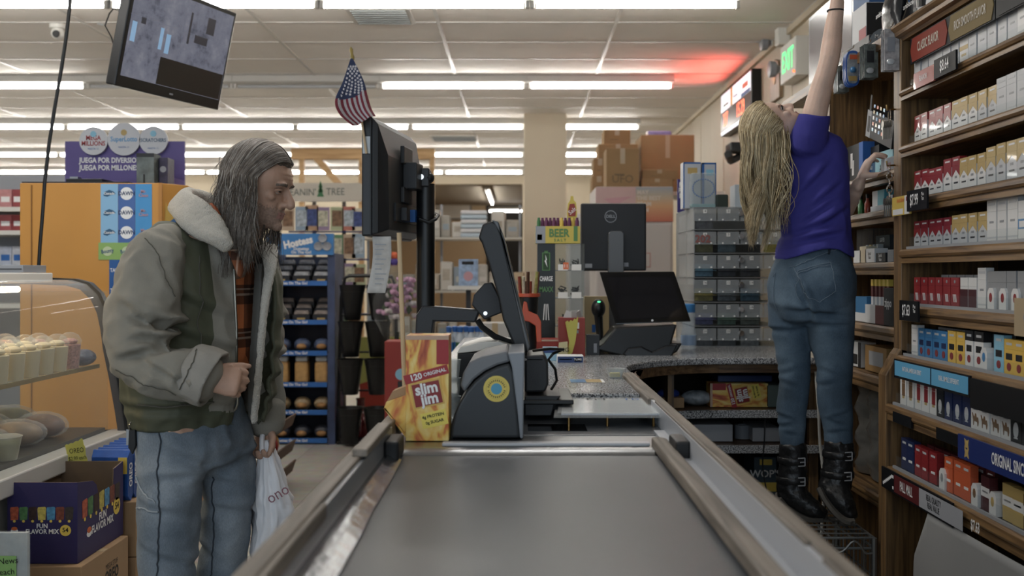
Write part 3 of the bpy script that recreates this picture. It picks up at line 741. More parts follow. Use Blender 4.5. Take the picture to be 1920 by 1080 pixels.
S.loft([(w_(1500,285,.10),.060,.060),(w_(1512,325,.17),.052,.052),(w_(1522,350,.195),.048,.048)],20)
me=S.fuse(.006,3);wrinkle(me,.004,10,(1,1,.7),9)
fl=[]
for x,y,ax,dp in((1540,330,(.6,0,.8),.007),(1550,370,(.75,0,.65),.009),(1535,400,(.8,0,.6),.009),(1530,425,(.9,0,.35),.010),(1545,445,(.95,0,.2),.009),(1520,450,(.95,0,.25),.008),(1510,360,(.6,0,.8),.006),(1565,410,(.8,0,.55),.008)):
 a=V(*ax).normalized();fl.append((w_(x,y,-.1),V(-a.z,0,a.x),.011,a,.07,dp))
folds(me,fl)
bm=bmesh.new();bm.from_mesh(me)
kill=[]
for f in bm.faces:
 c=f.calc_center_median();x=CX+c.x*FX/c.y;y=CY-(c.z-CH)*FX/c.y
 hem=492-(x-1455)*.29 if x<1560 else 462+(x-1560)*.5
 if y>hem+0 and c.z<1.36:kill.append(f)
 elif y>hem-6 and abs(x-1574)<(y-hem+7)*.55 and c.y<YW0 and c.z<1.36:kill.append(f)
 elif y<216-(x-1527)*-.95 and y<240 and x>1500 and c.z>1.75 and False:kill.append(f)
 elif(c-w_(1511,243,.02)).length<.062:kill.append(f)
 elif(c-w_(1529.5,203,-.077)).length<.058:kill.append(f)
 elif(c-w_(1524,357,.20)).length<.050:kill.append(f)
bmesh.ops.delete(bm,geom=kill,context='FACES');trim_edge(bm);bm.to_mesh(me);bm.free()
tee=finish(me,'shirt',[M_tee],wom,WO);part(tee,'purple short sleeved shirt');md=tee.modifiers.new('t','SOLIDIFY');md.thickness=.004;md.offset=-1
M_den2=denim_mat('slim blue denim','#3c5163','#5a6f80','#293a47')
hips=[(w_(1529,460),.106,.086,Ws),(w_(1528,480),.127,.102,Ws),(w_(1525,510),.150,.122,Ws),(w_(1521,540),.156,.132,Ws),(w_(1520,570),.150,.128,Ws)]
A=[(w_(1482,570,.05),.075,.082),(w_(1480,600,.05),.070,.078),(w_(1485,640,.05),.062,.066),(w_(1489,685,.05),.058,.058),(w_(1488,730,.05),.053,.056),(w_(1484,760,.05),.051,.056),(w_(1484,800,.05),.046,.050),(w_(1486,832,.05),.043,.046)]
C=[(w_(1553,570,-.03),.090,.092),(w_(1556,600,-.03),.088,.086),(w_(1560,640,-.03),.074,.076),(w_(1564,685,-.03),.060,.064),(w_(1564,725,-.03),.057,.060),(w_(1565,755,-.03),.056,.060),(w_(1570,795,-.03),.051,.054),(w_(1572,828,-.03),.047,.050)]
fl=[(w_(1540,590,-.12),(.1,0,1),.010,(1,0,.05),.10,.010),(w_(1548,612,-.12),(0,0,1),.010,(1,0,.0),.09,.006),(w_(1475,622,-.05),(0,0,1),.010,(1,0,.1),.06,.008),(w_(1508,560,-.12),(1,0,.4),.010,(-.4,0,1),.09,.014)]
for y,tl_ in((786,.35),(801,-.3),(818,.15)):fl+=[(w_(1478+(y%3)*8,y,-.02),(tl_,0,1),.007,(1,0,-tl_),.035,.0045),(w_(1566+(y%4)*5,y-6,-.09),(-tl_,0,1),.007,(1,0,tl_),.035,.0045)]
for y,tl_ in((700,.45),(722,-.35)):fl+=[(w_(1556,y,-.1),(tl_,0,1),.009,(1,0,-tl_),.03,.004),(w_(1480,y,-.02),(-tl_,0,1),.009,(1,0,tl_),.03,.004)]
me=legs_mesh(hips,A,C,.0035,31,fl,.007)
jw=finish(me,'jeans',[M_den2],wom,WO);part(jw,'slim blue jeans');par_org=WO
M_g=mat('pale denim stitching','#667684',.9);M_dk=mat('dark denim seam','#1c2833',.9)
P5=[(1485,502),(1560,490),(1564,545),(1537,566),(1499,552)]
ring=[w_(x,y,-.13)for x,y in P5];pts=[]
for i in range(5):
 for k in range(8):pts.append(ring[i].lerp(ring[(i+1)%5],k/8))
onsurf(jw,pts+[pts[0]],M_g,'back_pocket',.0011,jw,.001)
onsurf(jw,[w_(1486,506,-.13).lerp(w_(1561,494,-.13),k/9)for k in range(10)],M_g,'pocket_hem',.0010,jw,.001)
pts=[]
P4=[(1444,518),(1456,512),(1461,568),(1448,590)]
ring=[w_(x,y,-.02)for x,y in P4]
for i in range(3):
 for k in range(8):pts.append(ring[i].lerp(ring[i+1],k/8))
onsurf(jw,pts,M_g,'back_pocket',.0011,jw,.001)
onsurf(jw,bez([w_(1472,490,-.12),w_(1476,520,-.14),w_(1488,545,-.14),w_(1504,566,-.12)],24),M_g,'seat_seam',.0010,jw,.001)
onsurf(jw,bez([w_(1462,494,-.1),w_(1500,484,-.13),w_(1545,472,-.13),w_(1578,468,-.08)],26),M_g,'yoke_seam',.0009,jw,.001)
onsurf(jw,bez([w_(1558,462,-.12),w_(1558,470,-.13)],5),M_dk,'belt_loop',.004,jw,.002)
M_boot=mat('black boot leather','#1c1c1d',.34,bump=.3,bscale=60);M_sole=mat('worn boot sole','#4a4640',.8)
def boot(path,heel,sh,nm_lab,buckles):
 S=Shells();S.loft([(w_(x,y,d),a,b_)for x,y,d,a,b_ in path[0]],22);S.loft([(w_(x,y,d),a,b_)for x,y,d,a,b_ in path[1]],22);me=S.fuse(.006,2);wrinkle(me,.003,22,(1,1,1),sh)
 o=finish(me,'boot',[M_boot],wom,WO);part(o,'black buckled boot')
 b=B();b.M=Matrix.Translation(-WO);n=len(heel);rg=[]
 P_=bez([w_(x,y,d)for x,y,d,r in heel],14);R_=[heel[min(n-1,int(round(i/13*(n-1))))][3]for i in range(14)]
 rg=[]
 for i,p in enumerate(P_):
  t_=(P_[min(i+1,13)]-P_[max(i-1,0)]).normalized();sd=V(.2,1,0);sd=(sd-t_*sd.dot(t_)).normalized();up=t_.cross(sd);up=up if up.z>0 else-up
  rg.append([p+sd*R_[i]*a+up*q for a,q in((-1,-.006),(-.6,-.011),(.6,-.011),(1,-.006),(1,.006),(.5,.012),(-.5,.012),(-1,.006))])
 b.ring_loft(rg,M_sole);b.build('sole',o,smooth=True)
 for x,y,d,r,tilt in buckles:
  c=w_(x,y,d);b=B();b.M=Matrix.Translation(-WO)
  b.tube([c+V(r*math.cos(a),r*math.sin(a),tilt*math.cos(a))for a in[k*PI/10 for k in range(21)]],.0,M_boot,4)if False else None
  rg=[[c+V(r*f*math.cos(a),r*f*math.sin(a),tilt*r*math.cos(a)*8+z)for a in[k*PI/12 for k in range(24)]]for f,z in((1,-.012),(1.05,-.008),(1.05,.008),(1,.012))]
  b.ring_loft(rg,M_boot,cap=False);b.build('strap',o,smooth=True)
  b=B();b.M=Matrix.Translation(-WO);q=c+V(r*.35,-r*1.04,0)
  for a,k in((q+V(-.012,0,.014),q+V(.014,.006,.014)),(q+V(.014,.006,.014),q+V(.014,.006,-.014)),(q+V(.014,.006,-.014),q+V(-.012,0,-.014)),(q+V(-.004,-.002,.0),q+V(.012,.004,0))):b.tube([a,k],.0024,mat('buckle metal','#b5b8bc',.35,metal=.4),6)
  b.build('buckle',o,smooth=True)
boot((((1487,836,.05,.048,.050),(1487,870,.05,.047,.050),(1486,900,.05,.049,.055),(1484,920,.05,.050,.055)),((1478,918,.05,.045,.050),(1492,932,.04,.048,.050),(1512,948,.03,.046,.042),(1530,958,.02,.042,.034),(1540,962,.02,.034,.026))),((1459,930,.05,.040),(1472,944,.05,.042),(1492,960,.04,.046),(1515,970,.03,.046),(1542,972,.02,.034)),3,'',((1486,862,.05,.052,.0),(1485,898,.05,.055,.002)))
boot((((1573,830,-.03,.050,.052),(1572,865,-.03,.048,.051),(1569,895,-.03,.050,.056),(1566,910,-.03,.052,.056)),((1558,908,-.03,.046,.050),(1567,925,-.05,.048,.052),(1580,945,-.07,.048,.044),(1590,960,-.08,.042,.034),(1596,966,-.09,.034,.026))),((1537,918,-.04,.040),(1548,938,-.06,.044),(1566,960,-.08,.048),(1584,974,-.095,.046),(1600,976,-.10,.034)),8,'',((1572,851,-.03,.054,.0),(1570,888,-.03,.056,-.002)))
H1,H2,H3,H4=(mat('hair '+n_,c,.45,vary=.18,vscale=50,spec=.4)for n_,c in(('honey','#b09a6e'),('flax','#cfbe98'),('caramel','#8f7850'),('shadow blond','#6d5b40')))
WL_=lambda x,y,z:Hw@(V(x,y,z)*wk)
S=Shells();rg=[]
for z,xf,xb,hw_ in((.075,-.040,-.098,.070),(.110,.000,-.114,.083),(.140,.030,-.118,.086),(.165,.056,-.116,.084),(.190,.070,-.108,.076),(.212,.058,-.088,.062),(.230,.030,-.054,.040),(.238,0,-.03,.012)):
 row=[]
 for i in range(26):
  a=2*PI*i/26;ca,sa=math.cos(a),math.sin(a);x=xf*ca if ca>0 else xb*-ca;row.append(WL_(x if ca>0 else x,hw_*sa,z))
 rg.append(row)
S.rings(rg)
S.loft([(w_(1438,240,.02),.070,.075,V(0,1,0)),(w_(1434,275,.02),.078,.074,V(0,1,0)),(w_(1436,320,.02),.072,.066,V(0,1,0)),(w_(1437,362,.02),.050,.042,V(0,1,0)),(w_(1434,395,.02),.026,.022,V(0,1,0))],24)
me=S.fuse(.007,3);wrinkle(me,.004,28,(1,1,.14),14)
hw2=finish(me,'hair',[H1],wom,WO);part(hw2,'long wavy blond hair')
paths=[];rr=random.Random(77);LK=[(1408+7.0*(i%7)+rr.uniform(-3,3),rr.uniform(418,460),rr.uniform(0,6.3),rr.uniform(.012,.022))for i in range(14)]
for i in range(2300):
 s_=-1 if rr.random()<.68 else 1;sp=rr.random()
 psi=s_*rr.uniform(0,1.95);a0=.75+.42*max(0,abs(psi)-.6)+rr.uniform(0,.25);a1=rr.uniform(2.0,2.75)-.45*max(0,abs(psi)-1.2)*rr.uniform(0,1.6);lift=rr.uniform(1.0,1.06);P_=[]
 for q in range(5):
  al=a0+(a1-a0)*q/4;sw=psi*(1-.12*q/4)+.03*math.sin(q+.01*i)
  P_.append(WL_(-.012+.112*lift*math.cos(al),.089*lift*math.sin(al)*math.sin(sw),.136+.107*lift*math.sin(al)*math.cos(sw)))
 e=P_[-1];L_=rr.uniform(.24,.47);sp2=min(1,max(0,(CX+e.x*FX/YW0-1398)/70));ph=int(sp2*6+rr.uniform(-.4,.4))*1.3+(1.5 if s_>0 else 0)+rr.uniform(-.35,.35);wv_=rr.uniform(.010,.019);lk=LK[min(6,int(sp2*7))+(7 if s_>0 else 0)];ph=lk[2]+rr.gauss(0,.16);wv_=lk[3];xt=W(lk[0]+rr.gauss(0,2.2),0,YW0).x
 zb=w_(0,lk[1]+rr.gauss(0,9)).z+(rr.uniform(0,.12)if rr.random()<.25 else 0)
 for k in range(1,6):
  f=k/5;P_.append(V(e.x+(xt-e.x)*f**1.15+wv_*math.sin(ph+8.5*f)*(.1+1.2*f),e.y+wv_*math.cos(ph+7.5*f)*(.1+1.2*f)+s_*.01*math.sin(3*f)*(1-f),e.z+(zb-e.z)*f))
 paths.append((P_,rr.uniform(.0006,.0015),rr.choices((0,1,2,3),(.32,.32,.22,.14))[0]))
strands(paths,[H1,H2,H3,H4],'hair_strands',hw2,WO,20)
paths=[]
for i in range(420):
 a=w_(rr.uniform(1440,1479),rr.uniform(236,268),rr.uniform(-.065,.06));P_=[a,a+V(.004,-.012,-.05)];ph=int(rr.uniform(0,5))*1.3+rr.uniform(-.3,.3);xt=W(rr.uniform(1438,1472),0,YW0).x;zb=w_(0,rr.uniform(340,440)).z
 for k in range(1,6):f=k/5;P_.append(V(a.x+(xt-a.x)*f+.012*f*math.sin(ph+8*f),a.y-.014+.012*f*math.cos(ph+7*f),a.z-.05+(zb-a.z+.05)*f))
 paths.append((P_,rr.uniform(.0007,.0015),rr.choices((0,1,2,3),(.30,.28,.26,.16))[0]))
for i in range(16):
 a=w_(rr.uniform(1462,1478),rr.uniform(262,290),-.07);P_=[a,a+V(rr.uniform(-.01,.02),-.015,-.06),a+V(rr.uniform(-.02,.04),-.02,-.12),a+V(rr.uniform(-.03,.03),-.015,-.19),a+V(rr.uniform(-.05,.01),-.01,-.25)];paths.append((P_,.0016,rr.choice((0,1,2))))
strands(paths,[H1,H2,H3,H4],'hair_strands',hw2,WO,14)
t=thing('wire_basket','grey wire basket stand carrying the woman\'s boots','basket',(1.075,3.76,0));M_wire=mat('grey wire','#7d7f7e',.35,metal=.8)
X0,X1_,Y0_,Y1_,ZT=-.15,.13,-.22,.20,.372
b=B()
for i in range(8):y=Y0_+(Y1_-Y0_)*i/7;b.tube([(X0,y,ZT),(X1_,y,ZT)],.0032,M_wire,6)
for i in range(5):x=X0+(X1_-X0)*i/4;b.tube([(x,Y0_,ZT-.004),(x,Y1_,ZT-.004)],.0032,M_wire,6)
b.build('top_grid',t,smooth=True)
b=B()
for z in(ZT,ZT-.035,.012):b.tube([(X0,Y0_,z),(X1_,Y0_,z),(X1_,Y1_,z),(X0,Y1_,z),(X0,Y0_,z)],.005,M_wire,8)
b.tube(bez([(X0,Y0_-.004,ZT-.05),(-.04,Y0_-.004,ZT-.055),(.02,Y0_-.004,ZT-.045),(.055,Y0_-.004,ZT-.012),(.08,Y0_-.004,ZT-.02),(.10,Y0_-.004,ZT-.05),(X1_,Y0_-.004,ZT-.05)],24),.004,M_wire,6);b.build('rim',t,smooth=True)
for sy in(Y0_,Y1_):
 b=B()
 for i in range(9):x=X0+(X1_-X0)*i/8;b.tube([(x,sy,ZT),(x,sy,.012)],.0026,M_wire,6)
 for z in(.12,.24):b.tube([(X0,sy,z),(X1_,sy,z)],.0026,M_wire,6)
 b.build('side_grid',t,smooth=True)
for sx in(X0,X1_):
 b=B()
 for i in range(11):y=Y0_+(Y1_-Y0_)*i/10;b.tube([(sx,y,ZT),(sx,y,.012)],.0026,M_wire,6)
 for z in(.12,.24):b.tube([(sx,Y0_,z),(sx,Y1_,z)],.0026,M_wire,6)
 b.build('side_grid',t,smooth=True)
 for sy in(Y0_,Y1_):b=B();b.tube([(sx,sy,0.001),(sx,sy,ZT)],.010,M_wire,8);b.build('leg',t,smooth=True)

# ---------------------------------------------------------------- the room
CEIL=3.0;WR=1.9;WL=-11.0;YB=18.3;YF=-3.0
def floor_mat():
 m=mat('vinyl floor tiles','#8f8a80',.35)
 nt=m.node_tree;b=nt.nodes['Principled BSDF'];L=nt.links.new
 tc=nt.nodes.new('ShaderNodeTexCoord')
 br=nt.nodes.new('ShaderNodeTexBrick');br.offset=0;br.squash=1
 br.inputs['Scale'].default_value=1;br.inputs['Brick Width'].default_value=.305;br.inputs['Row Height'].default_value=.305
 br.inputs['Mortar Size'].default_value=.002
 br.inputs['Color1'].default_value=lin('#aca89f');br.inputs['Color2'].default_value=lin('#9f9b92');br.inputs['Mortar'].default_value=lin('#5e5a54')
 n=nt.nodes.new('ShaderNodeTexNoise');n.inputs['Scale'].default_value=14;n.inputs['Detail'].default_value=8
 mx=nt.nodes.new('ShaderNodeMixRGB');mx.blend_type='OVERLAY';mx.inputs[0].default_value=.35
 L(tc.outputs['Object'],br.inputs['Vector']);L(tc.outputs['Object'],n.inputs['Vector'])
 L(br.outputs['Color'],mx.inputs[1]);L(n.outputs['Color'],mx.inputs[2]);L(mx.outputs[0],b.inputs['Base Color'])
 return m
struct(B().box((WL,YF,-.1),(WR,YB,0),floor_mat()).build('floor'))
M_ceil=mat('ceiling tile','#eee8e0',.85,vary=.03,vscale=3,bump=.25,bscale=150)
struct(B().box((WL,YF,CEIL),(WR,YB,CEIL+.1),M_ceil).build('ceiling'))
M_tbar=mat('white ceiling bar','#c9c6c0',.35)
g=B()
for k in range(-1,11):
 x=.66-1.22*k
 if WL<x<WR:g.box((x-.012,YF,CEIL-.006),(x+.012,YB,CEIL),M_tbar)
k=0;y=7.14-.61*16
while y<YB:
 g.box((WL,y-.011,CEIL-.005),(WR,y+.011,CEIL),M_tbar);y+=.61
struct(g.build('trim_1'))
M_wall=mat('cream wall','#cdbfa5',.7,vary=.03,vscale=2)
M_panel=mat('cream wall panel','#c6b8a0',.6,vary=.04,vscale=3)
wr=B().box((WR,YF,0),(WR+.1,YB,CEIL),M_panel)
struct(wr.build('wall_right'))
tr=B()
for yy in(3.6,4.82,6.04,7.26,8.48,9.7,10.92):
 tr.box((WR-.004,yy-.006,.1),(WR,yy+.006,CEIL),M_wall)
tr.box((WR-.03,YF,CEIL-.05),(WR,YB,CEIL),M_wall)
struct(tr.build('trim_2'))
struct(B().box((WL-.1,YF,0),(WL,YB,CEIL),M_wall).build('wall_left'))
struct(B().box((WL,YF-.1,0),(WR,YF,CEIL),mat('front wall','#8d8478',.7)).build('wall_front'))
wb=B()
dx0,dx1,dz=W(690,0,YB).x,W(980,0,YB).x,W(0,345,YB).z
wb.box((WL,YB,0),(dx0,YB+.1,CEIL),M_wall).box((dx1,YB,0),(WR,YB+.1,CEIL),M_wall).box((dx0,YB,dz),(dx1,YB+.1,CEIL),M_wall)
struct(wb.build('wall_back'))
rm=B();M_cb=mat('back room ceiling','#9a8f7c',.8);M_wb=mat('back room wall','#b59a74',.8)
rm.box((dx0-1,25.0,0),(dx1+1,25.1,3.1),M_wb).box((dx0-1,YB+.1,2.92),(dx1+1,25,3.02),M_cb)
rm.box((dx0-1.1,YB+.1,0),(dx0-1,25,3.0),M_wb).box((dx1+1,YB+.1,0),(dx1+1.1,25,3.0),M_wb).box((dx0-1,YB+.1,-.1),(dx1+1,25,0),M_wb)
struct(rm.build('wall_back_room'))
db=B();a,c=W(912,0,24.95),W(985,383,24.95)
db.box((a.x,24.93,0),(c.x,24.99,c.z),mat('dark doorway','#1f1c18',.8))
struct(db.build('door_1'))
px0,px1=W(983,0,11.2).x,W(1062,0,11.2).x
struct(B().box((px0,11.2,0),(px1,11.65,CEIL-.0),M_wall).build('wall_pillar'))
M_tube=mat('lit fluorescent tube',(1,.97,.92),.4,emit=1)
M_tube.node_tree.nodes['Principled BSDF'].inputs['Emission Strength'].default_value=36
M_off=mat('unlit tube','#b7b9ba',.3)
M_house=mat('white strip housing','#c8c5be',.4)
def strip(lit,name='ceiling_strip_light'):
 t=thing(name,'x','ceiling light')
 b=B().box((-.64,-.055,0),(.64,.055,.06),M_house)
 b.prism([(-.055,.0),(.055,.0),(.02,-.012),(-.02,-.012)],'x',-.64,.64,M_house)
 b.build('housing',t,bevel=.004)
 tb=B().lathe([(.0165,-.6),(.0165,.6)],M_tube if lit else M_off,(0,0,-.034),14,'x')
 tb.build('tube',t,smooth=True)
 e=B()
 for sx in(-1,1):
  e=B().box((sx*.625-.012,-.018,-.055),(sx*.625+.012,.018,0),M_house)
  e.build('lamp_holder',t,bevel=.003)
 return t
rowsY=[6.33,9.07,11.6,14.3,16.75]
proto={True:None,False:None}
for ri,Y in enumerate(rowsY):
 for k in range(8 if ri<2 else 9):
  lit=not(ri==1 and k in(2,3))
  lab=('lit' if lit else 'unlit')+' white fluorescent strip, %s from the cream side wall, %s row of lights back'%(ORD[k+1],ORD[ri+1])
  if proto[lit]is None:
   t=strip(lit);proto[lit]=t;t['label']=lab;t['group']='ceiling strip lights'
  else:
   t=dup(proto[lit],label=lab,group='ceiling strip lights')
  t.location=(1.3-.6-1.28*k,Y,2.94)
def vent(cx,cy,w,d,lab):
 t=thing('ceiling_vent',lab,'vent',(cx,cy,CEIL),0,'ceiling vents')
 B().box((-w/2,-d/2,-.012),(w/2,d/2,0),M_house).build('frame',t,bevel=.003)
 s=B()
 for i in range(7):
  yy=-d/2+.04+i*(d-.08)/6
  s.box((-w/2+.03,yy-.008,-.02),(w/2-.03,yy+.008,-.013),mat('vent slat','#8e9494',.5))
 s.build('slats',t)
vent(W(715,0,6.95).x,6.95,.42,.42,'slatted white air vent in the ceiling behind the first row of lights')
vent(W(852,0,13.2).x,13.2,.6,.5,'square ceiling air vent between the third and fourth rows of lights')
def dome(p,lab):
 t=thing('ceiling_camera',lab,'camera',p,0)
 B().lathe([(.055,0),(.055,-.03),(.045,-.035)],M_white,n=20).build('base',t,smooth=True)
 B().sphere((.005,-.01,-.065),.045,M_white,10).build('ball',t,smooth=True)
 B().lathe([(.026,-.052),(.024,-.06)],M_black,(.012,0,-.078),16,'y').build('lens',t,smooth=True)
dome((-3.2,7.2,CEIL),'small white ball security camera on the ceiling beside the hanging black cable')

# ---------------------------------------------------------------- checkout lane
def BT(t):
 b=B();b.M=Matrix.Translation(-Vector(t.location));return b
M_wood=wood_mat('oak moulding','#553c20','#916d3c','Y',.4)
M_woodz=wood_mat('oak upright','#4f3920','#876537','Z',.45)
M_woodx=wood_mat('oak apron','#4c3723','#7d5e3c','X',.45)
M_rail=wood_mat('worn pale wood','#5c5349','#8e8376','Y',.6,.6)
def granite_mat():
 m=mat('speckled laminate','#8d8f92',.22)
 nt=m.node_tree;b=nt.nodes['Principled BSDF'];L=nt.links.new
 tc=nt.nodes.new('ShaderNodeTexCoord')
 n=nt.nodes.new('ShaderNodeTexNoise');n.inputs['Scale'].default_value=190;n.inputs['Detail'].default_value=3
 r=nt.nodes.new('ShaderNodeValToRGB')
 e=r.color_ramp.elements;e[0].position=.38;e[0].color=lin('#3a3b3d');e[1].position=.60;e[1].color=lin('#b9bbbd')
 k=r.color_ramp.elements.new(.48);k.color=lin('#85878a')
 L(tc.outputs['Object'],n.inputs['Vector']);L(n.outputs['Fac'],r.inputs['Fac']);L(r.outputs['Color'],b.inputs['Base Color'])
 return m
M_gran=granite_mat()
M_belt=mat('worn rubber belt','#43474e',.40,vary=.16,vscale=5,bump=.06,bscale=400,stretch=(1,.5,1))
M_lane=mat('grey laminate','#5d5f63',.4)
M_wwall=mat('white laminate','#b4b7bd',.35)
M_worn=mat('dented steel strip','#8f9296',.22,metal=1,vary=.15,vscale=14,bump=.35,bscale=18)
t=thing('checkout_counter','long checkout lane with grey rubber belt, wooden rails and speckled top','checkout counter',(0,2.2,0))
b=BT(t)
b.box((-.31,-.4,0),(.385,3.05,.82),M_lane)
b.box((-.27,-.4,.82),(.32,2.3,.85),M_lane)
b.build('base_cabinet',t,bevel=.004)
b=BT(t)
prof=[(-.4,.855),(-.4,.87),(2.29,.87)]+[(2.29+.012*math.sin(a),.858+.012*math.cos(a))for a in(.5,1.0,1.57,2.1,2.6)]+[(2.28,.846)]
b.prism(prof,'x',-.262,.305,M_belt)
o=b.build('conveyor_belt',t,smooth=True);part(o,'worn grey rubber conveyor belt')
b=BT(t);b.box((-.297,-.4,.82),(-.289,2.35,.925),mat('grey side wall','#7b7f84',.35));b.build('side_wall',t)
b=BT(t);b.box((.36,-.4,.82),(.368,2.86,.925),M_wwall);part(b.build('side_wall',t),'white laminate side wall')
b=BT(t)
b.box((-.325,-.4,.84),(-.297,2.2,.932),M_rail)
b.box((-.297,-.4,.905),(-.284,.95,.93),M_rail)
b.box((-.297,1.05,.905),(-.287,1.55,.93),M_rail)
b.box((-.325,2.2,.84),(-.297,2.62,.925),M_rail)
part(b.build('rail',t,bevel=.004),'worn pale wooden rail')
b=BT(t);b.box((-.312,1.93,.93),(-.283,2.28,.945),M_rail);b.build('rail_cap',t,bevel=.003)
b=BT(t)
b.box((.368,-.4,.82),(.395,3.62,.928),M_rail);b.box((.362,-.4,.915),(.372,1.25,.93),M_rail);b.box((.362,1.32,.915),(.372,2.8,.93),M_rail)
b.box((.352,2.86,.85),(.37,3.62,.928),M_rail)
part(b.build('rail',t,bevel=.004),'worn pale wooden rail')
b=BT(t)
sec=lambda y,k:[(-.289,y,.885),(-.278,y,.888),(-.262+k,y,.881),(-.245+k,y,.874),(-.245+k,y,.8715),(-.289,y,.872)]
ks=[(-.4,.012),(.6,.010),(1.2,.007),(1.6,.003),(1.75,-.002),(2.0,-.003),(2.22,-.008)]
b.ring_loft([sec(y,k)for y,k in ks],M_worn)
part(b.build('belt_guide',t,smooth=True),'dented bent steel guide strip')
b=BT(t)
b.prism([(.300,-.4),(.334,-.4),(.334,2.36),(.322,2.38),(.300,2.38)],'z',.872,.898,M_rail)
part(b.build('belt_guide',t,bevel=.005),'worn wooden guide strip')
b=BT(t);b.box((.334,-.4,.84),(.36,2.6,.880),M_wwall);b.build('channel',t)
for x in(-.272,.347):
 b=BT(t);b.box((x-.017,2.20,.872),(x+.015,2.31,.916),mat('black rubber block','#17181a',.5));b.build('end_block',t,bevel=.006)
b=BT(t)
b.prism([(2.305,.85),(2.305,.868),(2.315,.876),(2.335,.880),(2.36,.878),(2.38,.872),(2.38,.85)],'x',-.262,.30,M_steel)
b.build('end_strip',t,smooth=True)
b=BT(t);b.box((-.30,2.38,.82),(.36,2.56,.872),M_steel);b.build('transfer_plate',t,bevel=.002)
b=BT(t);b.box((-.30,2.56,.82),(.36,3.05,.874),mat('dark scanner bed','#55585d',.3));b.build('scanner_bed',t,bevel=.003)
b=BT(t);b.box((.02,2.62,.8742),(.17,2.74,.8752),mat('scanner window','#0b0b0d',.05));b.build('scanner_window',t)
b=BT(t);b.box((-.18,2.40,.8725),(.30,2.43,.880),M_wwall);b.build('scale_bar',t,bevel=.002)
xs=[]
for i in range(13):
 a=PI/2*i/12
 xs.append((.40+.50*(1-math.cos(a))if False else .90-.50*math.cos(a),3.87+.48*math.sin(a)))
outline=[(-.31,3.05),(.352,3.05),(.352,3.66),(.40,3.70)]+xs+[(1.86,4.35),(1.86,5.75),(-.31,5.75)]
t2=thing('return_counter','curved service counter with speckled grey worktop and open shelves below','counter',(.9,4.8,0))
b=BT(t2);b.prism(outline,'z',.892,.92,M_gran);part(b.build('worktop',t2,bevel=.006),'speckled grey laminate worktop')
ins=[(.43,3.78)]+[(.90-.47*math.cos(PI/2*i/12),3.90+.48*math.sin(PI/2*i/12))for i in range(13)]+[(1.86,4.38)]
b=BT(t2);ins2=[(x+.01,y+.03)for x,y in ins][::-1]
b.prism(ins+ins2,'z',.855,.892,M_woodx);b.build('apron',t2)
for z,nm in((.692,'upper'),(.542,'lower')):
 b=BT(t2);b.prism([(.45,4.32),(.62,4.38),(.85,4.42),(1.86,4.42),(1.86,5.1),(.45,5.1)],'z',z-.02,z,M_woodx)
 b.prism([(.447,4.30),(.62,4.36),(.85,4.40),(1.86,4.40),(1.86,4.42),(.85,4.42),(.62,4.38),(.447,4.32)],'z',z-.03,z+.002,M_gran)
 b.build('shelf',t2)
b=BT(t2);b.box((.44,5.1,.0),(1.86,5.12,.89),mat('dark panel','#2b2118',.7));b.build('back_panel',t2)
b=BT(t2);b.box((-.30,3.06,0),(.34,5.7,.892),M_lane);b.box((.44,5.12,0),(1.86,5.7,.88),M_lane);b.build('base_cabinet',t2)
for x0,x1 in((1.232,1.272),(1.285,1.30)):b=BT(t2);b.box((x0,4.43,0),(x1,4.47,.855),M_woodz);b.build('post',t2,bevel=.003)
b=BT(t2);b.box((.62,4.36,.675),(.645,5.1,.855),M_woodz);b.build('divider',t2)
for lab,x0,z1,z0,m,r,ph in(('white cable hanging down the oak post behind the boots',1.255,.86,.16,mat('white cable','#b9b7b0',.4),.006,.4),('thin black cable hanging from the counter beside the dark boots',1.035,.66,.22,M_black,.003,2.0)):
 t=thing('hanging_cable',lab,'cable',(x0,4.365,z0),0,'cables under the counter');b=B();b.tube([(.022*math.sin(ph+4*k/14)*(1-.5*k/14),.01*math.sin(k),(z1-z0)*k/14)for k in range(15)],r,m,6);b.build('cable',t,smooth=True)

# ---------------------------------------------------------------- tobacco shelves on the side wall
X1,XL=1.28,1.235
YE=3.48
SH=[(1.884,1.849,X1),(1.698,1.659,X1),(1.517,1.473,X1),(1.352,1.306,X1),(1.166,1.115,X1),(1.000,.955,X1-.01),(.838,.784,XL),(.628,.572,XL)]
Y0S=2.15
tu=thing('tobacco_shelf_unit','oak cigarette shelf unit with eight moulded shelves along the side wall','shelf unit',(1.45,2.9,0))
def lip(b,zt,zb,x,y0,y1,depth=.34,m=M_wood):
 zm=zb+(zt-zb)*.42
 pr=[(x+depth,zt-.003),(x+.012,zt-.003),(x+.010,zt),(x-.004,zt),(x-.012,zt-.006),(x-.014,zm+.008),(x-.010,zm+.001),(x-.002,zm),(x-.002,zm-.002),(x-.006,zm-.004),(x-.006,zb),(x+.02,zb),(x+.02,zb+.008),(x+depth,zb+.008)]
 b.prism(pr,'y',y0,y1,m)
for zt,zb,x in SH:
 b=BT(tu);lip(b,zt,zb,x,Y0S,YE);b.build('shelf',tu)
b=BT(tu)
b.box((X1-.005,YE,.955),(1.62,YE+.07,2.10),M_woodz)
b.prism([(XL-.012,0),(1.62,0),(1.62,.955),(X1-.005,1.02),(X1-.02,1.0),(XL-.012,.93)],'y',YE,YE+.07,M_woodz)
b.build('end_panel',tu,bevel=.003)
b=BT(tu);b.box((1.60,Y0S,0),(1.62,YE,2.10),mat('dark back board','#2a2018',.7));b.build('back_panel',tu)
b=BT(tu)
pr=[(1.62,2.10),(X1-.03,2.10),(X1-.034,2.09),(X1-.022,2.078),(X1-.02,2.066),(X1-.006,2.06),(X1,2.05),(1.62,2.05)]
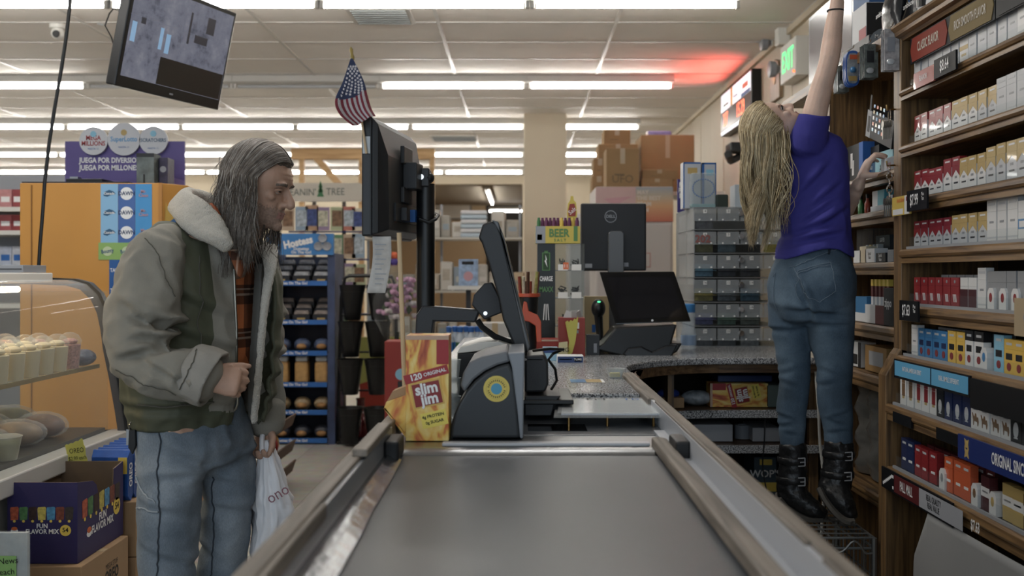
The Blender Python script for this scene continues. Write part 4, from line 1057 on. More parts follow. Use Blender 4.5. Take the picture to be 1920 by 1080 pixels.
b.prism(pr,'y',Y0S,YE+.07,M_wood);b.build('cornice',tu)
b=BT(tu);b.box((XL+.02,Y0S,.0),(XL+.035,YE,.10),M_woodz);b.build('plinth',tu)
b=BT(tu);b.box((1.19+.12,Y0S,1.76),(1.33,Y0S+.02,2.05),M_woodz);b.box((XL,Y0S-.05,0),(1.62,Y0S,2.1),M_woodz);b.build('end_panel',tu)
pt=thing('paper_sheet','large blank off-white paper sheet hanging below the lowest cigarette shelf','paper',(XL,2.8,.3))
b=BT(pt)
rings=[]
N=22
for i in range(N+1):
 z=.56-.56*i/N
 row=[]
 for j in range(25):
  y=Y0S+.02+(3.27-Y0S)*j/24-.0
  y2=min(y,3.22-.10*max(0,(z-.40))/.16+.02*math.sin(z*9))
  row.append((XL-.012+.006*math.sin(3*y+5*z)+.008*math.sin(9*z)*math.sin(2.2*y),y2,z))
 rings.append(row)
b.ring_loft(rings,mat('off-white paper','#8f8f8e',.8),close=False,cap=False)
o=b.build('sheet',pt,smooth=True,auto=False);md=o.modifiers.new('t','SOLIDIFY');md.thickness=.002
# ---- packs
CO=dict(rough=.35,coat=.2)
P={k:mat('pack '+k,v,**CO)for k,v in dict(white='#d6d5d3',red='#8e1a1f',gold='#b79a52',silver='#b9bbbe',navy='#1c2a55',blue='#2d79b0',yellow='#dcb028',orange='#c9541c',maroon='#4a1a1f',brown='#7a5a38',sky='#7fbcd6',black='#17171a',cream='#d8cfae',grey='#8b8d90').items()}
M_clear=glass_mat('clear acrylic','#c8ced2',.03,.10,1.08)
PW,PD=.0545,.0225
_pk={}
def pack(style,tall=.087):
 """front faces -x; base at z 0; body mesh with a lid part"""
 key=(style,tall)
 if key in _pk:
  return dup(_pk[key])
 S=style.split('-');kind,c1=S[0],S[1];c2=S[2]if len(S)>2 else 'white'
 H=tall;lh=H*.28;b=B();w=PW/2;e=.0006
 base={'chev':c2,'solid':c1,'band':c2,'low':c2,'camel':'white','med':c1,'oval':c1,'mark':c1,'clear':c1,'tank':c1,'label':c1,'plain':c1,'stripe':c2,'roof':c2}[kind]
 b.box((0,-w,0),(PD,w,H-lh-.0004),P[base])
 def q(y0,y1,z0,z1,m,d=1):
  b.box((-e*d,y0,z0),(0,y1,z1),P[m]if isinstance(m,str)else m)
 if kind=='chev':
  zt=H-lh-.0004
  b.prism([(-w,zt),(-w,zt-.030),(0,zt-.010),(w,zt-.030),(w,zt)],'x',-e,.0002,P[c1])
  q(-.008,.008,H*.36,H*.43,'grey');q(-.014,.014,H*.20,H*.25,'black')
 elif kind=='band':q(-w,w,H*.45,H*.6,c1);q(-.015,.015,H*.25,H*.33,c1)
 elif kind=='low':q(-w,w,0,H*.62,c1)
 elif kind=='camel':
  q(-.018,.018,H*.60,H*.63,'navy');q(-.012,.012,H*.53,H*.56,'grey')
  b.prism([(-.020,H*.22),(-.016,H*.35),(-.008,H*.33),(-.004,H*.43),(.002,H*.44),(.006,H*.34),(.010,H*.36),(.017,H*.45),(.021,H*.44),(.014,H*.26),(.013,H*.10),(.010,H*.10),(.008,H*.22),(-.010,H*.21),(-.013,H*.10),(-.016,H*.10)],'x',-e,.0002,P['brown'])
 elif kind=='med':
  b.lathe([(.011,-e*2),(.011,.0002)],P['red'],(0,0,H*.22),14,'x');q(-.017,.017,H*.42,H*.60,'black' if c1!='blue' else 'navy');
 elif kind=='oval':
  b.prism([(.013*math.cos(a*PI/8),H*.36+.020*math.sin(a*PI/8))for a in range(16)],'x',-e,.0002,P['silver']);q(-.010,.010,H*.12,H*.15,'silver')
 elif kind=='mark':
  for k in(-1,0,1):b.prism([(k*.008-.005,H*.18),(k*.008-.001,H*.18),(k*.008+.005,H*.44),(k*.008+.001,H*.44)],'x',-e,.0002,P['white'])
 elif kind=='label':q(-w,w,H*.40,H*.68,'white');q(-.018,.018,H*.52,H*.57,'grey')
 elif kind=='stripe':q(-.017,.009,H*.30,H-lh-.001,c1);q(-.012,.006,H*.22,H*.30,'gold')
 elif kind=='tank':q(-.012,.012,H*.40,H*.58,'grey')
 elif kind=='plain':q(-.012,.012,H*.45,H*.50,'grey');q(-w,w,H*.10,H*.14,'silver')
 elif kind=='roof':q(-w,w,H*.3,H*.55,c1);q(-.02,.02,H*.34,H*.5,'white',2)
 elif kind=='solid':q(-.014,.014,H*.30,H*.38,'white')
 o=b.build('cigarette_pack')
 lm={'chev':c1,'stripe':c2,'low':c2,'band':c2,'roof':c2,'camel':'navy'}.get(kind,c1)
 if kind=='med' and c1=='white':lm='black'
 b=B();b.box((0,-w,H-lh),(PD,w,H),P[lm])
 if kind=='chev':b.box((-e,-.016,H-.012),(0,.016,H-.007),P['white'])
 if kind=='stripe':b.box((-e,-.017,H-lh),(0,.009,H),P[c1])
 if kind=='mark':b.lathe([(.005,-e),(.005,.0002)],P['grey'],(0,0,H-lh*.5),10,'x')
 if kind in('med','solid'):b.box((-e,-.015,H-lh*.6),(0,.015,H-lh*.35),P['silver'])
 if kind=='plain':b.box((-e,-.02,H-lh*.5),(0,.02,H-lh*.3),P['silver'])
 b.build('lid',o)
 _pk[key]=o
 return o
DESC={'chev-red':'white cigarette pack with red chevron top','chev-gold':'white cigarette pack with gold chevron top','plain-silver':'silver white cigarette pack','band-gold':'white cigarette pack with gold band','solid-gold':'gold cigarette pack','chev-gold-silver':'silver cigarette pack with gold chevron top','chev-red-silver':'red topped pack in clear sleeve','plain-white':'plain white cigarette pack','roof-blue':'white cigarette pack with blue panel','mark-red':'red cigarette pack with white strokes','low-maroon':'maroon and white cigarette pack','tank-white':'white pusher box with grey window','tank-grey':'grey cigarette pack','med-blue':'blue cigarette pack with red medallion','med-yellow':'yellow cigarette pack with red medallion','med-white':'black topped white pack with red medallion','med-sky':'light blue pack with red medallion','stripe-brown':'white cigarette pack with brown stripe','stripe-red':'white cigarette pack with red stripe','oval-black':'black cigarette pack with pale oval','oval-navy':'navy cigarette pack with silver oval','camel-white':'white pack with blue top and tan camel','solid-navy':'navy cigarette pack','solid-red':'dark red cigarette pack','solid-orange':'orange cigarette pack','solid-maroon':'maroon cigarette pack','label-maroon':'maroon pack with white label','label-gold':'gold pack with white label'}
rows={0:[('plain-silver',6,0,.087),('band-gold',1,.015,.087),('plain-silver',2,.022,.09),('plain-silver',3,.012,.1),('plain-white',4,.02,.1)],1:[('chev-red',5,0,.087),('chev-gold',3,.004,.087),('chev-gold-silver',2,.004,.087),('plain-silver',6,.006,.1)],2:[('chev-red',2,.004,.087),('chev-red',2,-.003,.082),('chev-red',2,.008,.1),('chev-gold',3,.0,.09),('chev-gold-silver',1,.006,.1),('chev-gold-silver',3,.012,.103),('plain-silver',2,.01,.1)],3:[('chev-red-silver',5,.004,.087),('chev-gold-silver',4,.004,.09),('plain-white',3,.008,.12),('roof-blue',3,.004,.105)],4:[('mark-red',6,.002,.09),('low-maroon',2,.002,.09),('plain-white',1,.002,.118),('tank-grey',6,.0,.108)],5:[('plain-white',1,.0,.10),('med-blue',4,0,.092),('med-yellow',2,.0,.096),('med-white',2,.0,.104),None,('med-sky',1,0,.102),('med-yellow',3,0,.094)],6:[('stripe-brown',2,.0,.10),('stripe-red',3,.0,.10),('oval-black',1,0,.094),('oval-navy',3,0,.094),('camel-white',4,0,.10),('oval-black',2,0,.09)],7:[('solid-navy',2,0,.10),('solid-red',3,0,.095),None,('solid-orange',3,0,.1),None,('label-maroon',1,0,.092),None,('label-gold',2,0,.095),('label-maroon',2,0,.09)],}
for si,lst in rows.items():
 zt,zb,x=SH[si];y=YE-.055-.018;n=0
 if si==7:y-=.0
 for it in lst:
  if it is None:
   y-=.062;continue
  st,cnt,dz,tall=it
  for k in range(cnt):
   n+=1
   o=pack(st,tall)
   o.location=(x+.022+R.uniform(-.002,.002),y,zt+.004+max(0,dz)*.0)
   o.rotation_euler=(0,0,R.uniform(-.03,.03))
   tag(o,'%s, %s from oak post, %s shelf down'%(DESC[st],ORD[n],ORD[si+1]),'cigarette pack','cigarette packs on the %s oak shelf'%ORD[si+1])
   y-=.0595
 if si in(4,5,6,7):
  st={4:'tank-grey',5:'tank-grey',6:'tank-grey',7:'solid-maroon'}[si]
  y=YE-.20
  for k in range(8):
   o=pack(st,.098);o.location=(x+.06,y,zt+.004)
   tag(o,'%s, back row, %s from oak post, %s shelf down'%(DESC[st],ORD[k+1],ORD[si+1]),'cigarette pack','back row packs on the %s oak shelf'%ORD[si+1])
   y-=.0595
for si in range(8):
 zt,zb,x=SH[si]
 b=BT(tu);b.box((x+.004,Y0S+.03,zt),(x+.10,YE-.03,zt+.003),M_dark)
 if si>2:b.box((x+.001,Y0S+.03,zt),(x+.008,YE-.03,zt+.009),mat('pale grey rail','#8d9094',.45))
 tr=b.build('pack_tray',tu)
 b=BT(tu);b.quad((x+.012,Y0S+.03,zt+.003),(x+.012,YE-.03,zt+.003),(x+.012,YE-.03,zt+(.04 if si>2 else .028)),(x+.012,Y0S+.03,zt+(.04 if si>2 else .028)),M_clear)
 b.build('front_strip',tr)
for si,ys,c in((4,[.62,.69,.76,.83,.90],'red'),(5,[.60],'blue'),(7,[.40],'grey'),(7,[.62],'brown'),(7,[.73],'gold')):
 zt,zb,x=SH[si]
 for k,d in enumerate(ys):
  b=B();b.prism([(-.02,0),(.02,0),(.02,.05),(.010,.062),(-.012,.062),(-.02,.05)],'x',0,.03,P['white'])
  b.prism([(.009*math.cos(a*PI/6),.036+.013*math.sin(a*PI/6))for a in range(12)],'x',-.0006,.0002,P[c])
  o=b.build('pusher');o.location=(x+.0142,YE-d,zt+.004)
  tag(o,'white pusher with %s oval, %s one from oak post, %s shelf down'%(c,ORD[k+1+(1 if(si,c)==(7,'brown')else 2 if(si,c)==(7,'gold')else 0)],ORD[si+1]),'pusher','white pack pushers')
  # ---- price and brand signs: boards facing the aisle
def sign(name,label,y1,y0,z1,z0,x,bg,tilt=0,th=.006):
 """y1 far edge, y0 near edge"""
 t=thing(name,label,'sign',(x,(y0+y1)/2,(z0+z1)/2))
 B().box((0,-(y1-y0)/2,-(z1-z0)/2),(th,(y1-y0)/2,(z1-z0)/2),bg).build('board',t)
 return t
U=(0,-1,0)
def zk(k,x):return CH-k*x
def yx(px,x):return FX*x/(px-CX)
S_black=mat('black sign','#141518',.5,spec=.15);S_red=mat('red sign','#86301f',.6,spec=.15);S_gold=mat('gold sign','#7c6a3e',.6,spec=.15);S_sky=mat('pale blue sign','#4f9cc4',.5,spec=.2)
def sgtext(t,s,size,m,dy=0,dz=0,sq=.8,bold=.01,al='CENTER'):
 return text(s,size,m,(-.0012,-dy,dz),U,(0,0,1),t,'lettering',bold,al,squash=sq)
xs_=X1-.03
def header(name,label,px0,px1,k0,k1,bg,s,pt):
 x=X1+.005;y1,y0=yx(px0,x),yx(px1,x);z1,z0=zk(k1,x),zk(k0,x)
 t=thing(name,label,'sign',(x,(y0+y1)/2,(z0+z1)/2));w=(y1-y0)/2;h=(z1-z0)/2
 B().box((.002,-w-.0,-h-.004),(.006,w+.0,h+.004),S_black).build('backing',t)
 B().prism([(-w+.004,0),(-w+.02,h),(w-.02,h),(w-.004,0),(w-.02,-h),(-w+.02,-h)],'x',0,.002,bg).build('panel',t)
 sgtext(t,s,.042*pt,mat('pale lettering','#bfb6a4',.5),sq=.52,bold=.02)
 return t
header('header_sign','red pointed sign reading CLASSIC FLAVOR under the shelf cornice',1706,1777,-.54,-.60,S_red,'CLASSIC FLAVOR',1)
header('header_sign','gold pointed sign reading RICH SMOOTH FLAVOR under the shelf cornice',1777,1864,-.54,-.60,S_gold,'RICH SMOOTH FLAVOR',.9)
header('header_sign','plain black sign under the cornice beside the gold pointed sign',1866,1960,-.54,-.60,S_black,' ',1)
t=sign('shelf_sign','red plastic shelf tag beside the 8.64 price on the top shelf',yx(1713,xs_),yx(1751,xs_),1.905,1.855,xs_-.0,mat('faded red tag','#a3524c',.25,coat=.5));sgtext(t,'FLAVOR',.024,M_wprint,sq=.7)
t=sign('price_sign','black price sign reading 8.64 on the top cigarette shelf',yx(1751,xs_),yx(1792,xs_),1.915,1.858,xs_,S_black);sgtext(t,'$8.64',.046,M_wprint,sq=.62)
t=sign('promo_card','yellow card with red and white packs printed beside the 7.99 price',yx(1675,xs_),yx(1708,xs_),1.525,1.463,xs_-.004,mat('yellow card','#c9ab35',.4))
sgtext(t,'Special Blend',.020,M_orange,.0,.018,sq=.6);b=B();b.box((-.001,-.075,-.03),(0,-.035,.03),P['white']);b.box((-.0012,-.07,.012),(0,-.05,.026),P['red']);b.box((-.001,-.02,-.028),(0,.07,-.010),P['white']);b.build('print',t)
t=sign('price_sign','black price sign reading 7.99 on the third shelf down',yx(1706,xs_),yx(1744,xs_),1.535,1.470,xs_-.01,S_black);sgtext(t,'$7.99',.050,M_wprint,-.018,0,sq=.6);sgtext(t,'Plus\nTax',.016,M_wprint,.052,.008)
t=sign('price_sign','black price sign reading 7.63 on the fifth shelf down',yx(1692,xs_),yx(1727,xs_),1.185,1.120,xs_-.01,S_black);sgtext(t,'$7.63',.050,M_wprint,-.018,0,sq=.6);sgtext(t,'Plus\nTax',.016,M_wprint,.052,.008)
xl=XL-.02
t=sign('shelf_sign','long black strip with two light blue panels on the sixth shelf down',yx(1676,xl),yx(1818,xl),.995,.935,xl,S_black)
w=(yx(1676,xl)-yx(1818,xl))/2
for k,(a,c,s)in enumerate(((w-.01,w-.30,'NATURAL AMERICAN SPIRIT'),(w-.31,w-.56,'REAL. SIMPLE. DIFFERENT.'))):
 b=B();b.box((-.001,c,-.022),(0,a,.026),S_sky);b.build('panel',t);sgtext(t,s,.02,M_wprint,-(a+c)/2,.004,sq=.62)
sgtext(t,'$9.32',.036,M_wprint,-(w-.62),.006,sq=.6,bold=.02)
t=sign('shelf_sign','plain black plastic strip beside the light blue panels on the sixth shelf',yx(1820,xl),yx(2020,xl),.990,.910,xl-.002,S_black)
t=sign('shelf_sign','dark blue strip reading ORIGINAL SINCE 1913 on the seventh shelf down',yx(1796,xl-.005),yx(2010,xl-.005),.83,.765,xl-.005,mat('royal blue sign','#1d2f6e',.35))
b=B()
for dy,dz in((0,.012),(0,-.012)):b.prism([(.24+.02*math.cos(a*PI/4)*(1 if a%2 else .45),dz+.02*math.sin(a*PI/4)*(1 if a%2 else .45))for a in range(8)],'x',-.001,0,P['gold'])
b.build('emblem',t);sgtext(t,'ORIGINAL SINCE 1913',.044,M_wprint,.03,0,sq=.55,bold=.015)
for k,(a,c)in enumerate(((1671,1705),(1752,1793))):
 sign('label_holder','empty black label holder on the seventh shelf, %s from the oak post'%ORD[k+1],yx(a,xl),yx(c,xl),.822,.788,xl+.005,S_black)
t=sign('shelf_sign','long shelf strip reading PALL MALL REAL QUALITY REAL VALUE on the bottom shelf',yx(1655,xl),yx(1788,xl),.628,.560,xl-.004,S_black)
w=(yx(1655,xl)-yx(1788,xl))/2
b=B();b.box((-.001,w-.12,-.028),(0,w-.005,.028),S_black)
for a in range(10):b.box((-.0014,w-.115+.011*(a%9),-.022+.005*((a*7)%8)),(0,w-.105+.011*(a%9),-.012+.005*((a*7)%8)),M_wprint)
b.build('emblem',t)
b=B();b.box((-.001,w-.33,-.028),(0,w-.12,.028),mat('dark red sign','#5d1d1f',.35));b.build('panel',t);sgtext(t,'PALL MALL',.044,M_wprint,-(w-.225),0,sq=.5)
b=B();b.box((-.001,w-.64,-.028),(0,w-.33,.028),mat('grey white sign','#9ea0a6',.4));b.build('panel',t);sgtext(t,'REAL QUALITY\nREAL VALUE',.026,M_ink,-(w-.44),0,sq=.62)
sgtext(t,'$7.63',.04,M_wprint,-(w-.72),.004,sq=.6,bold=.02)
t=sign('poster_edge','pale patterned card at the near end of the fifth shelf',yx(1903,xs_),yx(1985,xs_),1.21,1.115,xs_-.002,mat('tan card','#a08a66',.5));b=B();b.lathe([(.025,-.001),(.025,0)],M_blue,(0,.03,0),14,'x');b.build('print',t)

# ---------------------------------------------------------------- second oak unit beyond the end post
YF1=4.30
tf=thing('oak_shelf_unit','tall oak shelf unit with accessories behind the reaching woman','shelf unit',(1.45,3.93,0))
FS=[(1.634,1.592),(1.4986,1.452),(1.312,1.268),(1.085,1.035),(.90,.845),(.476,.43)]
for zt,zb in FS:
 b=BT(tf);lip(b,zt,zb,X1+.015,YE+.07,YF1);b.build('shelf',tf)
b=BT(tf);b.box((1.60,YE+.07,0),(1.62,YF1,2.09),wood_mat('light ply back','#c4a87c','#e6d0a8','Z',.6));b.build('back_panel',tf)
b=BT(tf);b.box((X1,YF1,0),(1.62,YF1+.05,2.07),M_woodz);b.build('end_panel',tf)
b=BT(tf);b.box((X1-.01,YE+.07,2.07),(1.88,5.02,2.095),M_wood);b.box((X1-.014,YE+.07,2.06),(X1-.002,5.02,2.10),M_wood);b.build('top_board',tf)
b=BT(tf);b.box((1.45,YE+.07,.48),(1.46,YF1,.845),M_woodz);b.build('lower_panel',tf)
def S_at(px,X):return(px-CX)/X
def ybox(name,label,cat,px0,px1,z,ytop,X,depth,m,group=None,tilt=0,near=None):
 """carton on a side shelf: its long face turned to the aisle between pixel columns px0 (far) and px1 (near)"""
 y1,y0=yx(px0,X),yx(px1,X);h=CH-(ytop-CY)/S_at((px0+px1)/2,X)-z
 t=thing(name,label,cat,(X,(y0+y1)/2,z),0,group);t['_w']=(y1-y0)/2;t['_h']=h
 w=(y1-y0)/2
 b=B();b.box((0,-w,0),(depth,w,h),m);b.build('carton',t,bevel=.001)
 if tilt:t.rotation_euler=(tilt,0,0)
 if near:
  b=B();b.box((.002,-w-.0008,.002),(depth-.002,-w,h-.002),near);b.build('end_print',t)
 return t,w,h
def prt(t,rects,name='print'):
 for y0,y1,z0,z1,m in rects:b=B();b.box((-.0008,y0,z0),(0,y1,z1),m);b.build(name,t)
A=lambda n,h,**k:mat('carton '+n,h,**k)
G='accessories on the far oak shelves'
t,w,h=ybox('accessory_box','grey earphone box with bright blue end panel on the upper oak shelf','box',1582,1618,1.637,272,1.34,.09,A('charcoal','#33363a'),G)
b=B();b.box((.0,-w-.001,.0),(.045,-w,h),A('bright blue','#1c62b4'));b.build('end_print',t)
prt(t,[(-.012,.012,.03,.09,M_wprint),(.005,.03,.06,.12,M_wprint),(-w,-w+.045,0,h,A('bright blue','#1c62b4'))])
t,w,h=ybox('accessory_box','dark cable box with small blue panel beside the grey earphone box','box',1619,1648,1.637,276,1.37,.08,A('black','#1d1f23'),G);prt(t,[(-w*.8,w*.7,.01,h*.5,A('slate blue','#3c6688'))]);sgtext(t,'CABLE',.018,M_wprint,0,h*.36)
t,w,h=ybox('accessory_box','light blue carton near the end of the upper oak shelf','box',1641,1674,1.637,283,1.35,.12,A('aqua','#7fb9c6'),G);sgtext(t,'AM',.04,M_ink,-.02,h*.3,bold=.02)
t,w,h=ybox('accessory_box','small white carton in front of the light blue one','box',1652,1675,1.637,296,1.31,.03,A('white','#cfd2d4'),G);prt(t,[(-w*.6,0,.01,h*.6,A('pale pink','#cfa9a6'))])
t,w,h=ybox('phone_box','black phone carton with rows of app icons tilted on other boxes','box',1622,1672,1.76,215,1.33,.11,A('black','#1d1f23'),G,tilt=.30)
b=B()
for i in range(4):
 for j in range(5):b.box((-.001,w*.5-.035*i-.008,h*.35+.022*j-.006),(0,w*.5-.035*i+.008,h*.35+.022*j+.006),[P['sky'],P['orange'],P['white'],P['gold'],P['blue']][(i*2+j)%5])
b.build('icons',t);b=B();b.box((0,w,0),(.11,w+.001,h),A('grey','#8d9094'));b.box((-.001,w-.05,0),(0,w,h),A('grey','#8d9094'));b.box((-.0015,w-.04,.02),(0,w-.015,.08),M_ink);b.box((-.0015,w-.04,.1),(0,w-.02,.16),M_ink);b.build('end_print',t)
for px0,px1,yt,c,X,lab in((1612,1617,366,'#2f6a3a',1.33,'tiny green bottle beside the woman on the second oak shelf'),(1624,1630,364,'#8e3a26',1.33,'tiny red bottle on the second oak shelf')):
 y=yx((px0+px1)/2,X);t=thing('small_bottle',lab,'bottle',(X,y,1.5005),0,G)
 B().lathe([(.011,0),(.012,.004),(.012,.04),(.006,.05),(.006,.06)],A('c'+c,c,rough=.2),n=12).build('bottle',t,smooth=True);B().lathe([(.007,.06),(.007,.075)],M_black,n=10).build('cap',t)
t,w,h=ybox('accessory_box','teal and white carton on the second oak shelf','box',1636,1658,1.5005,357,1.33,.05,A('teal','#3f93a0'),G);prt(t,[(w*.1,w,0,h,A('white','#cfd2d4'))])
t,w,h=ybox('accessory_box','flat white carton in front of the teal one','box',1632,1662,1.5005,385,1.305,.02,A('white','#cfd2d4'),G)
t,w,h=ybox('accessory_box','brown carton beside the teal one on the second oak shelf','box',1662,1674,1.5005,366,1.33,.05,A('brown','#6b4330'),G);prt(t,[(-w,w*.2,h*.4,h,A('white','#cfd2d4'))])
for i,(px0,px1,yt,c,c2)in enumerate(((1600,1614,470,'white','#cfd2d4'),(1612,1624,462,'cream','#c9bda0'),(1622,1640,466,'white','#cfd2d4'),(1642,1660,474,'black','#1d1f23'),(1664,1675,468,'grey','#8d9094'))):
 t,w,h=ybox('lighter_box',['small white carton','small cream carton','white carton with dark writing','black carton with white writing','grey carton at the oak post'][i]+' on the third oak shelf','box',px0,px1,1.314,yt,1.32,.05,A(c,c2),G)
 if i in(2,3):sgtext(t,'Special\nValue',.018,M_wprint if i==3 else M_ink,0,h*.5,sq=.7)
t,w,h=ybox('blister_display','dark hanging blister card with pale writing on the third oak shelf','box',1642,1668,1.38,424,1.40,.02,A('black','#1d1f23'),G);t.location.z=1.345;sgtext(t,'LIGHTER',.022,M_wprint,0,h*.75,sq=.6)
t=thing('display_case','clear plastic display case on the third oak shelf beside the woman','case',(1.33,4.02,1.314),0,G)
b=B()
for a,c in(((0,-.09,0),(.002,.09,.13)),((.0,-.09,0),(.12,-.088,.13)),((0,-.09,.128),(.12,.09,.13))):b.box(a,c,M_clear)
b.build('case',t);b=B()
for i in range(4):b.box((.03,-.07+.04*i,.0),(.05,-.05+.04*i,.07),[P['silver'],P['grey'],P['gold'],P['silver']][i])
b.build('contents',t)
t,w,h=ybox('accessory_box','blue and white carton on the fourth oak shelf','box',1604,1625,1.087,556,1.32,.07,A('blue','#1f6fa4'),G);prt(t,[(-w,w,0,h*.35,A('white','#cfd2d4'))])
t,w,h=ybox('lighter_display','display of dark red lighters with yellow tops on the fourth oak shelf','display',1622,1658,1.087,572,1.31,.10,A('white','#cfd2d4'),G);prt(t,[(-w,-w*.1,0,h,A('dark red','#5c1f1f'))])
for i in range(5):
 b=B();yy=w-.02-i*(2*w-.04)/4;b.box((.02,yy-.010,h),(.035,yy+.010,h+.07),A('white','#cfd2d4'));b.box((.0195,yy-.0105,h+.03),(.0355,yy+.0105,h+.07),A('dark red','#5c1f1f'));b.box((.019,yy-.011,h+.07),(.036,yy+.011,h+.095),M_yel);b.build('lighter',t)
t,w,h=ybox('lighter_box','black lighter carton reading zippo beside the oak post','box',1657,1675,1.087,540,1.30,.06,A('black','#1d1f23'),G);sgtext(t,'zippo',.042,M_wprint,0,h*.6,sq=.75,bold=.02)
t,w,h=ybox('accessory_box','white carton with black shape on the lowest stocked oak shelf','box',1590,1614,.902,640,1.34,.06,A('white','#cfd2d4'),G);prt(t,[(-w*.5,w*.2,h*.1,h*.5,M_ink),(-w,-w*.6,0,h,M_ink)])
t,w,h=ybox('accessory_box','golden brown carton with grey label on the lowest stocked oak shelf','box',1622,1662,.902,650,1.33,.10,A('amber','#8f6a2e'),G);prt(t,[(-w*.7,w*.6,h*.25,h*.8,A('grey','#8d9094'))])
t=thing('wire_loop','coiled clear cable loop beside the golden brown carton','cable',(1.30,3.62,.945),0,G)
b=B();b.tube([(0,.035*math.cos(a),.042*math.sin(a))for a in[i*PI/8 for i in range(17)]],.004,M_clear,6);b.build('loop',t,smooth=True)
t=thing('wrapped_board','grey board wrapped in shiny plastic behind the boots','board',(1.36,3.9,.48))
b=B();rings=[]
for i in range(12):
 rings.append([(.0+.012*math.sin(i*1.7+j*.9)+.01*math.sin(j*2.3),-.30+.055*j,.345*i/11)for j in range(12)])
b.ring_loft(rings,mat('crumpled wrap','#5b5a56',.18,vary=.3,vscale=6),close=False,cap=False);b.build('wrap',t,smooth=True);B().box((.03,-.3,0),(.05,.3,.34),M_dark).build('board',t)
def keys(p,lab,n,chain):
 t=thing('key_ring',lab,'keys',p)
 b=B();b.tube([(.03,0,.03),(.0,0,.03),(-.02,0,.028),(-.022,0,.045)],.003,mat('brass','#8a6a36',.3,metal=1),8);b.build('hook',t,smooth=True)
 z=.028
 if chain:
  for i in range(chain):
   b=B();b.tube([(-.012+.010*math.cos(a)*(1 if i%2 else .3),.010*math.cos(a)*(.3 if i%2 else 1),z-.014+.014*math.sin(a))for a in[k*PI/5 for k in range(11)]],.0028,M_chrome,6);b.build('link',t,smooth=True);z-=.022
 else:
  b=B();b.tube([(-.012,.012*math.cos(a),z-.018+.020*math.sin(a))for a in[k*PI/6 for k in range(13)]],.002,M_chrome,6);b.build('ring',t,smooth=True);z-=.036
 for i in range(n):
  an=-.5+i/max(1,n-1)
  b=B();b.lathe([(.013,-.0012),(.013,.0012)],mat('nickel','#8f8b82',.4,metal=1),(-.014-.003*i,an*.03,z-.012),12,'x')
  b.box((-.0155-.003*i,an*.03-.004,z-.062),(-.0135-.003*i,an*.03+.004,z-.02),mat('nickel','#8f8b82',.4,metal=1));b.build('key',t)
keys((X1-.012,3.535,1.80),'bunch of keys on a brass hook high on the oak post',6,0)
keys((X1-.012,3.535,1.61),'keys on a silver chain hanging lower on the oak post',4,5)
GT='goods on top of the oak units'
t,w,h=ybox('storage_box','grey cardboard box with dark printed end on top of the oak unit','box',1579,1629,2.102,82,1.30,.30,A('grey board','#7f7f7e'),GT,near=A('dark print','#2b3540'))
b=B();b.lathe([(.06,-w-.0016),(.06,-w)],A('pale grey','#7d868d'),(.06,0,h*.42),16,'y');b.box((.1,-w-.0016,.05),(.27,-w,.1),A('slate','#55646f'));b.build('end_picture',t)
text('MAKE IT SNAPPY FOR A DAY',.020,M_wprint,(.15,-w-.002,h*.88),(1,0,0),(0,0,1),t,bold=.01)
t2z=2.102+h
t,w,h=ybox('storage_box','white and red box lying on the grey box','box',1598,1624,t2z+.001,14,1.33,.3,A('white','#cfd2d4'),GT,near=A('black','#1d1f23'));prt(t,[(-w,w*.0,0,h*.4,A('pink red','#a2484c'))])
t,w,h=ybox('storage_box','blue box at the very top of the stack above the oak unit','box',1600,1630,t2z+h+.002,-60,1.36,.3,A('blue print','#26578c'),GT)
for i,(px0,px1,yt,c)in enumerate(((1672,1700,-10,'#27292c'),(1702,1722,-25,'#3a3c40'))):
 t=thing('snack_bag',['black crinkled bag with pale lettering above the oak post','dark bag behind the black crinkled one'][i],'bag',(X1+.02+.05*i,yx((px0+px1)/2,X1+.05),2.102),0,GT)
 b=B();rings=[]
 for k in range(7):
  f=k/6;th=.035*math.sin(PI*min(1,f*1.05))+.002
  rings.append([(th*math.cos(a)+.03*f,(.085-.01*math.sin(3*f))*math.sin(a),.22*f)for a in[j*PI/8 for j in range(16)]])
 b.ring_loft(rings,mat('bag '+c,c,.25,bump=.4,bscale=20));b.build('bag',t,smooth=True);text('ambition',.026,M_wprint,(-.036,0,.08),U,(0,0,1),t)
t=thing('paper_cup','striped paper cup on top above the red pointed sign','cup',(X1+.04,yx(1740,X1+.04),2.102),0,GT)
B().lathe([(.03,0),(.04,.12),(.042,.12)],A('white','#cfd2d4'),n=20).build('cup',t,smooth=True);B().lathe([(.0345,.03),(.0375,.07)],P['black'],n=20,cap=False).build('band',t)
t=thing('helmet','rounded white plastic tub on top above the gold pointed sign','tub',(X1+.08,yx(1780,X1+.08),2.102),0,GT);t.name='plastic_tub'
B().sphere((0,0,.03),.07,A('white','#cfd2d4'),12,(1,1,.9)).build('dome',t,smooth=True);B().lathe([(.075,0),(.075,.02)],M_grey,n=20).build('rim',t)
